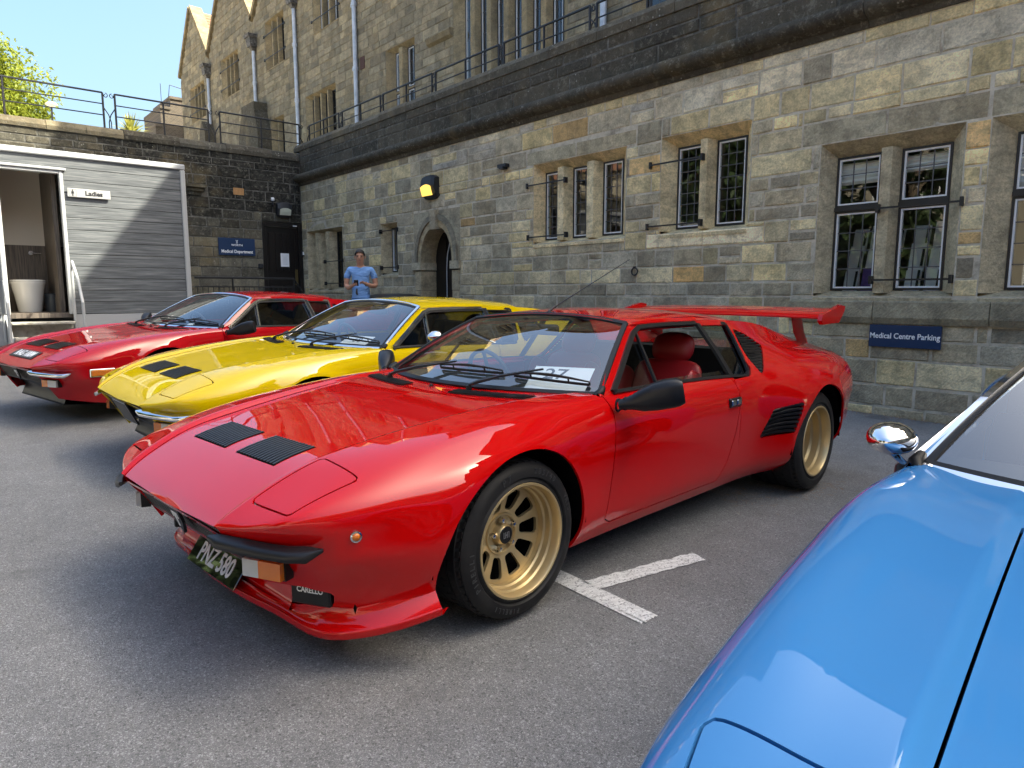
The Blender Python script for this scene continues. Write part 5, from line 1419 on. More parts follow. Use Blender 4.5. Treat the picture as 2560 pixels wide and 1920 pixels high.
    sv = [(1.975, .572), (2.205, .598), (2.135, .420), (1.885, .410)]
    if wide: svf = rfield(sv, .012, [0, 2]); sve, Sq = cut(Sq, svf)
    # --- greenhouse
    ns = 41; nt = 24
    ss = np.linspace(-1, 1, ns); tt = np.linspace(0, 1, nt)
    def screen(s, t, off=0.0):
        b = np.array([.335 + .235 * s * s, .752 * s, .792 - .006 * s * s]); a = np.array([1.072 - .03 * s * s, .548 * s, 1.106 - .034 * s * s])
        q = b + (a - b) * t; bul = .022 * 4 * t * (1 - t) * .6 + off
        n = np.array([-.50, .28 * s, .80]); n /= np.linalg.norm(n)
        return q + n * bul, n
    Gs = np.array([[screen(s, t)[0] for s in ss] for t in tt]); Ns = grid_normals(Gs, np.array([-.5, 0, 1]))
    skin("windscreen", sheet(Gs, Ns, ss), M['car_glass'], car, 1, 0)
    mb = MB(); hw = .017 if trim == 'black' else .015
    edge = [screen(s, 0) for s in ss] + [screen(1, t) for t in tt[1:]] + [screen(s, 1) for s in ss[::-1][1:]] + [screen(-1, t) for t in tt[::-1][1:]]
    for seg in ([screen(s, 0) for s in ss], [screen(1, t) for t in tt], [screen(s, 1) for s in ss], [screen(-1, t) for t in tt]):
        band(mb, [q[0] for q in seg], [q[1] for q in seg], .0135 if trim == 'black' else .012, .007)
    mb.build("screen_seal", tm, car)
    for m in (-1, 1): mb = MB(); mb.tube([(.545, m * .745, .782), (.572, m * .757, .795), (.60, m * .750, .815)], [.014, .020, .012], 8); mb.build("corner_seal", M["rubber"], car, angle=60)
    if trim != 'black':
        mb = MB()
        for seg in ([screen(s * .975, .03) for s in ss], [screen(.975, .03 + .94 * t) for t in tt], [screen(s * .975, .97) for s in ss], [screen(-.975, .03 + .94 * t) for t in tt]):
            band(mb, [q[0] for q in seg], [q[1] for q in seg], .011, .005)
        mb.build("inner_seal", M['rubber'], car)
    # roof
    rx = np.linspace(1.062, 2.09, 46); rs = np.linspace(0, 1, 30)
    def roof(x, s):
        wd = np.interp(x, [1.04, 1.2, 1.7, 2.1], [.556, .564, .570, .570]); zc = np.interp(x, [1.05, 1.2, 1.45, 1.75, 2.1], [1.108, 1.126, 1.137, 1.131, 1.104])
        ze = np.interp(x, [1.05, 1.2, 1.7, 1.9, 2.1], [1.064, 1.068, 1.070, 1.067, 1.057])
        xx = x - (.03 * s * s if x < 1.2 else .03 * s * s * max(0, (1.5 - x) / .3))
        return (xx, wd * s, zc - (zc - ze) * (.55 * s ** 2 + .45 * s ** 6))
    Gr = np.array([[roof(x, s) for s in rs] for x in rx])
    from_ = np.array([.25, .5, .25])
    for _ in range(6): Gr[1:-1] = .25 * Gr[:-2] + .5 * Gr[1:-1] + .25 * Gr[2:]
    Nr = grid_normals(Gr, np.array([0, 0, 1])); Sr = sheet(Gr, Nr, rs)
    # door upper frame / A pillar
    ap = [(.545, .785), (.70, .885), (.86, .978), (1.00, 1.046), (1.07, 1.068), (1.25, 1.072), (1.45, 1.072), (1.70, 1.071)]
    apx = np.array([q[0] for q in ap]); apz = np.array([q[1] for q in ap])
    tx = np.linspace(0, 1, 110); bx = .545 + (1.70 - .545) * tx; tz = np.interp(bx, apx, apz)
    bz = np.interp(bx, [.545, .95, 1.35, 1.70], [.780, .782, .776, .768])
    nrow = 30
    Ga = np.array([[(x, glass_w(b + (t_ - b) * k) + .004 * math.sin(math.pi * k), b + (t_ - b) * k) for k in np.linspace(0, 1, nrow)] for x, t_, b in zip(bx, tz, bz)])
    Ga[:, -1, 1] = np.where(bx > 1.05, np.interp(bx, [1.05, 1.2, 1.7], [.557, .563, .567]), Ga[:, -1, 1])
    Na = grid_normals(Ga, np.array([0, 1, .3])); Sa = sheet(Ga, Na, np.linspace(0, 1, nrow))
    wo = [(.640, .790), (1.085, 1.043), (1.80, 1.047), (1.80, .772), (1.2, .785)]
    _, Sa = cut(Sa, rfield(wo, .0, [0, 2]))
    for m in (-1, 1):
        skin("front_wing", S, body_m, car, m)
        skin("hood", hood, body_m, car, m) if False else None
        d = skin("door", door, body_m, car, m)
        h = skin("headlight_lid", lid, body_m, car, m)
        skin("rear_quarter", Sq, body_m, car, m)
        skin("a_pillar", Sa, body_m, car, m, .02)
    # hood and roof are single panels across the car
    def both(nm, P_):
        a = skin(nm, P_, body_m, car, -1); b = skin(nm, P_, body_m, car, 1)
        import bmesh
        bm = bmesh.new(); bm.from_mesh(a.data); na = len(bm.verts)
        me = a.data
        V = [tuple(v.co) for v in a.data.vertices] + [tuple(v.co) for v in b.data.vertices]
        F = [tuple(p.vertices) for p in a.data.polygons] + [tuple(i + na for i in p.vertices) for p in b.data.polygons]
        ln = [tuple(c.vector) for c in a.data.corner_normals] + [tuple(c.vector) for c in b.data.corner_normals]
        bm.free()
        for o in (a, b): mm = o.data; bpy.data.objects.remove(o); bpy.data.meshes.remove(mm)
        return raw(nm, V, F, body_m, car, smooth=True, loopn=ln)
    both("hood", hood); both("roof", Sr)
    # --- nose: grille, valance
    def centre(rows, nm, mt, n=24):
        """strip across the nose: rows list of (x, z, halfwidth, bow)"""
        V = []; F = []
        for (x, z, hwid, bow) in rows:
            for k in range(n + 1):
                s = -1 + 2 * k / n; V.append((x + bow * s * s, hwid * s, z))
        for i in range(len(rows) - 1):
            for k in range(n): F.append((i * (n + 1) + k, i * (n + 1) + k + 1, (i + 1) * (n + 1) + k + 1, (i + 1) * (n + 1) + k))
        o = raw(nm, V, F, mt, car, smooth=True); return o
    centre([(-.962, .484, .462, -.004), (-.955, .470, .462, -.004), (-.930, .462, .462, -.004)], "nose_lip", body_m)
    centre([(-.915, .47, .47, .0), (-.860, .355, .47, .0)], "grille", M['mesh'])
    mb = MB()
    for k in range(9):
        f = k / 8; x_, z_ = -.922 + .058 * f, .468 - .113 * f; mb.box((x_ - .004, -.465, z_ - .0025), (x_ + .003, .465, z_ + .0025))
    for k in range(60):
        y_ = -.46 + .92 * k / 59; mb.bar((-.920, y_, .468), (-.863, y_, .355), (0, 1, 0), (1, 0, .5), .0016, .003)
    mb.build("grille_bars", M['blackp'], car)
    centre([(-.872, .362, .47, .004), (-.868, .350, .47, .004), (-.742, .318, .47, .0), (-.716, .25, .47, .0), (-.742, .185, .47, .0), (-.752, .165, .47, .0), (-.5, .15, .5, 0)], "valance", body_m if wide else M["blackp"])
    # badge: black shield with a pale T
    bd = empty("nose_badge", (-.915, 0, .42), parent=car); bd.rotation_euler = (0, -.35, 0)
    mb = MB(); mb.prism([(-.045, .05), (.045, .05), (.04, -.01), (0, -.065), (-.04, -.01)], 'x', -.012, -.002); mb.build("shield", M['blackp'], bd)
    mb = MB(); mb.box((-.0145, -.026, .022), (-.0125, .026, .030)); mb.box((-.0145, -.005, -.03), (-.0125, .005, .022)); mb.box((-.0145, -.026, .006), (-.0125, -.018, .022)); mb.box((-.0145, .018, .006), (-.0125, .026, .022)); mb.build("badge_letter", M['white_print'], bd)
    # bumperettes
    for m in (-1, 1):
        mb = MB()
        path = [(-.984, .430, .470), (-.972, .475, .470), (-.938, .56, .467), (-.900, .64, .463), (-.862, .705, .460), (-.828, .750, .462), (-.792, .782, .470)]
        hh_ = [.008, .017, .018, .018, .018, .019, .005]; dd_ = [.010, .027, .033, .033, .035, .033, .006]
        V = []; F = []; ncs = 10
        for i, p in enumerate(path):
            d = (Vector(path[min(i + 1, 6)]) - Vector(path[max(i - 1, 0)])).normalized(); out = Vector((-d.y, d.x, 0)) * 1; out = Vector((-abs(d.y), -d.x * -1 if False else abs(d.x), 0)).normalized()
            for k in range(ncs):
                a = 2 * math.pi * k / ncs; ca, sa = math.cos(a), math.sin(a)
                ca = math.copysign(abs(ca) ** .7, ca); sa = math.copysign(abs(sa) ** .7, sa)
                q = Vector(p) + out * ca * dd_[i] * .75 + Vector((0, 0, 1)) * (sa * hh_[i] - (.010 * (ca > .2) * (i > 0) * (i < 6)))
                V.append((q.x, q.y * m, q.z))
        for i in range(6):
            for k in range(ncs): F.append((i * ncs + k, i * ncs + (k + 1) % ncs, (i + 1) * ncs + (k + 1) % ncs, (i + 1) * ncs + k))
        F += [tuple(range(ncs)), tuple(6 * ncs + k for k in range(ncs))]
        mb.add(V, F); mb.build("bumperette", bump_m, car, angle=50)
        # indicator lamp
        a, b = Vector((-.893, .490 * m, .374)), Vector((-.836, .625 * m, .374)); d = (b - a).normalized(); n = Vector((-abs(d.y), abs(d.x) * m, 0)).normalized(); up = Vector((0, 0, 1))
        L_ = (b - a).length
        e = empty("indicator_lamp", tuple(a), parent=car)
        def ib(nm, s0, s1, mt, dep, hh0=.028):
            mb = MB(); mb.bar(d * s0 + n * (dep / 2 - .02), d * s1 + n * (dep / 2 - .02), n, up, dep / 2 + .012, hh0); mb.build(nm, mt, e)
        ib("housing", -.006, L_ + .006, M['rubber'], .012, .033); ib("clear_lens" if trim == 'black' else "amber_lens", 0, L_ * .42, M['clear'] if trim == 'black' else M['amber'], .030); ib("amber_lens" if trim == 'black' else "clear_lens", L_ * .42, L_, M['amber'] if trim == 'black' else M['clear'], .030)
    # side marker
    if marker == 'round':
        mk = empty("side_marker", (-.690, -.795, .492), parent=car)
        mk.rotation_euler = (0, 0, -.32)
        mb = MB(); mb.lathe([(.018, .012), (.018, -.012), (.013, -.014)], 'y', 20); mb.build("bezel", M['chrome'], mk, angle=40)
        mb = MB(); mb.lathe([(.0135, -.012), (.009, -.018), (.001, -.020)], 'y', 20); mb.build("amber_lens", M['amber'], mk, angle=40)
    elif marker == 'rect':
        for m in (-1, 1):
            mk = empty("side_marker", (-.565, .822 * m, .462), parent=car); mk.rotation_euler = (0, 0, .17 * m)
            mb = MB(); mb.box((-.095, -.008, -.034), (.095, .008, .034), .004); mb.build("bezel", M['chrome'], mk)
            mb = MB(); mb.box((-.085, -.014, -.024), (.085, .014, .024), .004); mb.build("amber_lens", M['amber'], mk)
    # hood grilles
    from mathutils.bvhtree import BVHTree
    Vb = [tuple(v) for v in sheet(Gd, N, rp).V]; Fb = sheet(Gd, N, rp).F
    bvh = BVHTree.FromPolygons(Vb, Fb)
    def hood_pt(x, y, off=0.0):
        h = bvh.ray_cast(Vector((x, abs(y), 2)), Vector((0, 0, -1))); p = h[0] if h[0] else Vector((x, abs(y), .79)); n = h[1] if h[0] else Vector((0, 0, 1))
        if n.z < 0: n = -n
        return Vector((p.x + n.x * off, (p.y + n.y * off) * (1 if y >= 0 else -1), p.z + n.z * off))
    for m in (-1, 1):
        x0, x1, y0, y1 = -.722, -.558, .048, .348
        lg = empty("hood_louvre", tuple(hood_pt((x0 + x1) / 2, m * (y0 + y1) / 2)), parent=car); o = Vector(lg.location)
        nx, ny = 6, 6
        V = [hood_pt(x0 + (x1 - x0) * i / nx, m * (y0 + (y1 - y0) * j / ny), .0010) - o for i in range(nx + 1) for j in range(ny + 1)]
        raw("panel", V, [(i * (ny + 1) + j, i * (ny + 1) + j + 1, (i + 1) * (ny + 1) + j + 1, (i + 1) * (ny + 1) + j) for i in range(nx) for j in range(ny)], M['under'], lg)
        mb = MB()
        if wide:
            for j in range(13):
                y_ = m * (y0 + (y1 - y0) * (j + .5) / 13)
                mb.tube([hood_pt(x0 + .004 + (x1 - x0 - .008) * k / 4, y_, .0022) - o for k in range(5)], .0066, 8, flat=((0, 0, 1), .55))
        else:
            for j in range(22):
                y_ = m * (y0 + (y1 - y0) * (j + .5) / 22); mb.tube([hood_pt(x0 + (x1 - x0) * k / 3, y_, .004) - o for k in range(4)], .003, 4)
            for j in range(14):
                x_ = x0 + (x1 - x0) * (j + .5) / 14; mb.tube([hood_pt(x_, m * (y0 + (y1 - y0) * k / 3), .005) - o for k in range(4)], .003, 4)
        mb.build("slats", M['slat'], lg)
        # cowl vents below the screen
        if not vents: continue
        cv = empty("cowl_vent", tuple(hood_pt(.26, m * .38)), parent=car); o = Vector(cv.location)
        P4 = lambda u, v: hood_pt(.195 + .075 * v + .10 * ((.16 + .40 * u) / .6) ** 2 * 1.0, m * (.17 + .41 * u), .002) - o
        V = [P4(i / 10, j / 2) for i in range(11) for j in range(3)]
        raw("panel", V, [(i * 3 + j, i * 3 + j + 1, (i + 1) * 3 + j + 1, (i + 1) * 3 + j) for i in range(10) for j in range(2)], M['mesh'], cv)
        mb = MB()
        for k in range(34):
            u = (k + .5) / 34; mb.bar(P4(u, .06) + Vector((0, 0, .003)), P4(u, .94) + Vector((0, 0, .003)), (0, 1, 0), (0, 0, 1), .0028, .003)
        mb.build("slats", M['slat'], cv)
    mb = MB(); q = hood_pt(.275, .03); mb.lathe([(.012, 0), (.010, .008), (.004, .012), (.001, .013)], 'z', 10, tuple(q)); mb.build("washer_jet", M['blackp'], car)
    # wipers
    def on_screen(x, w, off):
        best = None
        for t_ in np.linspace(0, 1, 60):
            for s_ in (w / (.752 + (.548 - .752) * t_),):
                q, n = screen(s_, t_, off)
                if best is None or abs(q[0] - x) < best[0]: best = (abs(q[0] - x), q)
        return Vector(best[1])
    for (px, pw, js, jt, bs0, bt0, bs1, bt1) in ((.300, -.40, -.075, .19, -.20, .135, .375, .145), (.300, .21, .64, .19, .47, .13, .94, .085)):
        wp = empty("wiper", (0, 0, 0), parent=car)
        SC = lambda s_, t_, of: Vector((lambda q: (q[0], -q[1], q[2]))(screen(s_, t_, of)[0]))
        p0 = hood_pt(px, pw); p0.y = -pw; mb = MB(); mb.lathe([(.015, 0), (.013, .022), (.001, .026)], 'z', 10, (p0.x, p0.y, p0.z)); mb.build("pivot", M['blackp'], wp)
        A_ = Vector((p0.x, p0.y, p0.z + .024)); E_ = SC(js, jt, .030); m_ = A_.lerp(E_, .45) + Vector((-.004, 0, .010))
        mb = MB(); mb.tube([A_, A_.lerp(E_, .12) + Vector((0, 0, .006)), m_, E_], [.012, .015, .013, .008], 6, flat=((0, 0, 1), .6)); mb.build("arm", M['blackp'], wp)
        bl = [SC(bs0 + (bs1 - bs0) * k / 8, bt0 + (bt1 - bt0) * k / 8, .010) for k in range(9)]
        mb = MB(); mb.tube(bl, .007, 5); mb.build("blade", M['rubber'], wp)
        br = [q + Vector((-.006, 0, .014 + .012 * math.sin(math.pi * i / 8))) for i, q in enumerate(bl)]
        mb = MB(); mb.tube(br, [.004, .005, .006, .007, .008, .007, .006, .005, .004], 5)
        for i in (0, 2, 6, 8): mb.tube([bl[i], br[i]], .004, 4)
        mb.build("blade_bridge", M['blackp'], wp)
    # window frames and glass
    ch = M['blackp'] if trim == 'black' else M['chrome']
    nrm_side = lambda m: Vector((0, m, .79)).normalized()
    def SP(x, z, m, off=0.0):
        w = glass_w(z) + off
        return (x, m * w, z + off * .6)
    for m in (-1, 1):
        wn_ = empty("side_window", (0, 0, 0), parent=car)
        top = [(.640, .790), (.80, .880), (.95, .968), (1.05, 1.024), (1.12, 1.046), (1.25, 1.050), (1.45, 1.052), (1.70, 1.050), (1.90, 1.044), (2.005, 1.034)]
        back = [(2.005, 1.034), (1.99, .96), (1.93, .81), (1.905, .775), (1.86, .760)]
        bot = [(.640, .788), (1.0, .787), (1.4, .779), (1.70, .768), (1.86, .758)]
        for nm, pth, hw_ in (("frame_top", top, .014), ("frame_rear", back, .012), ("sill_strip", bot, .010)):
            mb = MB(); band(mb, [SP(x, z, m, .004) for x, z in pth], [nrm_side(m)] * len(pth), hw_, .010); mb.build(nm, ch if nm != "sill_strip" or trim == 'black' else M['rubber'], wn_)
            if trim != 'black':
                mb = MB(); band(mb, [SP(x, z - (.016 if nm == 'frame_top' else 0), m, .002) for x, z in pth], [nrm_side(m)] * len(pth), .010, .008); mb.build("rubber_seal", M['rubber'], wn_)
        mb = MB(); band(mb, [SP(1.695, 1.045, m, .004), SP(1.70, .90, m, .006), SP(1.69, .77, m, .004)], [nrm_side(m)] * 3, .022, .011); mb.build("b_pillar", M['blackp'], wn_)
        if trim != 'black':
            for dx in (-.022, .022): mb = MB(); band(mb, [SP(1.695 + dx, 1.045, m, .006), SP(1.70 + dx, .90, m, .008), SP(1.69 + dx, .77, m, .006)], [nrm_side(m)] * 3, .007, .012); mb.build("pillar_trim", M['chrome'], wn_)
        mb = MB(); band(mb, [SP(1.075, 1.035, m, .003), SP(1.03, .92, m, .005), SP(.985, .788, m, .003)], [nrm_side(m)] * 3, .008, .009); mb.build("quarterlight_bar", ch, wn_)
        def pane(nm, poly, mt):
            V = [SP(x, z, m, -.004) for x, z in poly]; raw(nm, V, [tuple(range(len(V)))], mt, wn_)
        pane("quarterlight_glass", [(.645, .79), (.80, .878), (.95, .966), (1.05, 1.022), (1.075, 1.034), (1.03, .92), (.985, .788)], SG)
        if open_window and m == -1: pane("door_glass", [(.99, .788), (1.001, .812), (1.69, .806), (1.69, .77)], M['side_glass'])
        else: pane("door_glass", [(.99, .788), (1.03, .92), (1.078, 1.035), (1.13, 1.046), (1.45, 1.05), (1.69, 1.048), (1.69, .77)], SG)
        pane("rear_glass", [(1.70, 1.048), (1.90, 1.043), (2.0, 1.032), (1.985, .95), (1.925, .80), (1.86, .762), (1.70, .77)], SG)
        # louvre behind the side window
        lq = empty("pillar_louvre", (0, 0, 0), parent=car)
        V = lou.V.copy(); V = V - lou.N * .018
        used = sorted({i for f in lou.F for i in f}); mp = {i: k for k, i in enumerate(used)}
        raw("panel", [(V[i][0], m * V[i][1], V[i][2]) for i in used], [tuple(mp[i] for i in f) for f in lou.F], M['mesh'], lq)
        mb = MB()
        for k in range(15):
            z_ = .785 + k * .0155
            xs_ = [q for q in np.linspace(1.9, 2.3, 81) if sdpoly(np.array([[q, z_]]), np.array(lv))[0] < -.004]
            if len(xs_) < 3: continue
            sel = lou.V[used]; a_, b_ = min(xs_), max(xs_)
            pp = []
            for q in (a_, (a_ + b_) / 2, b_):
                i = np.argmin((sel[:, 0] - q) ** 2 + (sel[:, 2] - z_) ** 2); pp.append((q, m * (sel[i][1] - .004), z_))
            mb.tube(pp, .006, 5)
        mb.build("slats", M['slat'], lq)
        if wide:
            V = sve.V.copy() - sve.N * .025; used2 = sorted({i for f in sve.F for i in f}); mp = {i: k for k, i in enumerate(used2)}
            vq = empty("side_vent", (0, 0, 0), parent=car)
            raw("panel", [(V[i][0], m * V[i][1], V[i][2]) for i in used2], [tuple(mp[i] for i in f) for f in sve.F], M['mesh'], vq)
            mb = MB(); sel = sve.V[used2]
            for k in range(7):
                f = (k + .5) / 7; z0_ = .412 + .158 * f; z1_ = .422 + .174 * f; x0_ = 1.89 + .086 * f; x1_ = 2.134 + .068 * f; pp = []
                for g in np.linspace(0, 1, 6):
                    x_, z_ = x0_ + (x1_ - x0_) * g, z0_ + (z1_ - z0_) * g + .008 * math.sin(math.pi * g); i = np.argmin((sel[:, 0] - x_) ** 2 + (sel[:, 2] - z_) ** 2); pp.append((x_, m * (sel[i][1] - .006), z_))
                mb.tube(pp, .009, 6)
            mb.build("slats", M['slat'], vq)
        # door handle
        dh = empty("door_handle", (1.605, m * (.862 if wide else .836), .648), parent=car)
        mb = MB(); mb.box((-.062, -.012, -.024), (.062, .012, .024), .006); mb.build("escutcheon", M['blackp'], dh)
        for dx in (-.03, .028): mb = MB(); mb.box((dx - .022, -.016, -.015), (dx + .022, .016, .015), .004); mb.build("paddle", M['chrome'], dh)
        # arch liners
        for (ax, Ra, w0) in ((AX_F, RA_F, .46), (AX_R, RA_R, .50)):
            V = []; F = []; n = 28; wo_ = (.85 if ax == 0 else .965) if wide else .81
            for k in range(n + 1):
                a = math.pi * (-.015 + 1.03 * k / n)
                for w_ in (w0, wo_): V.append((ax + (Ra + .015) * math.cos(a) * (AXS if ax == 0 and math.cos(a) < 0 else 1), m * w_, WZ + (Ra + .015) * math.sin(a)))
            for k in range(n): F.append((k * 2, k * 2 + 1, k * 2 + 3, k * 2 + 2))
            V += [(ax + (Ra + .015) * math.cos(math.pi * (-.015 + 1.03 * k / n)) * (AXS if ax == 0 and k > n / 2 else 1), m * w0, WZ + (Ra + .015) * math.sin(math.pi * (-.015 + 1.03 * k / n))) for k in range(n + 1)]
            F.append(tuple(range(2 * (n + 1), 3 * (n + 1)))); raw("arch_liner", V, F, M['under'], car)
    # rear deck, rear glass, tail, floor
    mb = MB(); mb.box((-.55, -.46, .16), (3.1, .46, .20)); mb.box((.38, -.76, .165), (2.1, .76, .195)); mb.box((2.95, -.80, .25), (3.19, .80, .62)); mb.build("floor_pan", M['under'], car)
    V = []; F = []
    xs_ = np.linspace(2.22, 3.22, 12)
    for x in xs_:
        zr = np.interp(x, QX, QUARTER[:, 0, 2]); wr = np.interp(x, QX, QUARTER[:, 0, 1]); zd = np.interp(x, [2.22, 2.6, 3.0, 3.22], [.872, .868, .858, .850])
        V += [(x, -wr, zr), (x, -wr + .05, min(zd + .01, zr)), (x, 0, zd + .02), (x, wr - .05, min(zd + .01, zr)), (x, wr, zr)]
    for i in range(11):
        for k in range(4): F.append((i * 5 + k, i * 5 + k + 1, (i + 1) * 5 + k + 1, (i + 1) * 5 + k))
    raw("engine_lid", V, F, body_m, car, smooth=False)
    tl_ = [(3.22, .59, .868), (3.22, .70, .835), (3.22, .80, .80), (3.22, .885 if wide else .847, .725), (3.22, .92 if wide else .866, .615), (3.22, .90 if wide else .855, .45), (3.22, .80, .25)]
    V = [(x, -w, z) for x, w, z in tl_] + [(x, w, z) for x, w, z in tl_[::-1]] + [(3.22, 0, .87)]
    raw("tail_panel", V, [tuple(range(len(V)))], M['blackp'], car)
    raw("rear_window", [(2.07, -.50, 1.066), (2.07, .50, 1.066), (2.22, .52, .885), (2.22, -.52, .885)], [(0, 1, 2, 3)], M['side_glass'], car)
    for m in (-1, 1): raw("sail_inner", [(2.06, m * .565, 1.058), (2.07, m * .50, 1.066), (2.22, m * .52, .885), (2.24, m * .56, 1.04)], [(0, 1, 2, 3)], body_m, car)
    # --- interior
    IM = M[interior]; it = empty("interior", (0, 0, 0), parent=car)
    def soft(nm, a, b, mt, bev=.05, par=it, rot=None, at=None):
        mb = MB()
        if rot is None: mb.box(a, b, bev); o = mb.build(nm, mt, par)
        else:
            c = Vector([(p + q) / 2 for p, q in zip(a, b)]); h = [(q - p) / 2 for p, q in zip(a, b)]
            mb.box([-k for k in h], h, bev); o = mb.build(nm, mt, par); o.location = c; o.rotation_euler = rot
        md = o.modifiers.new("soft", 'SUBSURF'); md.levels = md.render_levels = 2
        o.data.polygons.foreach_set("use_smooth", [True] * len(o.data.polygons)); return o
    mb = MB(); mb.prism([(.36, .70), (.42, .765), (.62, .775), (.86, .765), (.90, .73), (.90, .60), (.36, .60)], 'y', -.74, .74); mb.build("dashboard", M['leather_black'], it, angle=30)
    for m in (-1, 1):
        se = (("driver_seat", 1), ("passenger_seat", -1))
        y0 = .36 * m
        soft("seat_cushion", (1.05, y0 - .25, .30), (1.60, y0 + .25, .46), IM, .06)
        soft("seat_back", (1.62, y0 - .24, .36), (1.76, y0 + .24, .86), IM, .065, rot=(0, .38, 0))
        soft("seat_bolster", (1.52, y0 - .27, .44), (1.70, y0 - .19, .80), IM, .045, rot=(0, .38, 0)); soft("seat_bolster", (1.52, y0 + .19, .44), (1.70, y0 + .27, .80), IM, .045, rot=(0, .38, 0))
        soft("headrest", (1.74, y0 - .145, .80), (1.86, y0 + .145, 1.00), IM, .055, rot=(0, .30, 0))
        V = []
        mb = MB(); mb.add([(.60, m * .74, .25), (1.68, m * .76, .25), (1.68, m * .75, .745), (.60, m * .745, .765)], [(0, 1, 2, 3)]); mb.build("door_card", IM if open_window else M['leather_black'], it)
        soft("door_top", (.64, m * .75 - .03, .735), (1.68, m * .75 + .01, .772), IM if open_window else M['leather_black'], .02)
    mb = MB(); mb.add([(1.90, -.75, .2), (1.90, .75, .2), (2.10, .60, .88), (2.10, -.60, .88)], [(0, 1, 2, 3)]); mb.add([(2.10, -.6, .88), (2.10, .6, .88), (2.23, .55, .885), (2.23, -.55, .885)], [(0, 1, 2, 3)]); mb.build("bulkhead", M['carpet'], it)
    V = [(roof(x, abs(s))[0], roof(x, abs(s))[1] * (1 if s >= 0 else -1) * .97, roof(x, abs(s))[2] - .02) for x in np.linspace(1.09, 2.05, 8) for s in np.linspace(-1, 1, 13)]
    raw("headlining", V, [(i * 13 + j, i * 13 + j + 1, (i + 1) * 13 + j + 1, (i + 1) * 13 + j) for i in range(7) for j in range(12)], M['carpet'], it)
    mb = MB(); mb.box((.9, -.12, .3), (1.75, .12, .56), .03); mb.build("centre_console", M['leather_black'], it)
    swc = Vector((.98, .36, .735)); ax_ = Vector((1, 0, .35)).normalized(); u_ = Vector((0, 1, 0)); v_ = ax_.cross(u_)
    mb = MB(); mb.tube([swc + (u_ * math.cos(a) + v_ * math.sin(a)) * .165 for a in np.linspace(0, 2 * math.pi, 29)[:-1]], .013, 8, closed=True)
    for a in (-.3, math.pi + .3, math.pi / 2): mb.tube([swc, swc + (u_ * math.cos(a) + v_ * math.sin(a)) * .16], .012, 6)
    mb.tube([swc, swc - ax_ * .15], .03, 8); mb.build("steering_wheel", M['leather_black'], it, angle=50)
    mb = MB(); q, n = screen(0, .86); mb.box((q[0] + .06, -.12, q[2] - .075), (q[0] + .085, .12, q[2] - .015), .012); mb.tube([(q[0] + .02, 0, q[2] - .005), (q[0] + .07, 0, q[2] - .04)], .008, 6); mb.build("rear_view_mirror", M['blackp'], it)
    # --- mirrors
    def mirror_big(m, mt):
        mo = empty("door_mirror", (0, 0, 0), parent=car)
        path = [(.575, .850, .752), (.595, .872, .758), (.615, .895, .764), (.640, .925, .774), (.672, .965, .790), (.705, 1.005, .803), (.728, 1.040, .812), (.738, 1.060, .816)]
        hh_ = [.022, .025, .033, .047, .058, .062, .060, .050]; dd_ = [.020, .022, .028, .038, .047, .052, .050, .040]
        V = []; F = []; ncs = 20
        ax__ = Vector((.16, .21, .05)).normalized(); fx = Vector((.21, -.16, 0)).normalized(); uz = fx.cross(ax__).normalized()
        if uz.z < 0: uz = -uz
        for i, p in enumerate(path):
            for k in range(ncs):
                a = 2 * math.pi * k / ncs; c_, s_ = math.cos(a), math.sin(a); pw = .62 if i > 2 else 1
                c_ = math.copysign(abs(c_) ** pw, c_); s_ = math.copysign(abs(s_) ** pw, s_)
                q = Vector(p) + fx * c_ * dd_[i] + uz * s_ * hh_[i]; V.append((q.x, q.y * m, q.z))
        for i in range(len(path) - 1):
            for k in range(ncs): F.append((i * ncs + k, i * ncs + (k + 1) % ncs, (i + 1) * ncs + (k + 1) % ncs, (i + 1) * ncs + k))
        F += [tuple(range(ncs)), tuple((len(path) - 1) * ncs + k for k in range(ncs))]
        mb = MB(); mb.add(V, F); mb.build("housing", mt, mo, angle=55)
        mb = MB()
        for p in path[:3]: mb.tube([(p[0] + .02 * math.cos(a) * .9, (p[1]) * m, p[2] + .026 * math.sin(a)) for a in np.linspace(0, 2 * math.pi, 13)[:-1]], .005, 4, closed=True)
        mb.build("gaiter", M['rubber'], mo)
    def mirror_chrome(m, px=.56, pw=.82, pz=.848, sc=.80):
        mo = empty("door_mirror", (0, 0, 0), parent=car)
        c = Vector((px, m * pw, pz)); mb = MB(); n = 24; V = []; F = []
        for i in range(13):
            t_ = i / 12; r_ = math.sin(math.pi * min(1, t_ * .5 + .02)) ** .75
            for k in range(n):
                a = 2 * math.pi * k / n; V.append((c.x + (-.075 + .11 * t_) * sc, c.y + .078 * sc * r_ * math.cos(a), c.z + .056 * sc * r_ * math.sin(a)))
        for i in range(12):
            for k in range(n): F.append((i * n + k, i * n + (k + 1) % n, (i + 1) * n + (k + 1) % n, (i + 1) * n + k))
        F += [tuple(range(n)), tuple(12 * n + k for k in range(n))]
        mb.add(V, F); mb.build("shell", M['chrome'], mo, angle=60)
        mb = MB(); mb.tube([(c.x + .05, m * (pw - .035), pz - .085), (c.x + .03, m * (pw - .025), pz - .06), (c.x, c.y - m * .005, c.z - .03)], [.012, .009, .012], 10); mb.build("stalk", M['chrome'], mo, angle=60)
        mb = MB(); mb.lathe([(.03, -.02), (.028, .008), (.018, .02), (.001, .022)], 'z', 14, (c.x + .05, m * (pw - .035), pz - .085)); mb.build("foot", M['blackp'], mo, angle=40)
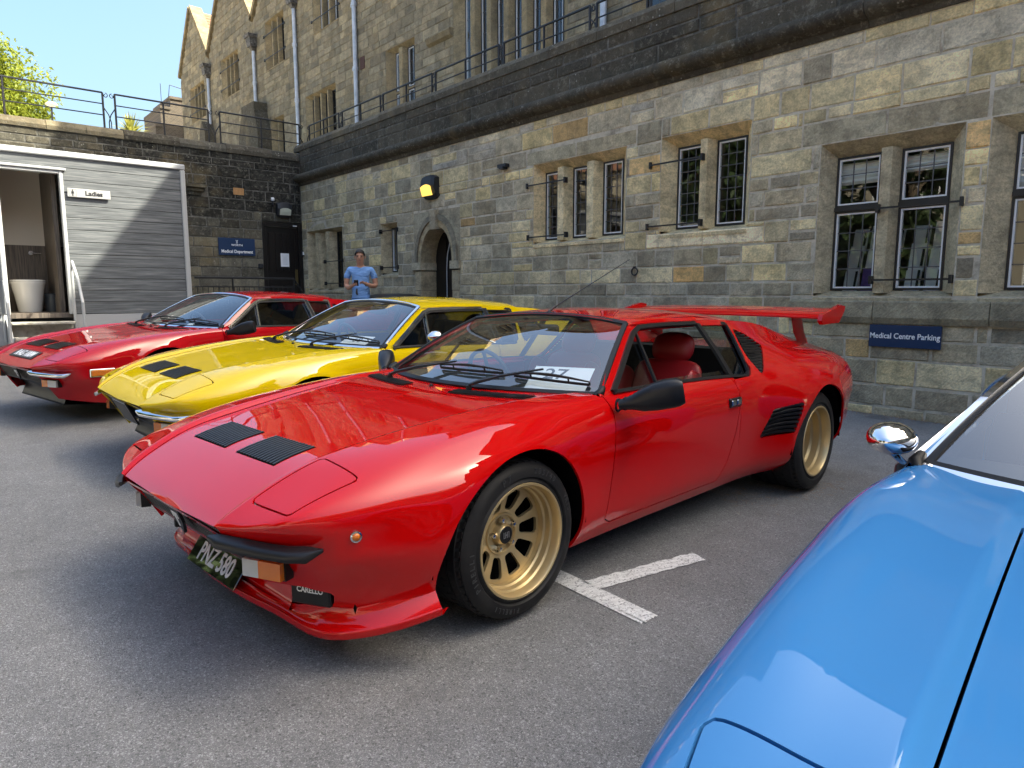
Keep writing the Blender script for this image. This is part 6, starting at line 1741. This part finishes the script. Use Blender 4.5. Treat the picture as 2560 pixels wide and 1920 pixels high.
    for m, kind in zip((-1, 1), mirrors):
        if kind == 'black': mirror_big(m, M['blackp'])
        elif kind == 'chrome': mirror_chrome(m)
        elif kind == 'door_chrome': mirror_chrome(m, .93, .885, .868)
    # --- wheels
    Rf, Rr = (.305, .312) if wide else (.300, .310)
    wf, wr = (.835, .955) if wide else (.775, .790)
    LT = [("PIRELLI", 3.35, .262, .030), ("P7", 1.92, .262, .036), ("285/40", 1.12, .264, .030), ("VR15", .38, .264, .026), ("PIRELLI", 4.35, .262, .026)]
    for m in (-1, 1):
        big = wide and m == -1
        make_wheel(car, AX_F, m * wf, Rf, Rf, .285 if wide else .22, .218 if wide else .20, M[wheel_m], .085 if wide else .02, LT if big else None, m, True, big, big)
        make_wheel(car, AX_R, m * wr, Rr, Rr, .345 if wide else .26, .218 if wide else .20, M[wheel_m], .15 if wide else .02, None, m, True, big, big)
    # --- extras
    if plate:
        pl = empty("number_plate", (-.782, .03, .206), parent=car); pl.rotation_euler = (0, .60, 0)
        mb = MB(); mb.box((-.006, -.215, -.055), (.002, .215, .055), .002); mb.build("plate", M['plate'], pl)
        text("lettering", plate, .10, mat("plate_silver_" + name, (.62, .63, .65), .4), pl, (-.0072, 0, 0), (math.pi / 2, 0, -math.pi / 2), .0006, .80, bold=.0025)
    if blank_plate:
        pl = empty("number_plate", (-.922, 0, .405), parent=car); pl.rotation_euler = (0, -.45, 0)
        mb = MB(); mb.box((-.012, -.14, -.085), (.0, .14, .085), .004); mb.build("plate", M['blackp'], pl)
        mb = MB()
        for (a, b, c_, d_) in ((-.135, .135, .076, .080), (-.135, .135, -.080, -.076), (-.135, -.131, -.080, .080), (.131, .135, -.080, .080)): mb.box((-.0135, a, c_), (-.0115, b, d_))
        mb.build("plate_border", M['silver'], pl)
    if hood_plate:
        a, b = hood_pt(-.89, 0, .004), hood_pt(-.80, 0, .004); ang = math.atan2(b.z - a.z, b.x - a.x)
        pl = empty("number_plate", tuple(a.lerp(b, .5)), parent=car); pl.rotation_euler = (0, -ang, 0)
        mb = MB(); mb.box((-.055, -.25, -.002), (.055, .25, .004), .002); mb.build("plate", M['blackp'], pl)
        text("lettering", hood_plate, .108, M['white_print'], pl, (0, 0, .0045), (0, 0, -math.pi / 2), .0006, .78, bold=.003)
    if wide:
        # chin spoiler
        up_ = [(-.757, 0, .172), (-.754, .30, .174), (-.740, .46, .184), (-.702, .592, .216), (-.630, .698, .246), (-.525, .768, .264), (-.415, .815, .272)]
        lip = [(-.800, 0, .160), (-.790, .22, .157), (-.762, .44, .151), (-.718, .662, .141), (-.645, .745, .150), (-.54, .822, .170), (-.425, .882, .198)]
        sec = []
        for a, b in zip(up_, lip):
            a, b = Vector(a), Vector(b); m1 = a.lerp(b, .45) + Vector((.008, -.008, -.010)); m2 = a.lerp(b, .86) + Vector((.002, -.002, -.006))
            c2 = b + Vector((.004, -.004, -.026)); d2 = b + Vector((.06, -.04, -.028)); sec.append([a, m1, m2, b, c2, d2])
        K_ = np.array([[tuple(q) for q in s_] for s_ in sec]); Gc, rc = loft(K_, 70, 26, creases=(3, 4)); Nc = grid_normals(Gc, np.array([-1, .3, .3])); Sc = sheet(Gc, Nc, rc)
        for m in (-1, 1): skin("front_spoiler", Sc, body_m, car, m, 0)
        # auxiliary lamp in the spoiler opening
        for m in (-1, 1):
            fl = empty("fog_lamp", (-.715, m * .575, .248), parent=car); fl.rotation_euler = (0, 0, -.45 * m)
            mb = MB(); mb.box((-.02, -.075, -.036), (.05, .075, .030), .006); mb.build("housing", M['blackp'], fl)
            mb = MB()
            for k in range(4): mb.box((-.03, -.075 + .02 * 0 + (.05 + .012 * k) * -m * -1 - .006, -.034), (-.005, -.075 + (.05 + .012 * k) + .0, .028)) if False else None
            text("lettering", "CARELLO", .026, M['white_print'], fl, (-.0212, 0, .017), (math.pi / 2, 0, -math.pi / 2), .0004, .9, bold=.0006)
        mb = MB(); mb.box((-.64, -.70, .19), (-.62, .70, .30)); mb.build("recess_back", M['under'], car)
        # rear wing
        wg = empty("rear_wing", (3.05, 0, 1.08), parent=car)
        pr = [(-.16, -.030), (-.165, -.020), (-.13, .000), (-.02, .018), (.10, .030), (.155, .034), (.16, .026), (.10, .012), (-.02, -.012), (-.12, -.032)]
        V = []; F = []; n = len(pr); st_ = np.linspace(-.80, .80, 9)
        for y_ in st_:
            for (px, pz_) in pr: V.append((px, y_, pz_ + .010 * (1 - (y_ / .8) ** 2)))
        for i in range(8):
            for k in range(n): F.append((i * n + k, i * n + (k + 1) % n, (i + 1) * n + (k + 1) % n, (i + 1) * n + k))
        mb = MB(); mb.add(V, F); mb.build("blade", body_m, wg, angle=40)
        for m in (-1, 1):
            mb = MB(); mb.prism([(-.205, -.040), (-.17, -.066), (.11, -.060), (.20, .012), (.215, .050), (.13, .060), (-.19, -.002)], 'y', m * .798, m * .826); mb.build("endplate", body_m, wg)
            V = []; F = []
            for (x0_, x1_, y_, z_) in ((.0, .17, m * .60, -.215), (-.06, .13, m * .585, -.13), (-.085, .10, m * .575, -.02)):
                for (xx, yy) in ((x0_, y_), ((x0_ + x1_) / 2, y_ + .022), (x1_, y_), ((x0_ + x1_) / 2, y_ - .022)): V.append((xx, yy, z_))
            for i in range(2):
                for k in range(4): F.append((i * 4 + k, i * 4 + (k + 1) % 4, i * 4 + 4 + (k + 1) % 4, i * 4 + 4 + k))
            mb = MB(); mb.add(V, F); mb.build("strut", body_m, wg, angle=60)
    if antenna:
        an = empty("aerial", (1.09, 0, 1.105), parent=car)
        mb = MB(); mb.lathe([(.022, 0), (.018, .012), (.008, .020), (.001, .022)], 'z', 12); mb.tube([(0, 0, .015), (.06, 0, .045)], .007, 6); mb.build("base", M['blackp'], an)
        mb = MB(); mb.tube([(.05, 0, .04), (.76, 0, .325)], [.004, .002], 5); mb.build("whip", M['blackp'], an)
    car["_dash"] = 0
    del car["_dash"]
    return car, screen, hood_pt

# ================================================================== CARS
main, screen_fn, hp_main = build_car("sports_car", "red wide-arched wedge sports car with gold wheels, rear wing and number 27 card", (1.564, 2.682, .011), .0852, 0, 'red', wide=True, plate="PNZ 580", wheel_m='gold', interior='leather_red', mirrors=('black', 'black'), marker='round', antenna=True, open_window=True, nu=200, nv=120)
yel, _, _ = build_car("sports_car", "bright yellow wedge sports car with chrome bumpers behind the gold-wheeled red one", (1.891, 5.085, .065), .0687, .024, 'yellow', trim='chrome', mirrors=('door_chrome', None), blank_plate=True, nu=130, nv=80)
rd2, _, _ = build_car("sports_car", "deep red wedge sports car nearest the grey trailer, plate RAG 100M on its nose", (1.501, 7.605, .118), .2237, .024, 'red2', trim='chrome', hood_plate="RAG 100M", marker='rect', mirrors=('black', 'black'), nu=130, nv=80)
blu, _, _ = build_car("sports_car", "sky blue wedge sports car cut off by the right edge, chrome mirror on its wing", (1.474, -.179, 0), .126, 0, 'blue', trim='chrome', mirrors=(None, 'chrome'), hood_w=.488, vents=False, lid_poly=[(-.90, .515), (-.87, .70), (-.615, .752), (-.640, .525)], nu=200, nv=120)
def card(car, pts, txt, label, nm="dashboard_card", tx=(0, 0), sz=.10):
    """white card leaning on the dashboard behind the glass; pts = centre, half w, half h, rotation"""
    c, hw, hh, rot = pts
    e = empty(nm, (0, 0, 0)); tag(e, label, "card")
    e.matrix_world = car.matrix_basis @ Matrix.Translation(c) @ rot
    mb = MB(); mb.box((-hw, -hh, -.0008), (hw, hh, .0008)); mb.build("sheet", M['paper'], e)
    text("lettering", txt, sz, M['black_print'], e, (tx[0], tx[1], .0012), (0, 0, 0), .0002, 1.0, bold=.001)
# card axes: local x to car's left (-y), local y up the screen rake
def rake(a): return Matrix(((0, math.cos(a), -math.sin(a)), (-1, 0, 0), (0, math.sin(a), math.cos(a)))).to_4x4()
def lean(u, v):
    u = Vector(u).normalized(); v = Vector(v); v = (v - u * v.dot(u)).normalized(); n = u.cross(v)
    return Matrix((u, v, n)).transposed().to_4x4()
card(main, ((.600, -.50, .832), .145, .092, lean((.36, -.93, 0), (.80, .26, .46))), "27", "white card numbered 27 behind the red car's windscreen", tx=(-.03, .03), sz=.115)
card(yel, ((.575, -.38, .812), .125, .085, lean((.30, -.95, 0), (.85, .2, .40))), "68", "white card numbered 68 behind the yellow car's windscreen", tx=(0, .02), sz=.085)
mb = MB(); mb.box((-.05, -.03, 0), (.05, .03, .001)); o = mb.build("dashboard_ticket", M['paper']); o.matrix_world = rd2.matrix_basis @ Matrix.Translation((.60, -.12, .79)) @ rake(math.radians(25))
tag(o, "small white ticket on the deep red car's dashboard", "ticket")

# ================================================================== PERSON
M['skin'] = mat('skin', (.46, .24, .155), .5, spec=.35)
M['shirt'] = mat('light_blue_tshirt', (.22, .40, .74), .85, spec=.2)
t = NT(M['shirt']); t.bump(t.noise(t.mapv(t.objco(), (3, 3, 9)), 2.0, 4, .6, .8), .9, .05)
M['trouser'] = mat('pale_stone_shorts', (.50, .48, .43), .85)
M['hair'] = mat('dark_hair', (.014, .011, .009), .6)
M['shoe'] = mat('dark_shoe', (.03, .03, .035), .6)
def skin_mesh(name, nodes, edges, material, parent, sub=2, root=0):
    """nodes: (x, y, z, rx, ry) ; grown with a skin modifier"""
    me = bpy.data.meshes.new(name); me.from_pydata([n[:3] for n in nodes], edges, []); me.materials.append(material)
    o = bpy.data.objects.new(name, me); COL.objects.link(o); o.parent = parent
    md = o.modifiers.new("skin", 'SKIN'); md.use_smooth_shade = True; md.branch_smoothing = .4
    for v, n in zip(me.skin_vertices[0].data, nodes): v.radius = (n[3], n[4] if len(n) > 4 else n[3]); v.use_root = False
    me.skin_vertices[0].data[root].use_root = True
    s = o.modifiers.new("sub", 'SUBSURF'); s.levels = s.render_levels = sub
    return o
PX, PY = 5.93, 11.0
man = empty("person", (PX, PY, gz(PY)), -.56)
tag(man, "person in a light blue t-shirt standing behind the yellow car, looking down at a phone", "person")
N_ = [(0, .01, .98, .15, .11), (0, .005, 1.14, .145, .105), (0, .0, 1.30, .165, .115), (0, .005, 1.42, .13, .095), (0, -.005, 1.485, .060, .062), (0, -.025, 1.53, .060, .066),   # 0-5 pelvis..neck
      (0, -.060, 1.590, .074, .088), (0, -.060, 1.675, .080, .100), (0, -.040, 1.735, .056, .070),                                       # 6-8 head
      (-.185, .01, 1.435, .065, .062), (-.235, .02, 1.29, .056, .054), (-.250, .01, 1.145, .047, .046), (-.20, -.12, 1.105, .043, .042), (-.125, -.235, 1.15, .030, .026), (-.085, -.275, 1.165, .030, .020),    # 9-14 right arm
      (.185, .01, 1.435, .065, .062), (.238, .02, 1.29, .056, .054), (.258, .01, 1.15, .047, .046), (.20, -.13, 1.14, .043, .042), (.095, -.245, 1.185, .028, .024), (.055, -.275, 1.20, .030, .018),             # 15-20 left arm
      (-.095, .0, .90, .095, .10), (-.105, -.005, .52, .062, .066), (-.105, .02, .10, .042, .045), (-.115, -.13, .035, .04, .03),      # 21-24 right leg
      (.095, .0, .90, .095, .10), (.110, -.005, .52, .062, .066), (.115, .02, .10, .042, .045), (.125, -.13, .035, .04, .03)]          # 25-28 left leg
E_ = [(0, 1), (1, 2), (2, 3), (3, 4), (4, 5), (5, 6), (6, 7), (7, 8), (3, 9), (9, 10), (10, 11), (11, 12), (12, 13), (13, 14), (3, 15), (15, 16), (16, 17), (17, 18), (18, 19), (19, 20), (0, 21), (21, 22), (22, 23), (23, 24), (0, 25), (25, 26), (26, 27), (27, 28)]
def fingers(hand, tips):
    for ch in tips:
        prev = hand
        for (x, y, z) in ch: N_.append((x, y, z, .0085, .0085)); E_.append((prev, len(N_) - 1)); prev = len(N_) - 1
fingers(14, [[(-.062, -.30, 1.150), (-.045, -.295, 1.165)], [(-.060, -.312, 1.160), (-.040, -.306, 1.176)], [(-.062, -.322, 1.172), (-.042, -.316, 1.188)], [(-.068, -.328, 1.186), (-.050, -.322, 1.199)], [(-.105, -.295, 1.190), (-.100, -.305, 1.205)]])
fingers(20, [[(.028, -.300, 1.215), (.002, -.315, 1.205)], [(.022, -.292, 1.206), (-.002, -.304, 1.190)], [(.020, -.284, 1.196), (.002, -.292, 1.180)], [(.022, -.276, 1.188), (.008, -.282, 1.174)], [(.055, -.298, 1.222), (.035, -.312, 1.225)]])
skin_mesh("body", N_, E_, M['skin'], man)
skin_mesh("tshirt", [(0, .01, .985, .168, .128), (0, .005, 1.14, .160, .120), (0, .0, 1.30, .178, .128), (0, .005, 1.42, .142, .106), (0, .0, 1.475, .082, .082), (-.185, .01, 1.435, .080, .074), (-.232, .02, 1.31, .066, .064), (-.244, .02, 1.26, .066, .064), (.185, .01, 1.435, .080, .074), (.234, .02, 1.31, .066, .064), (.247, .02, 1.26, .066, .064), (0, .01, .94, .166, .128)],
          [(11, 0), (0, 1), (1, 2), (2, 3), (3, 4), (3, 5), (5, 6), (6, 7), (3, 8), (8, 9), (9, 10)], M['shirt'], man, root=0)
skin_mesh("shorts", [(0, .01, 1.0, .160, .122), (0, .01, .93, .16, .12), (-.095, .0, .86, .105, .108), (-.105, -.005, .55, .088, .09), (.095, .0, .86, .105, .108), (.108, -.005, .55, .088, .09)], [(0, 1), (1, 2), (2, 3), (1, 4), (4, 5)], M['trouser'], man, root=0)
for s in (-1, 1): skin_mesh("shoe", [(s * .108, .05, .05, .045, .045), (s * .112, -.05, .045, .045, .04), (s * .12, -.16, .035, .042, .03)], [(0, 1), (1, 2)], M['shoe'], man)
# hair cap and face
V = []; F = []; n = 24; m_ = 10
for i in range(m_ + 1):
    el = math.pi / 2 * (1 - i / m_ * 1.15)
    for k in range(n):
        a = 2 * math.pi * k / n; front = max(0, -math.sin(a)); r_ = math.cos(el) if el > 0 else math.cos(el)
        e2 = el if el > .55 * front else .55 * front + (el - .55 * front) * .02
        V.append((.090 * math.cos(e2) * math.cos(a), -.048 + .112 * math.cos(e2) * math.sin(a), 1.672 + .112 * math.sin(e2)))
for i in range(m_):
    for k in range(n): F.append((i * n + k, i * n + (k + 1) % n, (i + 1) * n + (k + 1) % n, (i + 1) * n + k))
raw("hair", V, F, M['hair'], man, smooth=True)
mb = MB(); mb.tube([(0, -.150, 1.648), (0, -.172, 1.613), (0, -.160, 1.603)], [.009, .015, .008], 6); mb.build("nose", M['skin'], man, angle=80)
for s in (-1, 1):
    mb = MB(); mb.tube([(s * .016, -.150, 1.663), (s * .036, -.146, 1.668), (s * .054, -.130, 1.660)], .005, 5); mb.build("eyebrow", M['hair'], man)
    mb = MB(); mb.tube([(s * .020, -.152, 1.646), (s * .046, -.142, 1.646)], .0065, 5); mb.build("eye", M['hair'], man)
    mb = MB(); mb.tube([(s * .080, -.035, 1.663), (s * .092, -.025, 1.648), (s * .086, -.035, 1.613)], [.010, .014, .009], 6); mb.build("ear", M['skin'], man, angle=80)
mb = MB(); mb.tube([(-.024, -.150, 1.580), (0, -.158, 1.580), (.024, -.150, 1.580)], .006, 5); mb.build("mouth", mat("lips", (.30, .12, .10), .5), man)
mb = MB(); mb.tube([(.105 + .034 * math.cos(a) * .5, -.232 + .034 * math.cos(a) * .8, 1.18 + .034 * math.sin(a)) for a in np.linspace(0, 6.283, 15)[:-1]], .008, 5, closed=True); mb.build("wristwatch", M['shoe'], man)
mb = MB(); mb.tube([(-.06, -.135, 1.10), (-.065, -.140, 1.02), (-.05, -.138, .99)], [.014, .022, .016], 6, flat=((0, 1, 0), .35)); mb.build("sunglasses", M['shoe'], man)
ph = empty("phone"); tag(ph, "dark phone held in both hands by the person in the blue t-shirt", "phone")
ph.matrix_world = man.matrix_basis @ Matrix.Translation((-.055, -.312, 1.195)) @ Matrix.Rotation(math.radians(-42), 4, 'X')
mb = MB(); mb.box((-.036, -.074, -.005), (.036, .074, .005), .004); mb.build("case", M['shoe'], ph)
mb = MB(); mb.box((-.032, -.070, .005), (.032, .070, .0058)); mb.build("screen", mat("phone_screen", (.35, .38, .45), .1), ph)

# black wheeled bin, only its rounded lid shows above the yellow roof
bn = empty("wheeled_bin", (6.35, 10.6, gz(10.6))); tag(bn, "black bin with rounded lid against the wall, just above the yellow roof", "bin")
mb = MB(); mb.prism([(-.50, .08), (.50, .08), (.58, .88), (-.58, .88)], 'x', -.32, .32); mb.build("body", M['blackp'], bn)
V = []; F = []; nn = 13
for i, y_ in enumerate(np.linspace(-.62, .62, 13)):
    e_ = (1 - abs(y_ / .63) ** 5)
    for j, x_ in enumerate(np.linspace(-.37, .37, 7)): V.append((x_, y_, .88 + .145 * max(0, e_) ** .5 * (1 - abs(x_ / .38) ** 3) ** .5 + .0))
for i in range(12):
    for j in range(6): F.append((i * 7 + j, i * 7 + j + 1, (i + 1) * 7 + j + 1, (i + 1) * 7 + j))
raw("lid", V, F, M['blackp'], bn, smooth=True)
for s in (-1, 1): mb = MB(); mb.lathe([(.001, -.03), (.09, -.03), (.1, 0), (.09, .03), (.001, .03)], 'y', 16, (.2, s * .4, .1)); mb.build("castor", M['rubber'], bn)

# ================================================================== lettering becomes real meshes
bpy.context.view_layer.update()
dg = bpy.context.evaluated_depsgraph_get()
for o in [q for q in bpy.data.objects if q.type == 'FONT']:
    me = bpy.data.meshes.new_from_object(o.evaluated_get(dg)); nm = o.name
    nw = bpy.data.objects.new("lettering", me); COL.objects.link(nw); nw.parent = o.parent; nw.matrix_basis = o.matrix_basis.copy()
    bpy.data.objects.remove(o)
